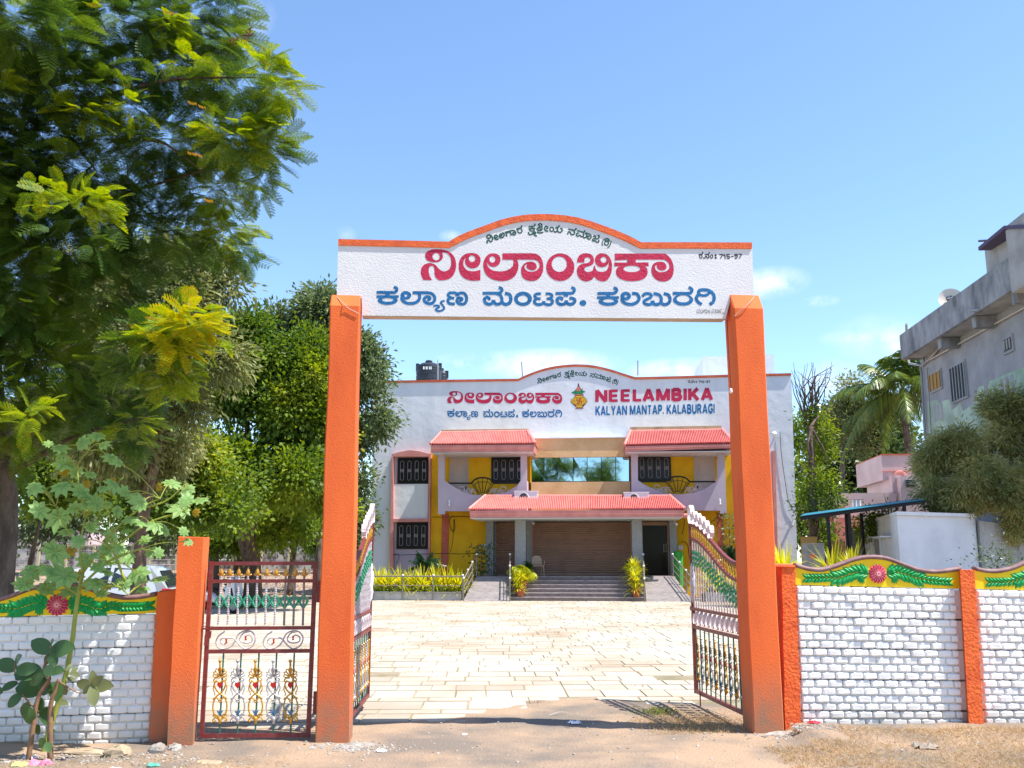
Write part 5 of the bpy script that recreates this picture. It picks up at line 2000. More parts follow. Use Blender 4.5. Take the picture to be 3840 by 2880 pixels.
ysf = zA(0, 880)[1]
for (x0, x1, d0, d1) in ((zA(1080, 0)[0], zA(1143, 0)[0], .06, .95), (zA(1327, 0)[0], zA(1416, 0)[0], 2.0, 2.65), (zB(835, 0)[0], zB(919, 0)[0], 2.0, 2.65), (zB(1153, 0)[0], zB(1213, 0)[0], .06, .95)):
    gbox('column', 'granite', x0, x1, d0, d1, PF, None, z1=BF.px(2160, 1941, 3.7)[1] - .03)
mbk = gbox('back_wall', 'granite', zA(1143, 0)[0], zA(1163, 0)[0], .06, .5, PF, ysf)
gbox('wall_strip', 'granite', zA(1325, 0)[0], zA(1470, 0)[0], .06, .45, PF, ysf - 8)
gbox('wall_strip', 'granite', zB(830, 0)[0], zB(925, 0)[0], .06, .45, PF, ysf - 8)


def shutter(x0, x1, ytop):
    a0, _ = BF.px(x0, 2060, .4)
    a1, _ = BF.px(x1, 2060, .4)
    _, zt = BF.px((x0 + x1) / 2, ytop, .4)
    mb = MB()
    n = int((zt - PF) / .095)
    vs, fs = [], []
    for i in range(n * 3 + 1):
        z = PF + (zt - PF) * i / (n * 3)
        d = .36 + (.040 if i % 3 == 1 else (.028 if i % 3 == 2 else 0))
        vs += [BF.P(a0, d, z), BF.P(a1, d, z)]
    fs = [(2 * i, 2 * i + 1, 2 * i + 3, 2 * i + 2) for i in range(n * 3)]
    mb.add(vs, fs)
    o = mb.build('roller_shutter', M['shutter'], hall, False)
    for (u0, u1) in ((a0 - .10, a0), (a1, a1 + .10)):
        m2 = MB()
        BF.box(m2, u0, u1, .30, .46, PF, zt)
        m2.build('guide_rail', M['shutter'], o)
    m2 = MB()
    BF.box(m2, a0, a1, .33, .44, PF, PF + .10)
    m2.build('bottom_bar', M['shutter'], o)
    return o


shutter(zA(1172, 0)[0], zA(1318, 0)[0], zA(0, 893)[1])
shutter(zA(1478, 0)[0], zB(818, 0)[0], zB(0, 893)[1])
gbox('shutter_box', 'shutter', zB(925, 0)[0], zB(1150, 0)[0], .06, .5, BF.px(2460, zB(0, 920)[1], .5)[1], zB(0, 893)[1])
gd = gbox('glass_door', 'door_glass', zB(928, 0)[0], zB(1130, 0)[0], .06, .34, PF, zB(0, 920)[1])
gbox('door_post', 'shutter', zB(1132, 0)[0], zB(1148, 0)[0], .06, .48, PF, zB(0, 920)[1], gd)
mb = MB()
for x in (1097, 1117):
    mb.tube([BF.W(*zB(x, 1072), .42), BF.W(*zB(x, 1146), .42)], .018, 6)
for y in (1082, 1136):
    mb.tube([BF.W(*zB(1097, y), .42), BF.W(*zB(1117, y), .42)], .014, 6)
mb.build('handle', M['steel'], gd)
# platform, steps, ramps
gbox('platform', 'step', zA(1000, 0)[0], zB(1195, 0)[0], .0, FD, 0, None, z1=PF)
for i in range(6):
    z = PF - .155 * (i + 1) + .004 * 0
    x0, x1 = (zA(1290, 0)[0], zB(930, 0)[0])
    a0, _ = BF.px(x0, 2210, FD + .3 * (i + 1))
    a1, _ = BF.px(x1, 2210, FD + .3 * (i + 1))
    if z < .02:
        break
    mb = MB()
    BF.box(mb, a0, a1, FD + .3 * i + .001, FD + .3 * (i + 1), 0, z - .035)
    o = mb.build('step', M['step'], hall)
    mb = MB()
    BF.box(mb, a0, a1, FD + .3 * i + .001, FD + .3 * (i + 1) + .03, z - .034, z)
    mb.build('tread', M['ramp'], o)
a0, _ = BF.px(zA(1290, 0)[0], 2160, FD)
a1, _ = BF.px(zB(930, 0)[0], 2160, FD)
mb = MB()
BF.box(mb, a0, a1, FD + .001, FD + .03, PF - .035, PF + .001)
mb.build('nosing', M['ramp'], hall)


def ramp(pts_b, pts_t):
    (x0, x1), (x2, x3) = pts_b, pts_t
    db = 4.95
    A0, A1 = BF.px(x0, 2250, db)[0], BF.px(x1, 2250, db)[0]
    B0, B1 = BF.px(x2, 2165, FD)[0], BF.px(x3, 2165, FD)[0]
    n = 22
    pn = MB()
    for i in range(n):
        s0, s1 = i / n, (i + .90) / n
        q = []
        for s in (s0, s1):
            d = db + (FD - db) * s
            q.append((A0 + (B0 - A0) * s, A1 + (B1 - A1) * s, d, PF * s))
        pn.hexa([BF.P(q[0][0], q[0][2], -.02), BF.P(q[0][1], q[0][2], -.02), BF.P(q[1][1], q[1][2], -.02), BF.P(q[1][0], q[1][2], -.02),
                 BF.P(q[0][0], q[0][2], q[0][3] + .012), BF.P(q[0][1], q[0][2], q[0][3] + .012), BF.P(q[1][1], q[1][2], q[1][3]), BF.P(q[1][0], q[1][2], q[1][3])])
    o = pn.build('ramp_ridges', M['ramp'], hall)
    o['kind'] = 'stuff'
    return db


ramp((zA(888, 0)[0], zA(1286, 0)[0]), (zA(1002, 0)[0], zA(1280, 0)[0]))
ramp((zB(950, 0)[0], zB(1350, 0)[0]), (zB(936, 0)[0], zB(1185, 0)[0]))

# roof-level pieces
mb = MB()
BF.pbox(mb, 2636, 1336, 2790, 1420, -9, -5)
mb.build('stair_head', M['b_white'], hall)
mb = MB()
BF.pbox(mb, 2830, 1330, 2903, 1412, -9, -5)
mb.build('stair_head', M['b_white'], hall)


# -------- loose things on and around the hall
def tank(px0, px1, ytop, d, lab, lid=True):
    a0, _ = BF.px(px0, 1400, d)
    a1, _ = BF.px(px1, 1400, d)
    r = (a1 - a0) / 2
    c = BF.P((a0 + a1) / 2, d, 0)
    zt = BF.px((px0 + px1) / 2, ytop, d)[1]
    zb = BF.px((px0 + px1) / 2, 1430, d)[1] - .6
    t = thing('water_tank', lab, 'water tank', (c.x, c.y, zb), 'black water tanks on the hall roof')
    h = zt - zb
    prof = [(r * .98, 0)]
    z = .1
    while z < h - .42:
        prof += [(r, z), (r, z + .20), (r * .965, z + .22), (r * .965, z + .25)]
        z += .28
    prof += [(r, z), (r * .97, h - .2), (r * .6, h - .06), (r * .3, h - .03)]
    MB().lathe(prof, (c.x, c.y, zb), 28).build('tank_body', M['tank'], t, False)
    MB().lathe([(r * .28, h - .06), (r * .28, h + .08), (r * .2, h + .11)], (c.x, c.y, zb), 14).build('lid', M['tank'], t)
    for s in (-1, 1):
        m = MB()
        p = c + BF.u * (s * r * .9)
        m.box(p.x - .08, p.x + .08, p.y - .1, p.y + .1, zt - .45, zt - .05)
        m.build('lifting_lug', M['tank'], t)
    return t


t1 = tank(1561, 1655, 1360, -3.0, 'larger black ribbed water tank behind the parapet, left one')
tank(1640, 1678, 1388, -5.5, 'smaller black water tank half hidden behind the larger one')
# small white print on the tank
mb = MB()
q = BF.W(1602, 1380, -3 + .66)
for i, w in enumerate((.05, .03, .05, .02, .05, .045)):
    mb.box(q.x - .2 + .075 * i, q.x - .2 + .075 * i + w, q.y - .03, q.y - .02, q.z - .07, q.z + .07)
pl = mb.build('print', M['white_paint'], t1)
pl['kind'] = 'stuff'


def ac_unit(p0, p1, d, lab):
    (x0, y0), (x1, y1) = p0, p1
    a0, z0 = BF.px(x0, y1, d)
    a1, z1_ = BF.px(x1, y0, d)
    z0 = z0 - .18
    c = BF.P((a0 + a1) / 2, d - .18, z0)
    t = thing('air_conditioner', lab, 'air conditioner', tuple(c), 'outdoor air conditioner units on the lower awning')
    mb = MB()
    BF.box(mb, a0, a1, d - .36, d, z0, z1_ - .04)
    mb.build('casing', M['ac'], t)
    mb = MB()
    BF.box(mb, a0 - .02, a1 + .02, d - .38, d + .02, z1_ - .038, z1_)
    mb.build('top_cover', M['ac'], t)
    r = (z1_ - z0) * .42
    ac_ = a0 + (a1 - a0) * .40
    pts = [BF.P(ac_ + r * math.cos(2 * math.pi * q / 24), d + .004, (z0 + z1_) / 2 - .04 + r * math.sin(2 * math.pi * q / 24)) for q in range(24)]
    m2 = MB()
    m2.add(pts, [tuple(range(24))])
    f = m2.build('fan_grille', M['ac_dark'], t)
    m2 = MB()
    m2.tube(pts + [pts[0]], .018, 5, False)
    m2.build('fan_ring', M['ac'], t)
    m2 = MB()
    m2.tube([pts[2], BF.P(ac_, d + .006, (z0 + z1_) / 2 - .04), pts[14]], .01, 4)
    m2.build('fan_blade', M['ac'], t)


ac_unit(zA(1320, 628), zA(1516, 690), 2.45, 'white air conditioner unit on the lower awning, left of the ribbon window')
ac_unit(zB(762, 638), zB(971, 696), 2.45, 'white air conditioner unit on the lower awning, below the right end of the ribbon window')


def small_lamp(p, d, lab, name='bulb_lamp'):
    c = BF.W(*p, d)
    t = thing(name, lab, 'lamp', tuple(c))
    MB().lathe([(.05, 0), (.04, .12), (.03, .14)], (c.x, c.y, c.z), 8).build('holder', M['white_paint'], t)
    MB().lathe([(.02, -.16), (.045, -.12), (.05, -.07), (.03, -.01)], (c.x, c.y, c.z), 10).build('bulb_glass', M['white_paint'], t, True)


small_lamp(zA(773, 730), BDp + .08, 'small white bulb lamp under the left balcony')
small_lamp(zB(1568, 722), BDp + .08, 'small white bulb lamp under the right balcony')


def camera_thing(p, d, lab):
    c = BF.W(*p, d)
    t = thing('security_camera', lab, 'camera', tuple(c))
    mb = MB()
    mb.tube([c, c + Vector((.05, -.26, -.07))], .055, 8)
    mb.build('camera_body', M['white_paint'], t)
    mb = MB()
    mb.tube([c + Vector((0, .02, .0)), c + Vector((0, .04, .12))], .02, 6)
    mb.build('bracket', M['white_paint'], t)


camera_thing(zA(1470, 892), .7, 'white security camera over the left edge of the wide shutter')
camera_thing(zB(1188, 900), 1.1, 'white security camera on the column right of the glass door')
camera_thing(zB(876, 284), 1.7, 'white security camera at the left foot of the right balcony awning')
for (p, lab) in ((zA(1068, 1095), 'pale switch box on the yellow wall left of the entrance'), (zB(1238, 1105), 'pale switch box on the yellow wall right of the glass door')):
    mb = MB()
    c = BF.W(*p, .06)
    BF.pbox(mb, p[0] - 9, p[1] - 8, p[0] + 9, p[1] + 9, .062, .16)
    tag(mb.build('switch_box', M['hut_white']), lab, 'switch box')
# loose wiring
for (z, pts, d, r, lab) in (
        (zA, [(625, 850), (760, 850), (930, 846), (1080, 880)], .12, .012, 'black cable running along the yellow wall into the left side of the porch'),
        (zA, [(805, 835), (775, 880), (785, 940), (805, 972), (820, 940), (815, 870)], .12, .014, 'dangling cable loop below the left balcony'),
        (zA, [(812, 860), (806, 1000), (795, 1090), (780, 1150)], .10, .009, 'thin cable hanging down the yellow wall under the left balcony'),
        (zA, [(300, 1165), (380, 1168), (700, 1156), (900, 1160), (1080, 1140)], .40, .014, 'long black cable across the foot of the left wall'),
        (zA, [(302, 1168), (345, 1160), (348, 1200), (330, 1240)], .42, .014, 'curled hose below the lower left window'),
        (zB, [(1275, 870), (1262, 950), (1250, 985), (1262, 990)], .12, .012, 'cable hanging on the yellow wall right of the porch'),
        (zB, [(1240, 1060), (1270, 1058), (1300, 1090), (1305, 1150), (1315, 1210)], .14, .014, 'arched cable beside the right switch box'),
        (zB, [(1595, 820), (1500, 890), (1400, 930)], .5, .012, 'slanting cable under the right balcony')):
    mb = MB()
    mb.tube(crom([BF.W(*z(*p), d) for p in pts], 5), r, 5)
    tag(mb.build('cable', M['cord']), lab, 'cable')
mb = MB()
mb.tube(crom([(BF.W(*p, .05)) for p in [(2925, 1620), (2930, 1700), (2942, 1790), (2955, 1870), (2968, 1905), (2990, 1935)]], 5), .012, 5)
tag(mb.build('cable', M['cord']), 'thin cable running down the white wall right of the right gateway pillar', 'cable')
tl = thing('tube_light', 'slanting grey tube light on the right end wall of the hall', 'lamp', tuple(BF.W(2978, 1950, .2)))
mb = MB()
mb.tube([BF.W(2986, 1930, .1), BF.W(2971, 1972, .35)], .06, 8)
mb.build('tube_housing', M['pipe'], tl)
tl = thing('wall_lamp', 'white lamp arm high on the right end wall of the hall', 'lamp', tuple(BF.W(2912, 1626, .2)))
mb = MB()
mb.tube([BF.W(2912, 1626, .02), BF.W(2905, 1624, .5)], .035, 6)
mb.build('arm', M['white_paint'], tl)
mb = MB()
mb.tube([BF.W(2905, 1622, .5), BF.W(2898, 1628, .7)], .07, 8)
mb.build('lamp_head', M['white_paint'], tl)


# plastic chair
def chair(c, ang, lab):
    t = thing('plastic_chair', lab, 'chair', tuple(c), None)
    ca, sa = math.cos(ang), math.sin(ang)
    def w(x, y, z):
        return Vector(c) + Vector((x * ca - y * sa, x * sa + y * ca, z))
    for (x, y) in ((-.22, -.2), (.22, -.2), (-.2, .2), (.2, .2)):
        m = MB()
        m.tube([w(x * 1.1, y * 1.1, 0), w(x, y, .42)], [.028, .022], 6)
        m.build('leg', M['chair'], t)
    m = MB()
    m.hexa([w(-.23, -.23, .40), w(.23, -.23, .40), w(.21, .22, .40), w(-.21, .22, .40), w(-.24, -.24, .44), w(.24, -.24, .44), w(.22, .22, .43), w(-.22, .22, .43)])
    m.build('seat', M['chair'], t)
    m = MB()
    n = 9
    fr_, bk = [], []
    for i in range(n):
        a = math.pi * i / (n - 1)
        x = .23 * math.cos(a)
        fr_.append((x, .21 + .03 * math.sin(a), .45 + (.40 * math.sin(a) ** .5 if 0 < i < n - 1 else .02)))
    m.prism([w(*p) for p in fr_], [w(p[0], p[1] + .025, p[2]) for p in fr_])
    m.build('backrest', M['chair'], t)
    for s in (-1, 1):
        m = MB()
        m.tube(crom([w(s * .24, -.2, .43), w(s * .27, -.2, .60), w(s * .27, 0, .65), w(s * .24, .2, .66)], 4), .02, 6)
        m.build('armrest', M['chair'], t)


pc = BF.W(*zA(1515, 1315), 2.2)
pc.z = PF
chair(pc, R(8), 'beige plastic chair on the porch in front of the wide shutter')
bn = thing('bin', 'green and black bin beside the right ramp', 'bin', tuple(BF.W(*zB(1222, 1260), 1.4)[:2]) + (PF * 0,))
c = BF.W(*zB(1222, 1260), 1.4)
zt = BF.px(*zB(1222, 1140), 1.4)[1]
MB().lathe([(.16, 0), (.2, zt - .1), (.21, zt - .08)], (c.x, c.y, 0), 12).build('bin_body', M['bin'], bn)
MB().lathe([(.22, zt - .08), (.2, zt), (.05, zt + .03)], (c.x, c.y, 0), 12).build('bin_lid', M['bin'], bn)

# ------------------------------------------------------------------ vegetation builders
def pos(px, py, Y):
    """point of the place seen in direction (px, py) at distance Y"""
    r = camray(px, py)
    return Vector((0, 0, HC)) + r * (Y / r.y)


def unit(v):
    return v / np.maximum(1e-9, np.linalg.norm(v, axis=1, keepdims=True))


def leaf_quads(P, D, L_, Wd, fold=.25):
    """P (n,3) bases, D (n,3) directions; kite leaves"""
    n = len(P)
    r = unit(rng.normal(size=(n, 3)) + np.array([0, 0, .9]))
    side = unit(np.cross(D, r))
    up = np.cross(side, D)
    L_ = np.broadcast_to(L_, n)[:, None]
    Wd = np.broadcast_to(Wd, n)[:, None]
    v = np.empty((n, 4, 3))
    v[:, 0] = P
    v[:, 1] = P + D * L_ * .5 + side * Wd * .5 + up * Wd * fold
    v[:, 2] = P + D * L_ - up * L_ * .08
    v[:, 3] = P + D * L_ * .5 - side * Wd * .5 + up * Wd * fold
    q = np.arange(n * 4).reshape(n, 4)
    return v.reshape(-1, 3), q


def clump_points(clumps, nsub, shell=(.55, 1.05)):
    out = []
    tot = sum(c[3] * c[4] for c in clumps)
    for (px, py, Y, rx, ry) in clumps:
        c = np.array(pos(px, py, Y))
        s = Y / F
        k = max(3, int(nsub * rx * ry / tot))
        d = unit(rng.normal(size=(k, 3)))
        r = rng.uniform(shell[0], shell[1], size=(k, 1))
        out.append(np.hstack([c + d * r * np.array([rx * s, (rx + ry) / 2 * s, ry * s]), d]))
    return np.vstack(out)


def crown(name, clumps, nsub, per, sr, L_, Wd, mt, parent, droop=.35, shell=(.5, 1.05)):
    big = []
    for (cx, cy, cY, rx, ry) in clumps:
        for _ in range(5):
            a, rr, f = random.uniform(0, 6.283), random.uniform(.25, .72), random.uniform(.34, .58)
            big.append((cx + rx * rr * math.cos(a), cy + ry * rr * math.sin(a), cY + random.uniform(-.6, .6) * rx * cY / F, rx * f, ry * f))
    sp = clump_points(big, nsub, shell)
    C = np.repeat(sp[:, :3], per, axis=0)
    O = np.repeat(sp[:, 3:], per, axis=0)
    off = rng.normal(size=C.shape) * sr
    P = C + off
    D = unit(unit(off) * .8 + O * .6 + rng.normal(size=C.shape) * .35 + np.array([0, 0, -droop]))
    ln = L_ * rng.uniform(.65, 1.25, len(P))
    v, q = leaf_quads(P, D, ln, ln * Wd)
    return npmesh(name, v, q, mt, parent), sp


def limbs(parent, base, tips, r0, mt, wob=.12, name='limb', up=.55):
    for i, t in enumerate(tips):
        b, t = Vector(base[i] if isinstance(base, list) else base), Vector(t)
        m = b.lerp(t, .5) + Vector((random.uniform(-wob, wob), random.uniform(-wob, wob), (t - b).length * .08)) * 1
        pts = crom([b, b.lerp(m, .55) + Vector((0, 0, .02)), m, t], 5)
        k = len(pts)
        rr = r0[i] if isinstance(r0, list) else r0
        mb = MB()
        mb.tube(pts, [rr * (1 - .85 * j / (k - 1)) for j in range(k)], 7)
        mb.build(name, mt, parent, True)


def trunk(parent, pts, r, mt, n=10):
    p = crom([Vector(q) for q in pts], 6)
    k = len(p)
    r0, r1 = r
    mb = MB()
    rad = [(r0 + (r1 - r0) * j / (k - 1)) * (1 + .35 * max(0, 1 - j / 4.0)) * random.uniform(.95, 1.06) for j in range(k)]
    mb.tube(p, rad, n)
    return mb.build('trunk', mt, parent, True)


# feathery twice-divided fronds
def frond_template(npin=8, nlf=8):
    V, Q = [], []
    def rach(s):
        return np.array([s, 0, .10 * s - .42 * s * s])
    for i in range(npin):
        s = .16 + .84 * (i + .3) / npin
        p = rach(s)
        pl = .30 * math.sin(math.pi * (.18 + .72 * (i + .5) / npin)) + .05
        for side in (-1, 1):
            dx, dy = math.cos(R(52)), math.sin(R(52)) * side
            for j in range(nlf):
                t0, t1 = (j + .1) / nlf, (j + .74) / nlf
                w = .044 * math.sin(math.pi * (.15 + .75 * (j + .5) / nlf)) + .008
                a = p + np.array([dx * t0 * pl, dy * t0 * pl, -.22 * (t0 * pl) ** 1.1])
                b = p + np.array([dx * t1 * pl, dy * t1 * pl, -.22 * (t1 * pl) ** 1.1])
                nn = np.array([-dy, dx, 0]) * w
                k = len(V)
                V += [a - nn, b - nn * .9, b + nn * .9, a + nn]
                Q.append([k, k + 1, k + 2, k + 3])
    for i in range(5):
        s0, s1 = i / 5, (i + 1) / 5
        a, b = rach(s0), rach(s1)
        k = len(V)
        V += [a + [0, -.006, 0], b + [0, -.005, 0], b + [0, .005, 0], a + [0, .006, 0]]
        Q.append([k, k + 1, k + 2, k + 3])
    return np.array(V), np.array(Q)


FV, FQ = frond_template()
FV2, FQ2 = frond_template(7, 5)


def fronds(name, P, D, L_, mt, parent, tpl=(FV, FQ)):
    V0, Q0 = tpl
    n = len(P)
    X = unit(D)
    up = np.array([0, 0, 1.0]) + rng.normal(size=(n, 3)) * .35
    Yv = unit(np.cross(up, X))
    Zv = np.cross(X, Yv)
    L_ = np.broadcast_to(L_, n)
    V = (V0[None, :, 0, None] * X[:, None, :] + V0[None, :, 1, None] * Yv[:, None, :] + V0[None, :, 2, None] * Zv[:, None, :]) * L_[:, None, None] + P[:, None, :]
    Q = Q0[None] + (np.arange(n) * len(V0))[:, None, None]
    return npmesh(name, V.reshape(-1, 3), Q.reshape(-1, 4), mt, parent)


# ---- the big feathery tree at the left
nt = thing('feathery_tree', 'large dark feathery-leaved tree hanging over the left wall and filling the upper left corner', 'tree', tuple(pos(-10, 2250, 10.6)[:2]) + (0,))
NC = [(60, 90, 8.2, 250, 200), (420, 60, 9.2, 270, 190), (740, 60, 9.8, 190, 150), (860, 170, 9.8, 80, 110), (640, 230, 9.6, 240, 130), (250, 300, 9.0, 270, 180),
      (900, 340, 9.4, 170, 85), (1030, 330, 9.0, 75, 80), (880, 520, 9.4, 170, 120), (1010, 570, 9.0, 85, 95), (620, 520, 9.8, 250, 170), (330, 620, 9.6, 300, 200), (60, 640, 9.2, 220, 260),
      (800, 720, 10, 150, 95), (950, 690, 9.6, 60, 60), (540, 850, 10.2, 280, 180), (830, 900, 10.6, 110, 100), (900, 960, 10.6, 50, 60), (220, 900, 9.4, 260, 190), (60, 1100, 9.4, 180, 240),
      (380, 1120, 10.4, 260, 170), (560, 1340, 8.8, 130, 120), (200, 1380, 9.8, 240, 210), (60, 1600, 9.6, 140, 180), (400, 1480, 10.8, 220, 170), (500, 1640, 10.8, 70, 120), (-150, 1200, 9.5, 200, 500), (-160, 500, 9, 200, 500)]
sp = clump_points(NC, 4900, (.15, 1.02))
mask = sp[:, 2] > 2.1
sp = sp[mask]
dirs = unit(sp[:, 3:] * np.array([1, 1, .5]) + rng.normal(size=(len(sp), 3)) * .45 + np.array([.05, -.15, -.05]))
fronds('foliage', sp[:, :3], dirs, rng.uniform(.24, .38, len(sp)), L['near'], nt)
# young yellow-green sprays at the ends of the boughs
YC = [(700, 1230, 8.5, 120, 95), (600, 1270, 8.4, 90, 80), (640, 1420, 8.6, 80, 90), (880, 520, 8.9, 125, 70), (1000, 480, 8.9, 60, 60), (1000, 255, 8.8, 75, 55), (1050, 350, 8.8, 35, 60), (700, 230, 9.0, 110, 35), (300, 760, 8.4, 150, 65), (150, 700, 8.5, 60, 30),
      (860, 870, 10.2, 80, 60), (330, 30, 8.8, 60, 40), (640, 90, 9.2, 40, 70), (120, 1560, 8.6, 50, 60), (10, 330, 8.4, 30, 60), (330, 430, 8.9, 90, 40), (480, 400, 8.9, 60, 40), (500, 1600, 10, 60, 80)]
sp2 = clump_points(YC, 620, (.2, 1.0))
dr2 = unit(sp2[:, 3:] * np.array([1, .8, .25]) + rng.normal(size=(len(sp2), 3)) * .3 + np.array([.35, -.2, .05]))
fronds('young_foliage', sp2[:, :3], dr2, rng.uniform(.18, .29, len(sp2)), L['young'], nt)
sp3 = clump_points([(720, 1215, 8.2, 85, 60), (660, 1290, 8.2, 60, 50)], 85, (.2, 1.0))
dr3 = unit(sp3[:, 3:] * np.array([1, .8, .25]) + rng.normal(size=(len(sp3), 3)) * .3 + np.array([.4, -.25, .05]))
fronds('yellow_foliage', sp3[:, :3], dr3, rng.uniform(.18, .28, len(sp3)), L['spray'], nt)
tb = pos(-10, 2330, 10.6)
tb.z = -.05
trunk(nt, [tb, pos(10, 2000, 10.6), pos(0, 1750, 10.5), pos(-40, 1400, 10.4), pos(-20, 1000, 10.3)], (.17, .12), M['bark_grey'])
t2 = pos(30, 2280, 10.7)
t2.z = 0
limbs(nt, [t2, pos(0, 1750, 10.5), pos(-30, 1300, 10.4), pos(-20, 1000, 10.3), pos(-20, 1000, 10.3), pos(100, 340, 9.6), pos(350, 380, 9.3), pos(100, 370, 9.5), pos(-20, 1000, 10.3), pos(540, 520, 9.5), pos(230, 560, 9.4), pos(0, 1800, 10.5)],
      [pos(150, 1950, 10.7), pos(300, 1380, 10.2), pos(400, 1000, 10.3), pos(100, 340, 9.6), pos(350, 620, 9.5), pos(560, 340, 9.2), pos(960, 290, 9.0), pos(360, 640, 9.4), pos(760, 640, 9.6), pos(760, 640, 9.3), pos(280, 550, 9.2), pos(560, 1560, 10.2)],
      [.10, .07, .08, .10, .07, .055, .04, .05, .05, .03, .03, .05], M['bark'], .06)
# twisted red pods and a few yellowing leaflets
pd = MB()
for q in range(14):
    p = pos(random.uniform(870, 960), random.uniform(110, 170), 8.9)
    a = random.uniform(0, 6.28)
    d = Vector((math.cos(a), random.uniform(-.3, .3), math.sin(a))).normalized()
    s = d.cross(Vector((0, 1, .2))).normalized() * .008
    pd.add([p, p + d * .04 + s, p + d * .10, p + d * .04 - s], [(0, 1, 2, 3)])
o = pd.build('seed_pods', L['pod'], nt)
o['kind'] = 'stuff'
yl = MB()
for (x, y, n_) in ((628, 35, 6), (720, 375, 5), (720, 565, 8), (350, 8, 5), (780, 740, 5), (560, 1180, 8), (500, 1210, 6), (760, 390, 4)):
    for q in range(n_):
        p = pos(x + q * 7 - 16, y + 2 * math.sin(q) + q * 2, 8.5)
        d = Vector((.3, 0, random.uniform(-1, -.4))).normalized()
        s = d.cross(Vector((0, 1, .2))).normalized() * .009
        yl.add([p, p + d * .022 + s, p + d * .045, p + d * .022 - s], [(0, 1, 2, 3)])
o = yl.build('yellow_leaflets', L['yellow1'], nt)
o['kind'] = 'stuff'

# ---- trees inside the yard, behind the left wall
def yard_tree(lab, clumps, nsub, per, sr, Ls, Wd, lm, tr, rad, bark, branch=5, droop=.3, name='shade_tree', group='trees inside the yard'):
    b = Vector(tr[0])
    t = thing(name, lab, 'tree', (b.x, b.y, b.z), group)
    crown('crown', clumps, nsub, per, sr, Ls, Wd, L[lm], t, droop)
    trunk(t, tr, rad, M[bark])
    top = Vector(tr[-1])
    tips = []
    for k in range(branch):
        c = clumps[k % len(clumps)]
        tips.append(pos(c[0] + random.uniform(-.4, .4) * c[3], c[1] + random.uniform(-.3, .4) * c[4], c[2]))
    limbs(t, top, tips, rad[1] * .7, M[bark], .3)
    return t


def gpt(px, py, Y, z=None):
    p = pos(px, py, Y)
    p.z = gheight(p.x, Y) - .05 if z is None else z
    return p


yard_tree('pale green neem tree rising behind the big feathery tree', [(740, 1130, 17, 210, 180), (860, 1010, 17, 100, 90), (640, 1330, 17, 220, 200), (800, 1350, 17, 120, 130), (560, 1050, 18, 200, 200), (300, 1500, 18, 300, 250), (250, 1200, 18, 250, 250), (640, 1560, 18, 170, 130), (560, 1720, 18.5, 150, 110)],
          1050, 60, .17, .15, .34, 'neem', [gpt(520, 2250, 18.5), pos(535, 1950, 18.5), pos(590, 1700, 18)], (.14, .10), 'bark', 6, .5, 'neem_tree')
yard_tree('round bright green tree directly left of the left gateway pillar', [(1060, 1380, 31, 170, 130), (1180, 1350, 31, 90, 120), (950, 1520, 30.5, 190, 150), (1140, 1580, 31, 140, 170), (1000, 1740, 30.5, 210, 140), (1170, 1820, 31, 110, 130), (880, 1250, 31, 110, 90)],
          1100, 52, .26, .17, .62, 'green', [gpt(948, 2240, 33), pos(948, 2120, 33), pos(925, 2020, 32.6), pos(955, 1900, 32)], (.30, .26), 'bark', 7)
yard_tree('broad leafy tree low behind the castor plant', [(700, 1750, 24, 200, 140), (480, 1750, 24, 200, 150), (840, 1880, 24, 170, 100), (620, 1900, 23, 200, 90), (300, 1850, 25, 220, 120), (120, 1750, 25, 150, 200)],
          800, 50, .20, .13, .66, 'green', [gpt(800, 2180, 35), pos(800, 2080, 35), pos(772, 2000, 34.5), pos(745, 1900, 34)], (.22, .16), 'bark_grey', 5)
yard_tree('second trunked tree crossing behind the small side gate', [(1000, 1960, 34, 180, 70), (1180, 1930, 34, 160, 90), (860, 1990, 34, 120, 60)],
          330, 44, .26, .17, .6, 'green', [gpt(1092, 2170, 44), pos(1100, 2080, 44), pos(1110, 2000, 42)], (.16, .12), 'bark', 4)
yard_tree('slim dark tree close to the left gateway pillar in the far yard', [(1190, 2000, 46, 60, 50), (1150, 1900, 46, 90, 60)],
          150, 40, .28, .2, .6, 'green', [gpt(1192, 2160, 50), pos(1192, 2060, 50), pos(1200, 1960, 50)], (.14, .10), 'bark', 3)
yard_tree('tall airy olive tree behind the upper left gateway pillar', [(1120, 1190, 36, 110, 80), (1210, 1150, 36, 80, 60), (1010, 1220, 36, 90, 60), (1150, 1290, 36, 130, 90), (1290, 1300, 36, 110, 90), (1380, 1370, 36, 70, 60)],
          520, 44, .27, .22, .42, 'far', [gpt(1200, 2150, 37), pos(1200, 1800, 37), pos(1170, 1400, 37)], (.14, .12), 'bark_grey', 7)
yard_tree('olive tree leaning over the left end of the white hall', [(1380, 1440, 38, 85, 75), (1430, 1560, 38, 40, 70), (1350, 1600, 39, 60, 90), (1345, 1800, 41, 45, 110), (1370, 1900, 42, 30, 80), (1300, 1950, 41, 70, 110), (1250, 1700, 40, 80, 200)],
          420, 44, .27, .21, .42, 'far', [gpt(1300, 2180, 41), pos(1300, 2000, 41), pos(1310, 1700, 40), pos(1330, 1500, 39)], (.22, .12), 'bark_grey', 6)
yard_tree('tree mass far back over the yard wall', [(900, 1990, 62, 200, 60), (600, 1960, 62, 250, 80), (250, 1950, 62, 200, 90), (1100, 1960, 62, 150, 60), (1300, 2030, 64, 80, 60)],
          520, 40, .45, .34, .5, 'far', [gpt(900, 2130, 62), pos(900, 2050, 62), pos(890, 2000, 62)], (.3, .2), 'bark', 4)

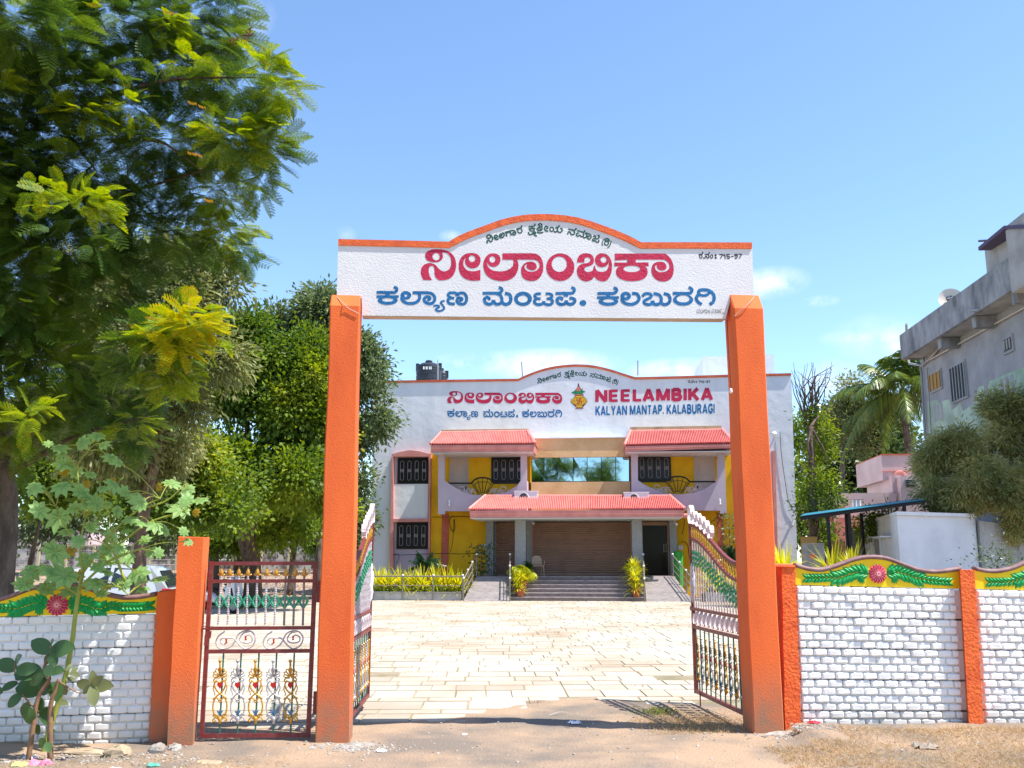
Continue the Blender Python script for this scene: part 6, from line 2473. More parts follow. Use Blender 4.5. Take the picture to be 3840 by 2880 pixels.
# ------------------------------------------------------------------ right-hand neighbours: trees
yard_tree('half bare thin tree at the right end of the hall', [(3075, 1650, 33, 45, 70), (3050, 1800, 32, 45, 70), (3035, 1900, 32, 22, 50), (3110, 1840, 32, 35, 60), (3050, 1560, 33, 25, 50)],
          120, 34, .20, .14, .42, 'green', [gpt(3060, 2060, 32, .3), pos(3050, 1930, 32), pos(3045, 1780, 32), pos(3040, 1600, 32)], (.22, .08), 'bark', 5, .2, 'half_bare_tree', None)
bt = bpy.data.objects['half_bare_tree']
for q in range(34):
    b = pos(random.uniform(3010, 3075), random.uniform(1450, 1620), 33)
    a = pos(random.uniform(2965, 3130), random.uniform(1345, 1450), 33 + random.uniform(-1, 1))
    mb = MB()
    mb.tube([b, b.lerp(a, .5) + Vector((random.uniform(-.25, .25), 0, .1)), a], [.03, .018, .007], 4)
    mb.build('twig', M['bark'], bt)
yard_tree('dark broad-leaved tree between the hall and the coconut palm', [(3150, 1620, 56, 80, 70), (3250, 1700, 56, 80, 80), (3130, 1730, 56, 80, 80), (3230, 1790, 55, 110, 60), (3220, 1560, 57, 60, 60), (3330, 1640, 57, 60, 70), (3330, 1560, 57, 50, 50)],
          420, 34, .42, .42, .6, 'dark', [gpt(3230, 2080, 56, .3), pos(3230, 1900, 56), pos(3220, 1700, 56)], (.35, .22), 'bark', 6, .2, 'broadleaf_tree', None)
yard_tree('thin pale tree crown above the dark broad-leaved tree', [(3160, 1520, 52, 80, 70), (3210, 1440, 52, 50, 45), (3110, 1620, 52, 50, 60), (3230, 1640, 50, 50, 60)],
          190, 34, .34, .20, .42, 'neem', [gpt(3160, 2080, 52, .3), pos(3160, 1800, 52), pos(3160, 1550, 52)], (.18, .10), 'bark_grey', 5, .2, 'thin_tree', None)
yard_tree('distant green tree mass low behind the open shed', [(3000, 1940, 75, 70, 90), (3100, 1900, 75, 90, 70), (2990, 1780, 78, 40, 60), (3000, 1650, 80, 40, 70), (3200, 1950, 75, 110, 60), (3360, 1960, 75, 90, 60)],
          330, 34, .6, .42, .55, 'green', [gpt(3100, 2090, 75, .3), pos(3100, 2000, 75), pos(3100, 1930, 75)], (.3, .2), 'bark', 4, .2, 'distant_tree', None)
yard_tree('bushy fine-leaved olive tree over the small white hut', [(3640, 1700, 28.5, 160, 130), (3800, 1620, 28.5, 130, 130), (3540, 1850, 28, 110, 90), (3700, 1850, 27.6, 160, 100), (3830, 1800, 27.6, 120, 130), (3500, 1720, 29, 70, 80), (3760, 1520, 29, 90, 60), (3950, 1600, 28.5, 120, 140), (3960, 1850, 27.6, 120, 120), (3820, 1950, 27.6, 90, 60)],
          1650, 52, .12, .17, .20, 'bamboo', [gpt(3790, 2200, 28.5, .2), pos(3780, 2000, 28.5), pos(3740, 1800, 28.5)], (.16, .10), 'bark_grey', 8, .55, 'bushy_tree', None)

# coconut palm
cp_ = thing('coconut_palm', 'coconut palm with arching fronds left of the grey house', 'palm', tuple(gpt(3420, 2100, 49, .3)))
cc = pos(3382, 1462, 49)
trunk(cp_, [gpt(3430, 2100, 49, .3), pos(3415, 1800, 49), cc], (.2, .14), M['bark_grey'])


def palm_frond(base, az, el, L_, nl, lf, w, mt, parent, sag=1.0, name='frond'):
    h = np.array([math.cos(az), math.sin(az), 0])
    ts = np.linspace(0, 1, nl)
    x = L_ * ts * (1 - .25 * ts * sag)
    z = L_ * (math.sin(el) * ts - .75 * sag * ts ** 2)
    P = np.array(base) + h[None] * (x * math.cos(el) + 0)[:, None] + np.array([0, 0, 1.0])[None] * z[:, None]
    T = unit(np.gradient(P, axis=0))
    sd = np.array([-math.sin(az), math.cos(az), 0])
    V, Q = [], []
    for i in range(nl):
        t = ts[i]
        if t < .12:
            continue
        ll = lf * math.sin(math.pi * min(1, .25 + .72 * t)) + .03
        for s in (-1, 1):
            d = T[i] * .55 + sd * s * .75 + np.array([0, 0, -.35 - .5 * random.random()])
            d = d / np.linalg.norm(d)
            wv = T[i] * w
            p = P[i]
            m = p + d * ll * .5
            e = p + d * ll * .92 + np.array([0, 0, -.22 * ll])
            k = len(V)
            V += [p - wv, p + wv, m + wv * .9, m - wv * .9, e + wv * .2, e - wv * .2]
            Q += [[k, k + 1, k + 2, k + 3], [k + 3, k + 2, k + 4, k + 5]]
    r = w * 1.1
    for i in range(nl - 1):
        k = len(V)
        V += [P[i] + sd * r, P[i + 1] + sd * r * .8, P[i + 1] - sd * r * .8, P[i] - sd * r]
        Q.append([k, k + 1, k + 2, k + 3])
    return npmesh(name, np.array(V), np.array(Q), mt, parent)


for k in range(30):
    az = R(k * 137.5)
    el = R([72, 50, 32, 12, -10][k % 5] + random.uniform(-6, 6))
    palm_frond(cc, az, el, random.uniform(3.8, 5.2), 60, 1.1, .034, L['coco'], cp_, random.uniform(.55, .95))
mb = MB()
for q in range(7):
    a = q * .9
    c = cc + Vector((math.cos(a) * .3, math.sin(a) * .3, -.35))
    mb = MB()
    mb.lathe([(.02, -.14), (.11, -.08), (.13, 0), (.1, .09), (.03, .13)], c, 8)
    mb.build('coconut', L['coco'], cp_, True)

# trees across the road behind the viewer, seen mirrored in the ribbon window
for k, (x, y, s) in enumerate(((-5, -13, 1.05), (-.5, -14, 1.0), (3.6, -13, .86), (-10, -14, 1.1))):
    t = thing('roadside_tree', ['leftmost but one of the roadside trees mirrored in the ribbon window', 'roadside tree mirrored in the middle panes of the ribbon window', 'lower roadside tree mirrored in the right panes of the ribbon window', 'outermost roadside tree mirrored at the left end of the ribbon window'][k], 'tree', (x, y, 0), 'roadside trees across the road')
    C = []
    for q in range(7):
        a = q * 2.4
        C.append(np.array([x + 2.0 * s * math.cos(a) * (.3 + .1 * q), y + 2.0 * s * math.sin(a) * (.3 + .1 * q), 9.0 * s + random.uniform(-2.2, 2.0)]))
    P = np.vstack([c + unit(rng.normal(size=(70, 3))) * rng.uniform(.4, 1.5, (70, 1)) * s for c in C])
    P = np.repeat(P, 14, axis=0) + rng.normal(size=(len(P) * 14, 3)) * .22
    v, q_ = leaf_quads(P, unit(rng.normal(size=P.shape)), .26, .16)
    npmesh('crown', v, q_, L['green'], t)
    mb = MB()
    mb.tube([(x, y, -.1), (x + .1, y, 2), (x, y + .1, 8.2 * s)], [.24, .18, .1], 8)
    mb.build('trunk', M['bark'], t)


# ------------------------------------------------------------------ blades and potted plants
def tuft(c, n, L_, w, lean=(.2, 1.2), r0=.05, sag=.6, seg=4):
    V, Q = [], []
    c = np.array(c)
    for i in range(n):
        az = random.uniform(0, 6.283)
        le = random.uniform(*lean)
        ln = L_ * random.uniform(.6, 1.1)
        h = np.array([math.cos(az), math.sin(az), 0])
        sd = np.array([-math.sin(az), math.cos(az), 0])
        b = c + h * random.uniform(0, r0)
        for j in range(seg + 1):
            t = j / seg
            p = b + h * ln * t * math.sin(le) + np.array([0, 0, ln * (t * math.cos(le) - sag * t * t * math.sin(le) * .8)])
            ww = w * (math.sin(math.pi * (.18 + .80 * t))) * .5
            V += [p - sd * ww, p + sd * ww]
            if j < seg:
                k = len(V) - 2
                Q.append([k, k + 1, k + 3, k + 2])
    return np.array(V), np.array(Q)


def join(parts):
    V, Q, k = [], [], 0
    for v, q in parts:
        V.append(v)
        Q.append(q + k)
        k += len(v)
    return np.vstack(V), np.vstack(Q)


def potted(lab, p, kind, pot_r=.16, pot_h=.26, H=.9):
    """p: world foot point"""
    t = thing('potted_plant', lab, 'potted plant', tuple(p), 'potted plants on the entrance steps')
    MB().lathe([(pot_r * .72, 0), (pot_r, pot_h * .88), (pot_r * 1.12, pot_h * .88), (pot_r * 1.12, pot_h), (pot_r * .9, pot_h * .96)], tuple(p), 14).build('pot', M['terracotta'], t, False)
    c = Vector(p) + Vector((0, 0, pot_h * .9))
    if kind == 'croton':
        v, q = join([tuft(c + Vector((random.uniform(-.06, .06), random.uniform(-.06, .06), H * .26 * k)), 75, H * .56, .035, (.2, 1.6), .05, .55) for k in range(3)])
        npmesh('foliage', v, q, L['croton'], t)
    else:
        mt = L['areca'] if kind == 'areca' else L['areca_g']
        for k in range(15):
            palm_frond(c, R(k * 137.5), R(random.uniform(50, 84)), H * random.uniform(.6, .9), 22, H * .24, .012, mt, t, .75)
    return t


def on_step(px, d, z):
    a, _ = BF.px(px, 2200, d)
    return BF.P(a, d, z)


potted('lowest yellow croton pot at the left foot of the entrance steps', on_step(1951, FD + 1.35, PF - .155 * 5), 'croton', .17, .30, .95)
potted('yellow palm pot in the middle of the left row on the steps', on_step(1962, FD + .75, PF - .155 * 3), 'areca', .16, .28, 1.6)
potted('light green palm pot on the third step of the left row', on_step(1950, FD + .4, PF - .155 * 2), 'areca', .15, .28, 1.45)
potted('dark green palm pot on the porch beside the plastic chair', on_step(1976, FD - .5, PF), 'green', .16, .30, .95)
potted('lowest yellow croton pot at the right foot of the entrance steps', on_step(2385, FD + 1.35, PF - .155 * 5), 'croton', .17, .30, 1.05)
potted('yellow croton pot above the lowest one in the right row', on_step(2382, FD + .75, PF - .155 * 3), 'croton', .16, .28, 1.15)
potted('yellow palm pot third up in the right row', on_step(2376, FD + .3, PF - .155 * 1), 'areca', .15, .28, 1.25)
potted('dark green palm pot at the top of the right row', on_step(2372, FD - .4, PF), 'green', .16, .28, 1.1)

# planting beds
def bed_plants(x0, x1, lab, lab2, lab3, d0):
    a0, _ = BF.px(x0, 2200, d0)
    a1, _ = BF.px(x1, 2200, d0)
    c = BF.P((a0 + a1) / 2, d0, 0)
    k = thing('planter', lab3, 'planter', tuple(c))
    mb = MB()
    BF.box(mb, a0, a1, d0 + .5, d0 + .62, -.05, .34)
    mb.build('kerb', M['kerb'], k)
    mb = MB()
    BF.box(mb, a0, a1, d0 - 1.3, d0 + .495, -.05, .26)
    mb.build('soil', M['soil'], k)
    n = int((a1 - a0) / .42)
    for i in range(n):
        a = a0 + (a1 - a0) * (i + .5) / n
        p = BF.P(a, d0 - .1 + random.uniform(-.25, .2), .26)
        t = thing('croton_plant', lab.replace('#', ORD[i]), 'plant', tuple(p), lab2)
        v, q = join([tuft(p + Vector((0, 0, .16 * j)), 40, 1.1, .05, (.15, 1.45), .07, .55) for j in range(3)])
        npmesh('foliage', v, q, L['croton'], t)
    P = np.array([np.array(BF.P(random.uniform(a0, a1), d0 + random.uniform(.05, .48), random.uniform(.24, .52))) for _ in range(int(2600 * (a1 - a0) / 5))])
    v, q = leaf_quads(P, unit(rng.normal(size=P.shape) + np.array([0, -.4, .3])), .07, .045)
    tag(npmesh('ground_cover', v, q, L['hedge']), kind='stuff')


ORD = ['first', 'second', 'third', 'fourth', 'fifth', 'sixth', 'seventh', 'eighth', 'ninth', 'tenth', 'eleventh', 'twelfth', 'thirteenth', 'fourteenth', 'fifteenth', 'sixteenth', 'seventeenth', 'eighteenth']
bed_plants(1394, 1736, '# yellow croton from the left in the bed before the left wing', 'crotons in the left bed', 'whitewashed planting bed in front of the left wing of the hall', 3.9)
bed_plants(2640, 3040, '# yellow croton from the left in the bed right of the right ramp', 'crotons in the right bed', 'whitewashed planting bed right of the right ramp', 3.9)
cy = thing('cycad', 'dark green cycad with stiff arching fronds behind the croton bed', 'plant', tuple(BF.P(*(BF.px(1590, 2200, 2.0)[0], 2.0, .2))))
cb_ = BF.P(BF.px(1592, 2130, 2.0)[0], 2.0, BF.px(1592, 2122, 2.0)[1])
mb = MB()
mb.tube([(cb_.x, cb_.y, 0), cb_], [.22, .16], 10)
mb.build('trunk', M['bark'], cy)
for k in range(34):
    palm_frond(cb_, R(k * 137.5), R(random.uniform(5, 75)), random.uniform(.8, 1.15), 24, .20, .012, L['cycad'], cy, .45)
cy2 = thing('cycad', 'dark cycad half hidden behind the right gate leaf', 'plant', tuple(BF.P(BF.px(2740, 2200, 2.0)[0], 2.0, .2)))
cb2 = BF.P(BF.px(2742, 2080, 2.0)[0], 2.0, BF.px(2742, 2100, 2.0)[1])
mb = MB()
mb.tube([(cb2.x, cb2.y, 0), cb2], [.2, .15], 10)
mb.build('trunk', M['bark'], cy2)
for k in range(26):
    palm_frond(cb2, R(k * 137.5), R(random.uniform(5, 75)), random.uniform(.8, 1.1), 24, .20, .012, L['cycad'], cy2, .45)
for (x, y, d, n, lab) in ((2735, 1990, 1.6, 50, 'tall glossy shrub with pale leaves beside the right gateway pillar'), (1805, 2110, 2.4, 60, 'dark bushy plant behind the left ramp railing')):
    t = thing('shrub', lab, 'shrub', tuple(BF.P(BF.px(x, 2200, d)[0], d, 0)))
    c = BF.W(x, y, d)
    mb = MB()
    mb.tube([(c.x, c.y, 0), (c.x, c.y, c.z + .4)], [.03, .015], 6)
    mb.build('stem', M['stem_brown'], t)
    hh = c.z
    P = np.array([[c.x + random.gauss(0, .28), c.y + random.gauss(0, .25), random.uniform(hh * .5, hh + .75)] for _ in range(n * 5)])
    v, q = leaf_quads(P, unit(rng.normal(size=P.shape) + np.array([0, -.5, .2])), .17, .075)
    npmesh('foliage', v, q, L['calo_y' if x > 2000 else 'dark'], t)

# stainless railings along ramps and bed
def rail(lab, pts, h=.85, post=None):
    t = thing('handrail', lab, 'railing', tuple(pts[0]))
    for dz in (h, h * .62, h * .32):
        m = MB()
        m.tube([p + Vector((0, 0, dz)) for p in pts], .028 if dz == h else .016, 6)
        m.build('rail', M['steel'], t)
    for p in pts:
        m = MB()
        m.tube([p, p + Vector((0, 0, h))], .026, 6)
        m.build('post', M['steel'], t)
        m = MB()
        m.lathe([(.02, h), (.045, h + .03), (.04, h + .07), (.01, h + .09)], tuple(p), 8)
        m.build('knob', M['white_paint'], t, True)
    return t


def rp(px, s, off=0):
    d = 4.95 + (FD - 4.95) * s
    a, _ = BF.px(px, 2250 - 86 * s, d)
    return BF.P(a, d, PF * s)


rail('steel handrail on the left side of the left ramp', [rp(1738 + (1787 - 1738) * s, s) for s in (0, .33, .66, 1.0)])
rail('steel handrail between the left ramp and the steps', [rp(1912, s) for s in (0, .5, 1.0)])
rail('steel handrail between the steps and the right ramp', [rp(2418 - 4 * s, s) for s in (0, .5, 1.0)])
rail('steel handrail on the right side of the right ramp', [rp(2600 - 75 * s, s) for s in (0, .33, .66, 1.0)])
rail('steel rail in front of the left croton bed', [BF.P(BF.px(x, 2200, 4.56)[0], 4.56, 0) for x in (1396, 1510, 1625, 1735)], .95)

# ------------------------------------------------------------------ neighbours
def fbox(t, fr, name, mt, a0, a1, d0, d1, z0, z1):
    mb = MB()
    fr.box(mb, a0, a1, d0, d1, z0, z1)
    return mb.build(name, M[mt], t)


def pb(t, fr, name, mt, p0, p1, d0, d1, zmin=None):
    mb = MB()
    fr.pbox(mb, *p0, *p1, d0, d1, zmin)
    return mb.build(name, M[mt], t)


# grey cement house
zG = lambda x, y: (2800 + x / 1.659, 800 + y / 1.659)
OF = Fr((16.2, 39.0), (-.081, -1))
gh = thing('grey_house', 'three-storey bare grey cement house with overhanging parapet at the right edge', 'building', (16.2, 39, 0))
aF, zT = OF.px(*zG(950, 760), 0)
zB_ = OF.px(*zG(972, 905), 0)[1]
wd = -.85
aW, zW = OF.px(*zG(1085, 1000), wd)
fbox(gh, OF, 'wall', 'g_wall', aW, aW + 10.6, wd - 9, wd, 0, zT - .3)
fbox(gh, OF, 'wall_base', 'mint', aW - .25, aW - .003, wd - 8.8, wd - .02, 0, OF.px(*zG(1070, 1200), wd)[1])
# overhanging parapet
fbox(gh, OF, 'parapet', 'g_parapet', aF, aF + 11.2, -.14, 0, zB_, zT)
fbox(gh, OF, 'parapet', 'g_parapet', aF, aF + .14, -9.5, -.142, zB_, zT)
fbox(gh, OF, 'roof_slab', 'g_light', aF + .143, aF + 11.2, -9.5, -.143, zB_ + .02, zB_ + .16)
for x, y in ((1165, 800), (1375, 680), (1625, 560)):
    a, z = OF.px(*zG(x, y), -.02)
    fbox(gh, OF, 'bracket_beam', 'g_parapet', a, a + .35, wd, -.15, zB_ - .38, zB_)
a0, z0 = OF.px(*zG(1560, 565), .0)
# stair tower
aT, zTt = OF.px(*zG(1480, 225), -.3)
fbox(gh, OF, 'stair_tower', 'g_light', aT, min(aT + 3.2, aF + 10.9), -4.5, -.3, zT, zTt + .2)
aT2, z2 = OF.px(*zG(1610, 110), .25)
fbox(gh, OF, 'stair_tower', 'g_light', aT2, aT2 + 3, -4.5, .25, zB_ - .25, z2)
mb = MB()
p = [OF.W(*zG(1442, 232), .1), OF.W(*zG(1602, 100), .3), OF.W(*zG(1800, 92), .3), OF.W(*zG(1800, 92), .3) - OF.n * 3, OF.W(*zG(1442, 232), .1) - OF.n * 3]
mb.prism(p, [q + Vector((0, 0, .12)) for q in p])
mb.build('tower_roof', M['poster'], gh)
# windows and the unpainted patches
for (q, nm) in ((((1150, 985), (1215, 1100)), 'small'), (((1280, 935), (1372, 1160)), 'tall'), (((1608, 770), (1660, 860)), 'vent')):
    (x0, y0), (x1, y1) = q
    aa, zz1 = OF.px(*zG(x0, (y0 + y1) / 2), wd)
    ab, _ = OF.px(*zG(x1, (y0 + y1) / 2), wd)
    zt_ = OF.px(*zG((x0 + x1) / 2, y0 + 6), wd)[1]
    zb_ = OF.px(*zG((x0 + x1) / 2, y1 - 4), wd)[1]
    w = fbox(gh, OF, 'window', 'g_wall', aa - .08, ab + .08, wd + .002, wd + .06, zb_ - .08, zt_ + .08)
    fbox(w, OF, 'pane', 'wood' if nm == 'small' else 'pane_dark', aa, ab, wd + .062, wd + .066, zb_, zt_)
    if nm != 'vent':
        n = 5 if nm == 'tall' else 3
        for k in range(n + 1):
            a = aa + (ab - aa) * k / n
            fbox(w, OF, 'bar', 'pipe' if nm == 'tall' else 'wood', a - .025, a + .025, wd + .067, wd + .10, zb_, zt_)
    else:
        for k in range(3):
            a = aa + (ab - aa) * (k + .5) / 3
            fbox(w, OF, 'vent_block', 'g_light', a - .05, a + .05, wd + .067, wd + .09, zb_ + .05, zt_ - .05)
# mint paint that reaches up the lower wall in ragged patches
mp = [(1125, 1400), (1125, 1170), (1190, 1160), (1195, 1190), (1225, 1165), (1270, 1155), (1272, 1230), (1330, 1180), (1345, 1230), (1420, 1180), (1440, 1080), (1475, 1070), (1480, 1150), (1510, 1045), (1650, 985), (1800, 930), (1900, 900), (1900, 1400)]
mb = MB()
OF.poly(mb, [zG(x, y) for x, y in mp], wd + .001, wd + .006)
mb.build('paint_patch', M['mint'], gh)
for (x0, y0, x1, y1) in ((1165, 1195, 1180, 1300), (1185, 1190, 1202, 1290), (1208, 1180, 1222, 1280), (1578, 1030, 1600, 1150), (1608, 1015, 1632, 1140), (1642, 1000, 1665, 1130)):
    pb(gh, OF, 'bare_patch', 'g_wall', zG(x0, y0), zG(x1, y1), wd + .0062, wd + .010)
for (pts, r, mt) in (([(993, 690), (1002, 900), (1012, 935), (1080, 945), (1088, 1000), (1110, 1400)], .05, 'pipe'), ([(1030, 850), (1040, 880), (1100, 890), (1105, 930)], .045, 'pipe'), ([(1130, 915), (1250, 850), (1500, 712), (1730, 585)], .03, 'cream_pipe'),
                     ([(1195, 840), (1140, 905), (1085, 950)], .05, 'g_light'), ([(1120, 960), (1132, 1100), (1150, 1400)], .03, 'g_light'), ([(1390, 605), (1445, 600)], .05, 'pipe'), ([(1446, 172), (1525, 168)], .04, 'poster')):
    mb = MB()
    mb.tube([OF.W(*zG(x, y), wd + .1 if y > 700 else (wd + .08 if mt == 'cream_pipe' else .03)) for x, y in pts], r, 7)
    mb.build('pipe', M[mt], gh)
sd_ = thing('satellite_dish', 'round cream satellite dish on the grey house parapet', 'satellite dish', tuple(OF.W(*zG(1265, 540), -.4)))
c = OF.W(*zG(1268, 530), -.4)
r = .42
mb = MB()
nd = Vector((-.35, -.9, .25)).normalized()
t1_ = nd.cross(Vector((0, 0, 1))).normalized()
t2_ = nd.cross(t1_)
vs = [c - nd * .08] + [c + nd * (-.08 + .09 * rr * rr) + (t1_ * math.cos(a) + t2_ * math.sin(a)) * r * rr for rr in (.35, .7, 1) for a in [R(18 * q) for q in range(20)]]
fs = [(0, 1 + q, 1 + (q + 1) % 20) for q in range(20)] + [(1 + 20 * k + q, 21 + 20 * k + q, 21 + 20 * k + (q + 1) % 20, 1 + 20 * k + (q + 1) % 20) for k in range(2) for q in range(20)]
mb.add(vs, fs)
mb.build('reflector', M['dish'], sd_, True)
mb = MB()
lc = c + nd * .0
vs = [lc + nd * .0 + (t1_ * math.cos(a) * .16 + t2_ * math.sin(a) * .12) for a in [R(20 * q) for q in range(18)]]
mb.add(vs, [tuple(range(18))])
mb.build('badge', M['black_txt'], sd_)
k = Ink(lambda x, y: (x, y))
for s in ([(0, 8), (-3, 4), (0, 0), (3, 4), (0, 8)], [(3.2, 13), (3.4, 0)], [(6, 8), (9, 9), (10, 6), (6, 0), (11, 0)], [(13, 13), (13, 0)], [(13, 6), (16, 8), (18, 5), (18, 0)]):
    k.stroke(s, 1.8)
V, Fc = k.tris()
mb = MB()
mb.add([lc + nd * .006 + t1_ * ((v.x - 7) * -.0115) * (-1 if t1_.x > 0 else 1) + Vector((0, 0, (v.y - 5) * .0115)) for v in V], Fc)
q_ = mb.build('lettering', M['white_paint'], sd_)
q_['kind'] = 'stuff'
mb = MB()
mb.tube([c - nd * .05, c - nd * .2 + Vector((0, 0, -.4)), c - nd * .2 + Vector((0, 0, -.7))], .03, 6)
mb.build('mount', M['pipe'], sd_)

# pink house behind
zP = lambda x, y: (2900 + x / 2.353, 1700 + y / 2.353)
PH = Fr((0, 46), (1, -.12))
ph = thing('pink_house', 'pale pink house with a parapet and a small barred window behind the blue-roofed shed', 'building', tuple(PH.W(*zP(1150, 300), 0)[:2]) + (0,))
pb(ph, PH, 'upper_wall', 'pinkhouse', zP(960, 0 + 12), zP(1700, 232), -5, 0)
pb(ph, PH, 'parapet_coping', 'b_red', zP(955, 2), zP(1702, 12), -5.02, .05)
pb(ph, PH, 'lower_wall', 'pinkhouse', zP(1125, 198), zP(1700, 420), -4, 1.2, 0)
pb(ph, PH, 'ledge', 'pinkhouse', zP(1050, 195), zP(1130, 345), -4, .6)
pb(ph, PH, 'garden_wall', 'pinkhouse', zP(520, 350), zP(1130, 470), -.2, .8, 0)
w = pb(ph, PH, 'window', 'pipe', zP(1165, 230), zP(1262, 298), 1.2, 1.25)
pb(w, PH, 'pane', 'pane_dark', zP(1171, 236), zP(1256, 293), 1.25, 1.27)
for y in (250, 264, 278):
    pb(w, PH, 'bar', 'pipe', zP(1171, y - 1.5), zP(1256, y + 1.5), 1.271, 1.30)
mb = MB()
mb.tube([PH.W(*zP(p.x, p.y), .05) for p in crom([(1070, 196), (1090, 172), (1118, 165), (1146, 176), (1160, 196)], 4)], .08, 6)
mb.build('arch_moulding', M['b_pink'], ph)
pb(ph, PH, 'string_course', 'b_pink', zP(960, 150), zP(1700, 156), 0.002, .06)
# outside stair with red strings
st_ = thing('outside_stair', 'outdoor staircase with red sloping strings beneath the hanging washing', 'staircase', tuple(PH.W(*zP(560, 640), 1.0)[:2]) + (0,))
mb = MB()
PH.poly(mb, [zP(480, 456), (zP(500, 456)), zP(560, 700), zP(540, 700)], 1.5, 1.7)
mb.build('stair_string', M['b_red'], st_)
pb(st_, PH, 'newel', 'b_pink', zP(455, 460), zP(497, 560), 1.4, 1.8, 0)
mb = MB()
PH.poly(mb, [zP(590, 460), zP(615, 455), zP(770, 660), zP(700, 640)], 1.2, 1.4)
mb.build('stair_string', M['b_pink'], st_)
pb(st_, PH, 'stair_wall', 'b_pink', zP(560, 570), zP(765, 680), .9, 1.1, 0)
pb(st_, PH, 'stair_wall', 'pinkhouse', zP(500, 455), zP(640, 560), .5, .85, 0)
for k_ in range(5):
    pb(st_, PH, 'baluster', 'b_pink', zP(350 + k_ * 22, 500), zP(356 + k_ * 22, 545), 1.5, 1.6)
pb(st_, PH, 'rail', 'b_pink', zP(340, 494), zP(460, 503), 1.45, 1.65)
# washing
for i, (x0, x1, y1, mt, lab) in enumerate(((690, 776, 482, 'cloth', 'white sheet drying on the line in front of the pink house'), (628, 662, 462, 'cloth_d', 'dark shirt drying on the line left of the white sheet'), (600, 626, 450, 'cloth_d', 'small dark cloth at the left end of the washing line'))):
    mb = MB()
    n = 8
    vs, fs = [], []
    for k_ in range(n + 1):
        x = x0 + (x1 - x0) * k_ / n
        w1, w2 = PH.W(*zP(x, 410 + i * 2), 1.9 + .02 * math.sin(k_ * 2)), PH.W(*zP(x, y1), 1.9 + .07 * math.sin(k_ * 2))
        vs += [w1, w2]
    fs = [(2 * k_, 2 * k_ + 2, 2 * k_ + 3, 2 * k_ + 1) for k_ in range(n)]
    mb.add(vs, fs)
    tag(mb.build('laundry', M[mt]), lab, 'laundry')
mb = MB()
mb.tube([PH.W(*zP(560, 405), 1.9), PH.W(*zP(690, 411), 1.9), PH.W(*zP(800, 408), 1.9)], .012, 4)
tag(mb.build('washing_line', M['cord']), 'thin line carrying the washing in front of the pink house', 'clothes line')

# small white hut
HA, HB = pos(3363, 1932, 26), pos(3225, 1976, 36)
HFl = Fr((HA.x, HA.y), (HA.x - HB.x, HA.y - HB.y))
hz = HA.z
hut = thing('white_hut', 'small flat-roofed white hut with two narrow windows under the bushy tree', 'building', (HA.x, HA.y, 0))
Hr = pos(3656, 1944, 27.4)
Ll = (Vector((HB.x, HB.y)) - Vector((HA.x, HA.y))).length
Lr = (Vector((Hr.x, Hr.y)) - Vector((HA.x, HA.y))).length
mb = MB()
e = Vector((HB.x - HA.x, HB.y - HA.y, 0))
f_ = Vector((Hr.x - HA.x, Hr.y - HA.y, 0))
A0 = Vector((HA.x, HA.y, 0))
mb.hexa([A0, A0 + f_, A0 + f_ + e, A0 + e] + [p + Vector((0, 0, hz)) for p in (A0, A0 + f_, A0 + f_ + e, A0 + e)])
hw = mb.build('wall', M['hut_white'], hut)
mb = MB()
mb.hexa([p + Vector((0, 0, z)) for z in (hz + .002, hz + .10) for p in (A0 - f_ * .01 - e * .01, A0 + f_ * 1.01 - e * .01, A0 + f_ * 1.01 + e * 1.01, A0 - f_ * .01 + e * 1.01)])
mb.build('roof_slab', M['hut_white'], hut)
for (x0, x1, y0, y1) in ((778, 832, 752, 925), (890, 936, 745, 925)):
    w = pb(hut, HFl, 'window', 'white_paint', zP(x0 - 5, y0), zP(x1 + 4, y1), .002, .08)
    pb(w, HFl, 'pane', 'sheet_grey', zP(x0 + 3, y0 + 12), zP(x1 - 3, y1), .081, .09)
    pb(hut, HFl, 'lintel', 'hut_white', zP(x0 - 16, y0 - 10), zP(x1 + 12, y0 + 2), .003, .3)
hd = thing('garden_wall', 'stained grey-white wall running on behind the hut to the right edge', 'wall', tuple(Hr[:2]) + (0,))
h2 = pos(3830, 1990, 27.9)
mb = MB()
a, b = Vector((Hr.x + .05, Hr.y - .1, 0)), Vector((h2.x + .3, h2.y, 0))
up_ = pos(3660, 1952, Hr.y - .1).z
u2 = pos(3830, 1978, h2.y).z
mb.hexa([a, b, b + Vector((0, 4, 0)), a + Vector((0, 4, 0)), a + Vector((0, 0, up_)), b + Vector((0, 0, u2)), b + Vector((0, 4, u2)), a + Vector((0, 4, up_))])
mb.build('wall_face', M['hut_dirty'], hd)

# shed with blue sheet roof
SH = Fr((0, 31), (1, -.35))
sh = thing('open_shed', 'open shed with a sloping blue sheet roof on thin black posts', 'shed', tuple(SH.W(*zP(500, 900), 0)[:2]) + (0,))
p = [SH.W(*zP(238, 556), .0), SH.W(*zP(1330, 412), 0)]
mb = MB()
bk = SH.n * -4.0 + Vector((0, 0, .25))
mb.hexa([p[0], p[1], p[1] + bk, p[0] + bk, p[0] + Vector((0, 0, .014)), p[1] + Vector((0, 0, .014)), p[1] + bk + Vector((0, 0, .014)), p[0] + bk + Vector((0, 0, .014))])
mb.build('roof_sheet', M['blue_sheet'], sh)
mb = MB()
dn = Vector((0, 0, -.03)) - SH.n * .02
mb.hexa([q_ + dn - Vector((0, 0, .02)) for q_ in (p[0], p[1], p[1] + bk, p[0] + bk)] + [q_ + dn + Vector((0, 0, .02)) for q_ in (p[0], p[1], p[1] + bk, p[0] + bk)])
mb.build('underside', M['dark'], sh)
mb = MB()
mb.tube([p[0] - Vector((0, 0, .08)), p[1] - Vector((0, 0, .06))], .05, 4)
mb.build('beam', M['dark'], sh)
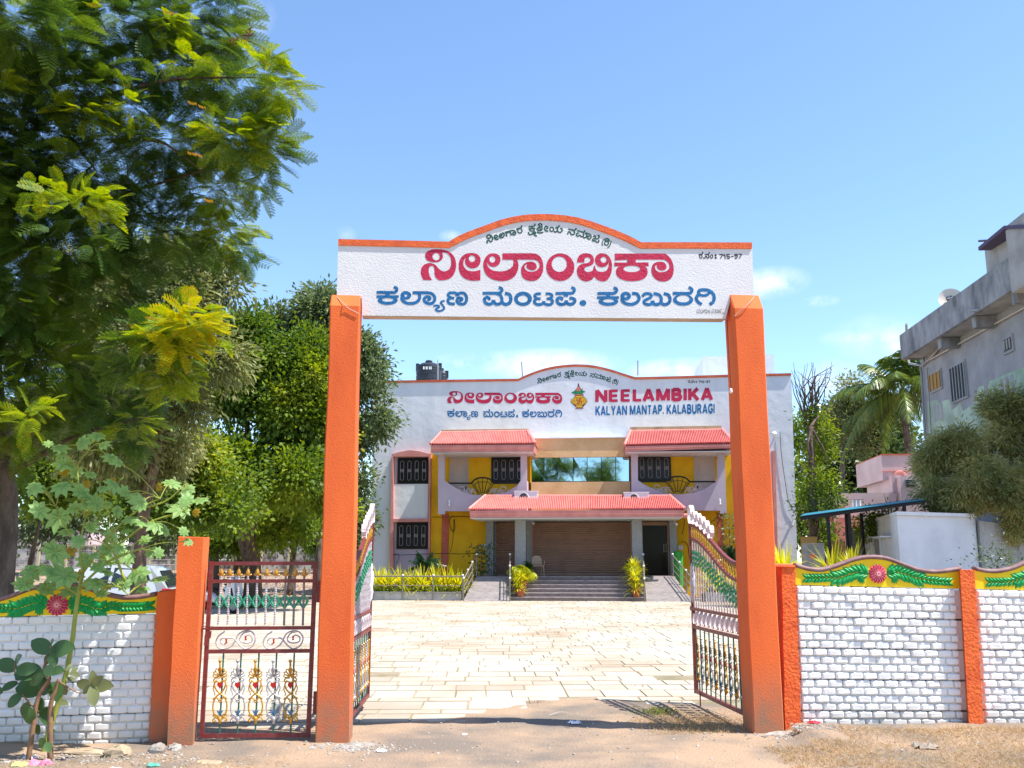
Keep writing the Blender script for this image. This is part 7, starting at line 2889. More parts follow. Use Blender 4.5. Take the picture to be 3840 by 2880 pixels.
for (x, y) in ((478, 530), (664, 505), (1152, 440), (640, 520), (790, 490)):
    a, z = SH.px(*zP(x, y), -.1 if x != 640 else -3.5)
    mb = MB()
    q = SH.P(a, -.1 if x not in (640, 790) else -3.0, 0)
    mb.tube([q, Vector((q.x, q.y, z))], .055, 6)
    mb.build('post', M['dark'], sh)
for (p0, p1, mt, d, nm, lab, cat) in (((258, 795), (452, 1010), 'sheet_grey', .3, 'metal_gate', 'grey sheet metal gate between the hall and the open shed', 'gate'), ((500, 770), (640, 905), 'wood', -2.2, 'board_fence', 'brown slatted board fence inside the open shed', 'fence'),
                                      ((240, 735), (385, 800), 'wood', -1.5, 'yard_wall', 'low yellow wall behind the sheet metal gate', 'wall'), ((640, 660), (800, 930), 'sheet_grey', -4.5, 'brick_wall', 'dark wall at the back of the open shed', 'wall')):
    t = thing(nm, lab, cat, tuple(SH.W(*zP(*p0), d)[:2]) + (0,))
    if nm == 'board_fence':
        for k_ in range(7):
            pb(t, SH, 'board', mt, zP(p0[0] + 20 * k_ + 1, p0[1]), zP(p0[0] + 20 * k_ + 18, p1[1]), d, d + .04, 0)
    else:
        pb(t, SH, 'panel', mt, zP(*p0), zP(*p1), d, d + .08, 0)
    if nm == 'metal_gate':
        for y in (798, 845, 885):
            pb(t, SH, 'rail', 'pipe', zP(260, y - 3), zP(450, y + 3), d + .081, d + .12)
        pb(t, SH, 'hatch', 'b_red', zP(320, 880), zP(368, 925), d + .081, d + .11)
# spiky yellow plants by the shed, plants on the hut roof line
for (px_, py_, Y_, n_, L_, w_, mt, lab) in (((3120), 2120, 24, 70, 1.0, .045, 'areca', 'spiky yellow plant behind the right compound wall left of the hut'), (3195, 2110, 26, 60, .95, .045, 'areca', 'second spiky yellow-green plant close to the hut windows'),
                                        (2940, 2125, 22, 90, .8, .05, 'croton', 'yellow croton showing over the narrow orange pier'), (3350, 1960, 30, 40, 1.5, .05, 'areca_g', 'green spiky plant standing behind the hut roof')):
    p = gpt(px_, py_, Y_, pos(px_, py_ + 30, Y_).z)
    t = thing('spiky_plant', lab, 'plant', tuple(p))
    v, q = tuft(p, n_, L_, w_, (.1, 1.35), .12, .5)
    npmesh('foliage', v, q, L[mt], t)
for (cl, n_, lm, lab, Ls) in (([(3290, 1960, 31, 60, 35), (3240, 1985, 31, 40, 25)], 60, 'green', 'creeper shrub spilling over the far side of the hut roof', .12), ([(3090, 2000, 33, 35, 45), (3100, 2050, 32, 40, 40)], 60, 'green', 'light green young tree inside the open shed', .13),
                              ([(3120, 1890, 40, 40, 25), (3060, 1930, 38, 40, 30)], 50, 'neem', 'pale shrub below the dark broad-leaved tree', .12), ([(3740, 2120, 16, 20, 35)], 14, 'dark', 'small dark twiggy plant on top of the wall at right', .06)):
    c = pos(*cl[0][:3])
    t = thing('shrub', lab, 'shrub', (c.x, c.y, 0))
    crown('foliage', cl, n_, 34, .2, Ls, .5, L[lm], t, .1)
    mb = MB()
    mb.tube([(c.x, c.y, 0), c], [.05, .02], 6)
    mb.build('stem', M['bark'], t)

# far yard wall of precast slabs, houses beyond
FW = Fr((0, 69), (1, -.05))
fw = thing('yard_wall', 'old stained precast wall closing the far side of the yard', 'wall', tuple(FW.W(900, 2100, 0)[:2]) + (.8,))
xp = -2
zz0, zz1_ = .5, 2.55
a = FW.px(-60, 2100, 0)[0]
ae = FW.px(1400, 2100, 0)[0]
while a < ae:
    fbox(fw, FW, 'post', 'far_post', a - .1, a + .1, -.05, .12, zz0, zz1_ + .1)
    for k_ in range(6):
        fbox(fw, FW, 'slab', 'far_slab', a + .105, a + 1.995, -.03, .03 + .012 * (k_ % 2), zz0 + k_ * .34 + .01, zz0 + (k_ + 1) * .34 - .012)
    fbox(fw, FW, 'coping', 'far_post', a + .105, a + 1.995, -.05, .07, zz0 + 6 * .34, zz0 + 6 * .34 + .08)
    a += 2.1
dg = thing('yard_gate', 'dark metal gate in the far yard wall behind the scooters', 'gate', tuple(FW.W(905, 2100, .3)[:2]) + (.6,))
pb(dg, FW, 'panel', 'dark', (878, 2046), (918, 2140), .2, .3)
FH = Fr((0, 84), (1, 0))
for (x0, x1, y0, lab) in ((60, 330, 1985, 'long low pale pink house beyond the far yard wall at left'), (960, 1300, 2035, 'pale low building beyond the far yard wall at the gateway pillar'), (480, 560, 2000, 'small white building beyond the far yard wall')):
    t = thing('distant_house', lab, 'building', tuple(FH.W((x0 + x1) / 2, 2050, 0)[:2]) + (0,))
    pb(t, FH, 'wall', 'pinkhouse', (x0, y0), (x1, 2120), -6, 0, 0)
    pb(t, FH, 'roof_slab', 'b_white', (x0 - 5, y0 - 5), (x1 + 5, y0 - 1), -6.2, .4)
    nw = max(1, int((x1 - x0) / 70))
    for k_ in range(nw):
        xx = x0 + (x1 - x0) * (k_ + .5) / nw
        w = pb(t, FH, 'window', 'white_paint', (xx - 9, y0 + 16), (xx + 9, y0 + 38), .002, .06)
        pb(w, FH, 'pane', 'pane_dark', (xx - 7, y0 + 18), (xx + 7, y0 + 36), .061, .08)
# dry grass and leaf litter under the far trees
gr = []
for _ in range(5000):
    x, y_ = random.uniform(-30, -8), random.uniform(31, 66)
    gr.append([x, y_, gheight(x, y_)])
P = np.array(gr)
v, q = leaf_quads(P, unit(rng.normal(size=P.shape) * np.array([1, 1, .5]) + np.array([0, 0, .5])), rng.uniform(.08, .25, len(P)), .05)
tag(npmesh('dry_yard_grass', v, q, L['dry']), kind='stuff')


# ------------------------------------------------------------------ scooters and the car
def scooter(c, ang, lab, accent):
    t = thing('scooter', lab, 'scooter', tuple(c), 'scooters parked in the yard')
    ca, sa = math.cos(ang), math.sin(ang)
    C_ = Vector(c)
    def w(x, y, z):
        return C_ + Vector((x * ca - y * sa, x * sa + y * ca, z))
    for nm, x, r_ in (('front_wheel', .62, .23), ('rear_wheel', -.60, .23)):
        m = MB()
        n = 20
        vs = []
        for (rr, yy) in ((r_ * .6, -.045), (r_ * .9, -.05), (r_, -.025), (r_, .025), (r_ * .9, .05), (r_ * .6, .045)):
            vs += [w(x + rr * math.cos(2 * math.pi * q / n), yy, r_ + rr * math.sin(2 * math.pi * q / n)) for q in range(n)]
        m.add(vs, [(i * n + j, i * n + (j + 1) % n, (i + 1) * n + (j + 1) % n, (i + 1) * n + j) for i in range(5) for j in range(n)])
        o = m.build(nm, M['tyre'], t, True)
        m = MB()
        m.add([w(x + r_ * .6 * math.cos(2 * math.pi * q / n), s * .03, r_ + r_ * .6 * math.sin(2 * math.pi * q / n)) for s in (-1, 1) for q in range(n)], [tuple(range(n)), tuple(range(n, 2 * n))])
        m.build('rim', M['pipe'], o)
    def loft(nm, secs, mt):
        m = MB()
        n = 12
        vs = []
        for (x, z, hw, hh) in secs:
            vs += [w(x, hw * math.cos(2 * math.pi * q / n) * (1 if abs(math.cos(2 * math.pi * q / n)) < .9 else .96), z + hh * math.sin(2 * math.pi * q / n)) for q in range(n)]
        k = len(secs)
        m.add(vs, [(i * n + j, i * n + (j + 1) % n, (i + 1) * n + (j + 1) % n, (i + 1) * n + j) for i in range(k - 1) for j in range(n)] + [tuple(range(n)), tuple(range((k - 1) * n, k * n))])
        return m.build(nm, mt, t, True)
    loft('rear_body', [(-.93, .60, .05, .06), (-.80, .60, .14, .13), (-.5, .55, .19, .18), (-.2, .48, .18, .17), (.02, .36, .13, .09)], M['scoot'])
    loft('side_stripe', [(-.70, .60, .185, .05), (-.5, .58, .205, .06), (-.3, .55, .2, .05)], M[accent])
    loft('floorboard', [(-.1, .30, .15, .05), (.15, .28, .16, .05), (.35, .30, .15, .06)], M['dark'])
    loft('seat', [(-.85, .77, .10, .04), (-.6, .78, .14, .055), (-.3, .76, .14, .05), (-.05, .73, .11, .045)], M['tyre'])
    m = MB()
    m.prism([w(.30, -.19, .30), w(.40, -.21, .55), (w(.44, -.14, .92)), w(.44, .14, .92), w(.40, .21, .55), w(.30, .19, .30)], [w(.40, -.14, .30), w(.54, -.15, .55), w(.50, -.09, .95), w(.50, .09, .95), w(.54, .15, .55), w(.40, .14, .30)])
    m.build('leg_shield', M['scoot'], t)
    loft('front_fender', [(.38, .36, .07, .06), (.5, .48, .09, .05), (.66, .50, .09, .04), (.82, .40, .07, .04), (.88, .30, .05, .03)], M['scoot'])
    loft('head_cowl', [(.36, .98, .09, .06), (.46, 1.00, .13, .10), (.56, .97, .08, .07)], M['scoot'])
    m = MB()
    m.tube([w(.56, 0, .97), w(.585, 0, .97)], [.065, .05], 12)
    m.build('headlight', M['ac'], t)
    for s in (-1, 1):
        m = MB()
        m.tube([w(.42, s * .08, 1.02), w(.34, s * .34, 1.04)], .018, 6)
        m.build('handlebar', M['tyre'], t)
        m = MB()
        m.tube([w(.40, s * .24, 1.03), w(.42, s * .30, 1.18)], .008, 5)
        ms = m.build('mirror_stem', M['dark'], t)
        m = MB()
        m.lathe([(.01, -.012), (.055, -.01), (.055, .01), (.01, .012)], w(.42, s * .31, 1.22), 10, 'y')
        m.build('mirror', M['dark'], ms)
    m = MB()
    m.tube([w(.48, 0, .80), w(.62, 0, .23)], .03, 6)
    m.build('fork', M['dark'], t)
    m = MB()
    m.lathe([(.02, -.02), (.05, -.02), (.05, .02), (.02, .02)], w(-.94, 0, .62), 10, 'x')
    m.build('tail_light', M['red_lens'], t)
    m = MB()
    m.tube([w(-.75, -.17, .25), w(-.3, -.16, .25)], .05, 8)
    m.build('exhaust', M['dark'], t)


def ground_at(px, py):
    r = camray(px, py)
    return Vector((0, 0, HC)) + r * (HC / -r.z)


g1 = ground_at(812, 2300)
g1.z = 0
scooter(g1, R(-20), 'white scooter with a purple side stripe parked nearer the gate, left one', 'purple')
g2 = ground_at(872, 2282)
g2.z = 0
scooter(g2, R(-58), 'white and black scooter parked beyond the striped one, right one', 'tyre')

# car: only the top and tail show over the left wall
cc_ = pos(560, 2300, 22.5)
cr = thing('parked_car', 'silver-white hatchback with a red tail lamp parked behind the left wall', 'car', (cc_.x, cc_.y, 0))
CO = Vector((cc_.x + .55, cc_.y, 0))


def cwp(x, y, z):
    a = R(8)
    return CO + Vector((x * math.cos(a) - y * math.sin(a), x * math.sin(a) + y * math.cos(a), z))


prof = [(.05, .32, .78), (.08, .62, .80), (.04, .92, .80), (-.02, 1.02, .78), (-.22, 1.36, .66), (-.45, 1.50, .60), (-1.0, 1.55, .60), (-1.7, 1.53, .60), (-2.2, 1.40, .62), (-2.75, 1.05, .74), (-3.5, .92, .76), (-3.75, .70, .74), (-3.8, .35, .70)]
m = MB()
vs = []
for (x, z, hw) in prof:
    vs += [cwp(x, -hw * 1.05, min(z, .95) if False else z), cwp(x, hw * 1.05, z)]
k = len(prof)
m.add(vs, [(2 * i, 2 * i + 1, 2 * i + 3, 2 * i + 2) for i in range(k - 1)])
side = [(x, z) for x, z, _ in prof]
for s in (-1, 1):
    low_ = [cwp(x, s * hw * 1.05, z) for x, z, hw in prof]
    m.add(low_ + [cwp(-3.8, s * .75, .3), cwp(.05, s * .80, .3)], [tuple(range(len(low_) + 2))])
m.build('body', M['carpaint'], cr)
for s in (-1, 1):
    m = MB()
    m.add([cwp(-.35, s * .70, 1.06), cwp(-.50, s * .655, 1.42), cwp(-1.2, s * .65, 1.47), cwp(-1.25, s * .755, 1.06)], [(0, 1, 2, 3)])
    m.build('rear_side_window', M['carglass'], cr)
    m = MB()
    m.add([cwp(-1.32, s * .755, 1.06), cwp(-1.28, s * .65, 1.47), cwp(-2.0, s * .65, 1.42), cwp(-2.5, s * .76, 1.06)], [(0, 1, 2, 3)])
    m.build('front_side_window', M['carglass'], cr)
m = MB()
m.add([cwp(.01, -.66, 1.05), cwp(.01, .66, 1.05), cwp(-.24, .58, 1.40), cwp(-.24, -.58, 1.40)], [(0, 1, 2, 3)])
m.build('rear_window', M['carglass'], cr)
for s in (-1, 1):
    m = MB()
    m.hexa([cwp(-.12, s * .845, .84), cwp(.10, s * .845, .84), cwp(.10, s * .66, .84), cwp(-.12, s * .66, .84), cwp(-.1, s * .835, 1.0), cwp(.06, s * .835, 1.0), cwp(.06, s * .68, 1.0), cwp(-.1, s * .68, 1.0)])
    m.build('tail_lamp', M['red_lens'], cr)
for x in (-.75, -3.0):
    for s in (-1, 1):
        m = MB()
        m.tube([cwp(x, s * .68, .3), cwp(x, s * .86, .3)], .31, 18)
        m.build('wheel', M['tyre'], cr)
m = MB()
m.box(0, 0, 0, 0, 0, 0)

# ------------------------------------------------------------------ roadside plants in front of the left wall
def petiole(mb, a, b, r=.006):
    m = a.lerp(b, .5) + Vector((0, 0, .04))
    mb.tube(crom([a, m, b], 4), r, 5)


def castor_leaf_mesh(v):
    r_ = random.Random(v)
    lobes = 8
    V = [Vector((0, 0, 0))]
    F_ = []
    for i in range(lobes):
        a = R(-150 + 300 * i / (lobes - 1)) + r_.uniform(-.05, .05)
        ln = 1.0 - .42 * abs(i - (lobes - 1) / 2) / ((lobes - 1) / 2) + r_.uniform(-.05, .05)
        d = Vector((math.sin(a), math.cos(a), 0))
        s = Vector((d.y, -d.x, 0))
        dr = -.20 * ln
        k = len(V)
        V += [d * .30 * ln - s * .14 + Vector((0, 0, .02)), d * .30 * ln + s * .14 + Vector((0, 0, .02)), d * .60 * ln - s * .20 + Vector((0, 0, dr * .30)), d * .60 * ln + s * .20 + Vector((0, 0, dr * .30)),
              d * .62 * ln + Vector((0, 0, dr * .3 - .03)), d * ln + Vector((0, 0, dr)), d * .82 * ln - s * .10 + Vector((0, 0, dr * .6)), d * .82 * ln + s * .10 + Vector((0, 0, dr * .6)), d * .3 * ln + Vector((0, 0, -.01))]
        F_ += [(0, k, k + 8), (0, k + 8, k + 1), (k, k + 2, k + 4, k + 8), (k + 8, k + 4, k + 3, k + 1), (k + 2, k + 6, k + 5, k + 4), (k + 4, k + 5, k + 7, k + 3)]
        # web between lobes
        if i:
            F_.append((0, k - 8, k))
    me = bpy.data.meshes.new('leaf')
    me.from_pydata([tuple(q) for q in V], [], F_)
    me.update()
    return me


CM = []
for v in range(4):
    me = castor_leaf_mesh(v)
    me.materials.append(L['castor'])
    CM.append(me)
CMY = castor_leaf_mesh(9)
CMY.materials.append(L['castor_y'])


def orient(o, nrm, spin):
    q = Vector(nrm).normalized().to_track_quat('Z', 'Y')
    o.rotation_mode = 'QUATERNION'
    from mathutils import Quaternion
    o.rotation_quaternion = q @ Quaternion((0, 0, 1), spin)


CY = 8.85
zL = lambda x, y: (x / 2.765, 1600 + y / 2.765)
zM = lambda x, y: (x / 2.272, 2150 + y / 2.272)
cas = thing('castor_plant', 'tall castor plant with star-shaped pale green leaves in front of the left wall', 'plant', tuple(gpt(165, 2830, CY, 0)))
sb_ = [gpt(160, 2850, CY, -.05), pos(185, 2740, CY), pos(240, 2560, CY), pos(268, 2420, CY), pos(290, 2250, CY), pos(310, 2150, CY)]
mb = MB()
p = crom(sb_, 6)
mb.tube(p, [.028 - .012 * i / len(p) for i in range(len(p))], 8)
mb.build('stem', M['stem_green'], cas, True)
top = pos(310, 2150, CY)
brs = [([top, pos(300, 2050, CY), pos(320, 1940, CY + .1)], .011), ([pos(300, 2200, CY), pos(400, 2110, CY - .1), pos(470, 2080, CY - .1)], .012), ([pos(470, 2180, CY - .1), pos(420, 2060, CY - .1), pos(385, 2030, CY)], .012), ([top, pos(420, 2000, CY), pos(520, 1910, CY), pos(600, 1870, CY)], .010),
       ([pos(320, 1940, CY + .1), pos(290, 1760, CY + .1), pos(330, 1690, CY + .1)], .009), ([pos(300, 2050, CY), pos(240, 1970, CY), pos(210, 1900, CY)], .008), ([pos(420, 2060, CY), pos(560, 1960, CY), pos(680, 1920, CY), pos(720, 1890, CY)], .009), ([pos(300, 2200, CY), pos(440, 2200, CY - .15), pos(480, 2230, CY - .15)], .009),
       ([pos(295, 2230, CY), pos(230, 2190, CY), pos(200, 2150, CY)], .009), ([pos(520, 1910, CY), pos(620, 1880, CY), pos(680, 1830, CY)], .008)]
for pts, r_ in brs:
    mb = MB()
    p = crom(pts, 6)
    mb.tube(p, [r_ * (1.2 - .6 * i / len(p)) for i in range(len(p))], 6)
    mb.build('branch', M['stem_green'], cas, True)
hubs = [pts[-1] for pts, _ in brs] + [pts[1] for pts, _ in brs]
CL = [(610, 220, 110), (850, 170, 100), (1010, 100, 110), (1070, 190, 80), (1160, 330, 100), (1230, 370, 70), (670, 390, 130), (795, 480, 85), (640, 620, 120), (845, 680, 120), (990, 800, 120), (1110, 800, 80), (400, 870, 130), (610, 930, 150), (940, 500, 75),
      (1180, 600, 110), (1290, 680, 80), (1460, 790, 120), (1435, 990, 100), (1780, 590, 115), (1880, 850, 130), (1960, 650, 90), (2080, 760, 110), (1600, 1020, 100), (1700, 1060, 110), (1300, 1080, 75), (1170, 1150, 110), (940, 1040, 90), (560, 1300, 170),
      (900, 1380, 100), (1110, 1370, 115), (1320, 1330, 110), (1430, 1520, 130), (1000, 1620, 120), (1110, 1510, 80), (680, 1550, 190), (1650, 1580, 100), (350, 640, 100), (510, 180, 60), (430, 640, 80), (1500, 1180, 80), (700, 1090, 100), (820, 1180, 90),
      (1220, 870, 80), (1380, 720, 70), (1560, 1300, 80), (1240, 1250, 80), (330, 1500, 130), (250, 1640, 120), (1290, 1640, 90), (760, 850, 90), (1060, 640, 70), (520, 1500, 120), (1900, 1080, 70), (740, 1700, 120), (480, 1680, 110), (1050, 1730, 80), (1480, 1680, 80)]
rc = random.Random(5)
for _ in range(16):
    bx_, by_, _r = rc.choice(CL)
    CL.append((bx_ + rc.uniform(-130, 130), by_ + rc.uniform(-110, 130), rc.uniform(60, 105)))
for i, (x, y, r_) in enumerate(CL):
    Yd = CY + random.uniform(-.35, .25)
    c = pos(*zL(x, y), Yd)
    o = place(CM[i % 4], 'leaf', cas)
    o.location = c - OFF[cas.name]
    s = r_ / 2.765 * (Yd / F) * 1.32
    o.scale = (s, s, s)
    n = Vector((random.uniform(-.1, .75), random.uniform(-1.0, -.25), random.uniform(.15, 1.0)))
    orient(o, n, random.uniform(0, 6.28))
    h = min(hubs, key=lambda q: (q - c).length + (0 if q.z < c.z + .15 else .4))
    mb = MB()
    petiole(mb, h, c, .0045)
    mb.build('petiole', M['stem_green'], cas)
for (x, y, r_) in ((720, 1290, 110), (650, 460, 80), (890, 590, 60), (1640, 620, 60), (1160, 560, 60), (2030, 880, 60), (820, 1560, 80), (1120, 1650, 60)):
    c = pos(*zL(x, y), CY + .2)
    o = place(CMY, 'leaf', cas)
    o['label'] = 'yellowing leaf'
    o.location = c - OFF[cas.name]
    s = r_ / 2.765 * (CY / F) * 1.15
    o.scale = (s, s, s)
    orient(o, (random.uniform(-.4, .4), -.8, random.uniform(-.3, .4)), random.uniform(0, 6.28))

# waxy-leaved roadside shrub
def calo_mesh(v):
    V, F_ = [], []
    n = 7
    for i in range(n + 1):
        t = i / n
        w = .36 * math.sin(math.pi * min(1, .10 + .86 * t)) ** .75 * (1 if t < .98 else .3)
        z = .04 * math.sin(math.pi * t) - .12 * t * t
        V += [(-w, t, z + .05 * w), (0, t, z - .02), (w, t, z + .05 * w)]
    for i in range(n):
        k = 3 * i
        F_ += [(k, k + 1, k + 4, k + 3), (k + 1, k + 2, k + 5, k + 4)]
    me = bpy.data.meshes.new('leaf')
    me.from_pydata(V, [], F_)
    me.polygons.foreach_set('use_smooth', [True] * len(me.polygons))
    me.update()
    return me


KM = calo_mesh(0)
KM.materials.append(L['calo'])
KY = calo_mesh(1)
KY.materials.append(L['calo_y'])
cal = thing('waxy_shrub', 'low shrub with thick rounded waxy leaves at the foot of the castor stem', 'plant', tuple(gpt(110, 2840, 8.5, 0)))
KYd = 8.5
for pts, r_ in (([gpt(105, 2850, KYd, -.05), pos(*zM(290, 1260), KYd), pos(*zM(330, 1050), KYd), pos(*zM(420, 900), KYd), pos(*zM(375, 830), KYd), pos(*zM(430, 620), KYd)], .020), ([gpt(190, 2850, KYd, -.05), pos(*zM(430, 1160), KYd), pos(*zM(470, 1000), KYd), pos(*zM(500, 900), KYd)], .022),
                ([pos(*zM(330, 1180), KYd), pos(*zM(240, 1090), KYd), pos(*zM(190, 1030), KYd)], .008), ([pos(*zM(380, 870), KYd), pos(*zM(230, 860), KYd), pos(*zM(135, 870), KYd), pos(*zM(125, 760), KYd)], .009), ([pos(*zM(500, 920), KYd), pos(*zM(650, 1010), KYd), pos(*zM(720, 1010), KYd), pos(*zM(790, 950), KYd)], .006)):
    mb = MB()
    p = crom(pts, 6)
    mb.tube(p, [r_ * (1.15 - .6 * i / len(p)) for i in range(len(p))], 8)
    mb.build('stem', M['stem_brown'], cal, True)
# (base x,y, tip x,y in the enlarged view, width factor, pale?)
KL = [(430, 670, 265, 565, 0), (430, 665, 620, 620, 0), (430, 680, 380, 780, 0), (430, 680, 470, 790, 0), (430, 620, 445, 570, 0), (380, 810, 460, 850, 0), (130, 820, -30, 740, 0), (135, 830, 320, 800, 0), (140, 835, 350, 850, 0), (135, 880, 190, 900, 0), (125, 770, 170, 700, 0),
      (150, 930, 5, 990, 0), (150, 950, 330, 1020, 0), (180, 1030, 60, 1140, 0), (10, 1030, -60, 960, 0), (360, 870, 240, 950, 0), (370, 880, 350, 1000, 0), (480, 920, 480, 1090, 0), (440, 940, 380, 1010, 0), (340, 1060, 330, 1200, 0), (250, 1100, 180, 1220, 0), (250, 1150, 260, 1290, 0),
      (370, 1150, 430, 1290, 0), (400, 830, 500, 850, 0), (450, 820, 540, 830, 0), (560, 830, 620, 770, 1), (600, 840, 680, 880, 1), (560, 900, 640, 900, 1), (500, 1090, 570, 1110, 1), (790, 960, 790, 830, 1), (790, 960, 640, 930, 1), (790, 960, 950, 955, 1), (790, 960, 800, 1125, 1), (790, 950, 870, 880, 1), (780, 970, 690, 1010, 1),
      (330, 1290, 310, 1380, 0), (430, 1330, 470, 1350, 0), (390, 1420, 320, 1470, 0), (400, 1440, 420, 1520, 0), (360, 1000, 430, 980, 0), (520, 950, 570, 1040, 1), (660, 800, 600, 860, 1)]
for i, (x0, y0, x1, y1, pl_) in enumerate(KL):
    Yd = KYd + random.uniform(-.12, .12)
    a, b = pos(*zM(x0, y0), Yd), pos(*zM(x1, y1), Yd + random.uniform(-.10, .06))
    d = b - a
    o = place(KY if pl_ else KM, 'leaf', cal)
    o.location = a - OFF[cal.name]
    ln = d.length
    nn = Vector((random.uniform(-.2, .6), -1, random.uniform(.1, .9)))
    yv = d.normalized()
    xv = yv.cross(nn).normalized()
    zv = xv.cross(yv)
    mt_ = Matrix((xv, yv, zv)).transposed()
    o.rotation_mode = 'QUATERNION'
    o.rotation_quaternion = mt_.to_quaternion()
    o.scale = (ln * (.95 if not pl_ else .75), ln, ln)

# ------------------------------------------------------------------ ground cover, rubble, litter
def gz(x, y_):
    return fine(x, y_)


def grass_patch(name, n, fx, L_, w, mt, lean=1.0):
    P = []
    while len(P) < n:
        x, y_ = fx()
        P.append([x, y_, gz(x, y_) - .004])
    P = np.array(P)
    D = unit(rng.normal(size=P.shape) * np.array([lean, lean, .25]) + np.array([0, 0, .55]))
    ln = L_ * rng.uniform(.5, 1.3, n)
    v, q = leaf_quads(P, D, ln, w, 0)
    tag(npmesh(name, v, q, mt), kind='stuff')


def fx_right():
    while True:
        x, y_ = random.uniform(2.3, 5.6), random.uniform(7.4, 9.5)
        if random.random() < (.25 + .75 * max(0, mn.noise(Vector((x * 1.3, y_ * 1.3, 2))) + .75)) and y_ > 8.1 - (x - 2.3) * .12 + .25 * mn.noise(Vector((x * 2, 0, 0))) and y_ < 9.3 + .09 * x - .0:
            if x < 3.1 and y_ > 8.95:
                continue
            return x, y_


grass_patch('dry_grass', 20000, fx_right, .062, .0035, L['dry'])


def fx_gate():
    while True:
        x, y_ = random.gauss(1.95, .38), random.gauss(10.0, .42)
        if 1.15 < x < 2.75 and 9.55 < y_ < 11.1 and (x - 1.1) > abs(y_ - 10.1) * .55:
            return x, y_


grass_patch('dry_grass_inside', 7000, fx_gate, .065, .0035, L['dry'])
grass_patch('green_grass', 700, lambda: (random.gauss(1.62, .12), random.gauss(10.9, .12)), .06, .005, L['grass'])


def fx_left():
    return random.uniform(-4.7, -1.9), random.uniform(7.7, 8.55)


grass_patch('dry_litter_grass', 2600, fx_left, .05, .004, L['dry'], 1.6)
# weeds in the paving joints
P = []
for _ in range(90):
    x, y_ = random.uniform(-4, 4.5), random.uniform(11.5, 34)
    k_ = random.randint(6, 26)
    w_ = random.uniform(.08, .5)
    for q_ in range(k_):
        P.append([x + random.uniform(-w_, w_), y_ + random.gauss(0, .03), .0])
P = np.array(P)
v, q = leaf_quads(P, unit(rng.normal(size=P.shape) + np.array([0, 0, .5])), .05, .012)
tag(npmesh('joint_weeds', v, q, L['dry']), kind='stuff')


def stone_mesh(v, mt):
    r_ = random.Random(v)
    mb = MB()
    n = 8
    vs = []
    for (rr, z) in ((.5, 0), (.5, .18), (.40, .38), (.18, .48)):
        vs += [(rr * math.cos(2 * math.pi * j / n) * r_.uniform(.8, 1.15), rr * math.sin(2 * math.pi * j / n) * r_.uniform(.8, 1.15), z * r_.uniform(.8, 1.2)) for j in range(n)]
    mb.add(vs, [(i * n + j, i * n + (j + 1) % n, (i + 1) * n + (j + 1) % n, (i + 1) * n + j) for i in range(3) for j in range(n)] + [tuple(range(3 * n, 4 * n))])
    return mb.mesh('rock', mt)


SM = [stone_mesh(v, M['stone']) for v in range(5)]
SC = stone_mesh(8, M['cream_stone'])
for (px_, py_, s, me, lab) in ((440, 2835, (.28, .17, .20), SC, 'large cream flat stone lying at the foot of the short orange pier'), (590, 2825, (.16, .12, .16), SM[1], 'pale rock against the foot of the short orange pier'), (780, 2850, (.30, .17, .05), SC, 'thin cream slab of stone lying on the dirt before the side gate'),
                              (330, 2820, (.5, .14, .10), SC, 'long flat cream stone under the left wall'), (1290, 2800, (.12, .08, .06), SM[2], 'small white stone by the left gateway pillar'), (655, 2812, (.14, .1, .12), SM[3], 'dark grey stone between the two left piers'),
                              (3640, 2830, (.0, 0, 0), None, '')):
    if me is None:
        continue
    p = ground_at(px_, py_)
    o = place(me, 'rock')
    o.location = (p.x, p.y, gz(p.x, p.y) - .01)
    o.scale = s
    o.rotation_euler = (0, 0, random.uniform(-.4, .4))
    tag(o, lab, 'rock')
rub = MB()
for _ in range(1900):
    k_ = random.random()
    if k_ < .30:
        x, y_ = random.gauss(-1.45, .22), random.gauss(8.95, .10)
    elif k_ < .5:
        x, y_ = random.gauss(2.75, .25), random.gauss(9.42, .08)
    elif k_ < .72:
        x, y_ = random.uniform(-4.4, -2.7), random.gauss(8.5, .14)
    else:
        x, y_ = random.uniform(-4, 4.5), random.uniform(7.7, 10.6)
    s = random.uniform(.006, .024) * (1.3 if random.random() < .1 else 1)
    z = gz(x, y_)
    me = SM[_ % 5]
    a = random.uniform(0, 6)
    ca, sa = math.cos(a), math.sin(a)
    rub.add([(x + (v.co.x * ca - v.co.y * sa) * s * 1.3, y_ + (v.co.x * sa + v.co.y * ca) * s, z - .002 + v.co.z * s) for v in me.vertices], [list(p_.vertices) for p_ in me.polygons])
tag(rub.build('gravel', M['stone']), kind='stuff')
# mortar splashed round the pillar feet
for (x, y_, rx, ry, lab) in ((-1.42, 9.05, .26, .10, 'whitish lump of mortar round the foot of the left gateway pillar'), (2.62, 9.50, .26, .09, 'whitish lump of mortar round the foot of the right gateway pillar')):
    mb = MB()
    n = 26
    vs = []
    for (rr, z) in ((1, 0), (.82, .35), (.5, .75), (.2, 1.0)):
        vs += [(x + rx * rr * math.cos(2 * math.pi * j / n) * (1 + .12 * math.sin(j * 2.3)), y_ + ry * rr * math.sin(2 * math.pi * j / n) * (1 + .15 * math.sin(j * 1.7)), gz(x, y_) - .025 + .045 * z * (1 + .3 * math.sin(j * 3.1))) for j in range(n)]
    mb.add(vs, [(i * n + j, i * n + (j + 1) % n, (i + 1) * n + (j + 1) % n, (i + 1) * n + j) for i in range(3) for j in range(n)] + [tuple(range(3 * n, 4 * n))])
    tag(mb.build('mortar_heap', M['stone'], None, True), lab, 'mortar')


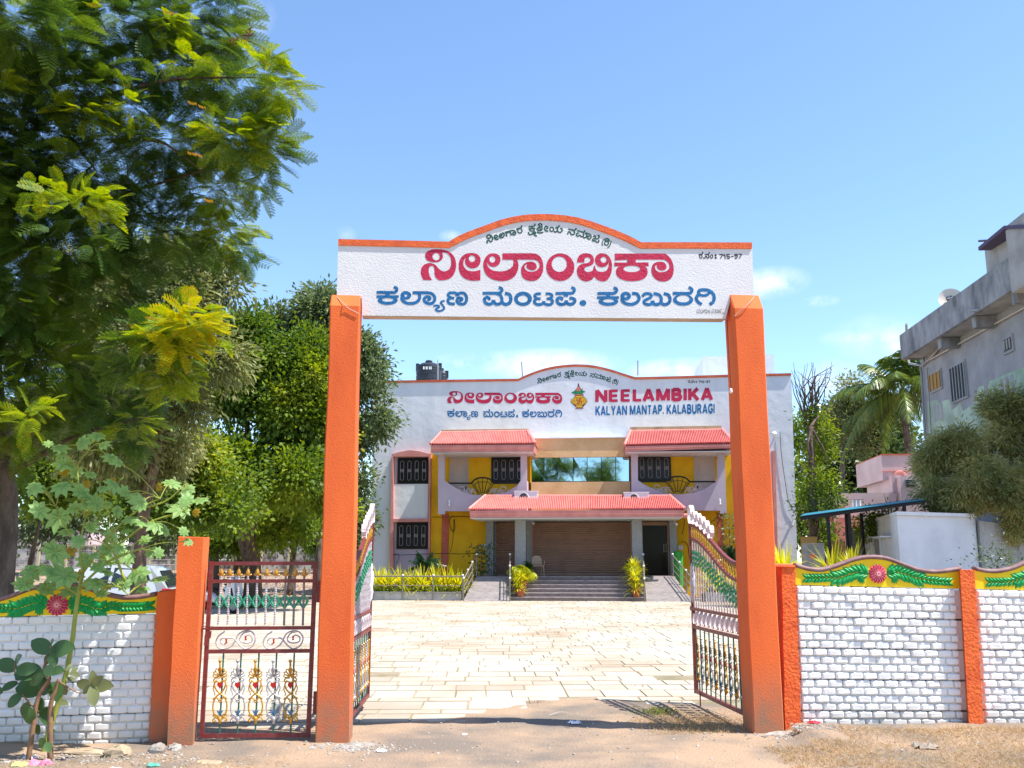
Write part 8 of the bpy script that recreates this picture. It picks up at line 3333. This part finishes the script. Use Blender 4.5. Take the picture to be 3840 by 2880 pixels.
def crumple(px_, py_, s, mt, lab, cat='litter', nm='paper_scrap'):
    p = ground_at(px_, py_)
    mb = MB()
    n = 6
    r_ = random.Random(int(px_))
    V = [Vector((p.x + s * (i / n - .5) * r_.uniform(.8, 1.2), p.y + s * .7 * (j / n - .5) * r_.uniform(.8, 1.2), gz(p.x, p.y) + .004 + s * .22 * r_.random() * (1 if 0 < i < n and 0 < j < n else .2))) for j in range(n + 1) for i in range(n + 1) ]
    mb.add(V, [(j * (n + 1) + i, j * (n + 1) + i + 1, (j + 1) * (n + 1) + i + 1, (j + 1) * (n + 1) + i) for j in range(n) for i in range(n) if not ((i in (0, n - 1)) and (j in (0, n - 1)))])
    tag(mb.build(nm, mt), lab, cat)


crumple(2155, 2712, .13, M['paper'], 'crumpled white paper on the dirt in the gateway opening')
crumple(1740, 2752, .06, M['paper'], 'small white scrap left of the crumpled paper in the gateway')
crumple(1430, 2818, .10, M['paper'], 'flat white wrapper before the left gateway pillar')
crumple(430, 2880, .08, M['paper'], 'white scrap in the rubble at the bottom left')
crumple(575, 2872, .10, mat('green_wrapper', (.10, .42, .30), .5), 'green and blue sweet wrapper in the litter at the bottom left')
crumple(150, 2868, .22, mat('pink_wrapper', (.72, .20, .30), .5), 'pink and white plastic bag at the bottom left')
crumple(75, 2870, .14, mat('lime_wrapper', (.55, .62, .18), .5), 'pale green wrapper beside the pink bag at the bottom left corner')
crumple(112, 2838, .12, M['cloth'], 'greyish white plastic bag at the foot of the waxy shrub')
crumple(3055, 2750, .12, mat('red_wrapper', (.5, .03, .05), .5), 'red wrapper in the rubble beside the narrow orange pier')
crumple(3470, 2815, .22, mat('dry_leaf_heap', (.30, .25, .20), .9), 'torn greyish sheet lying in the dry grass before the right wall')
for i, (x0, y0, x1, y1, lab) in enumerate(((2060, 2683, 2130, 2676, 'thin dry stick on the dirt in the gateway'), (2650, 2665, 2790, 2725, 'long dry stalk under the right gate leaf'), (350, 2800, 470, 2850, 'thin dry twig leaning on the left wall foot'))):
    a, b = ground_at(x0, y0), ground_at(x1, y1)
    a.z, b.z = gz(a.x, a.y) + .01, gz(b.x, b.y) + .012
    mb = MB()
    mb.tube(crom([a, a.lerp(b, .5) + Vector((0, .02, .015)), b], 4), .005, 5)
    tag(mb.build('stick', M['cord_w']), lab, 'stick')
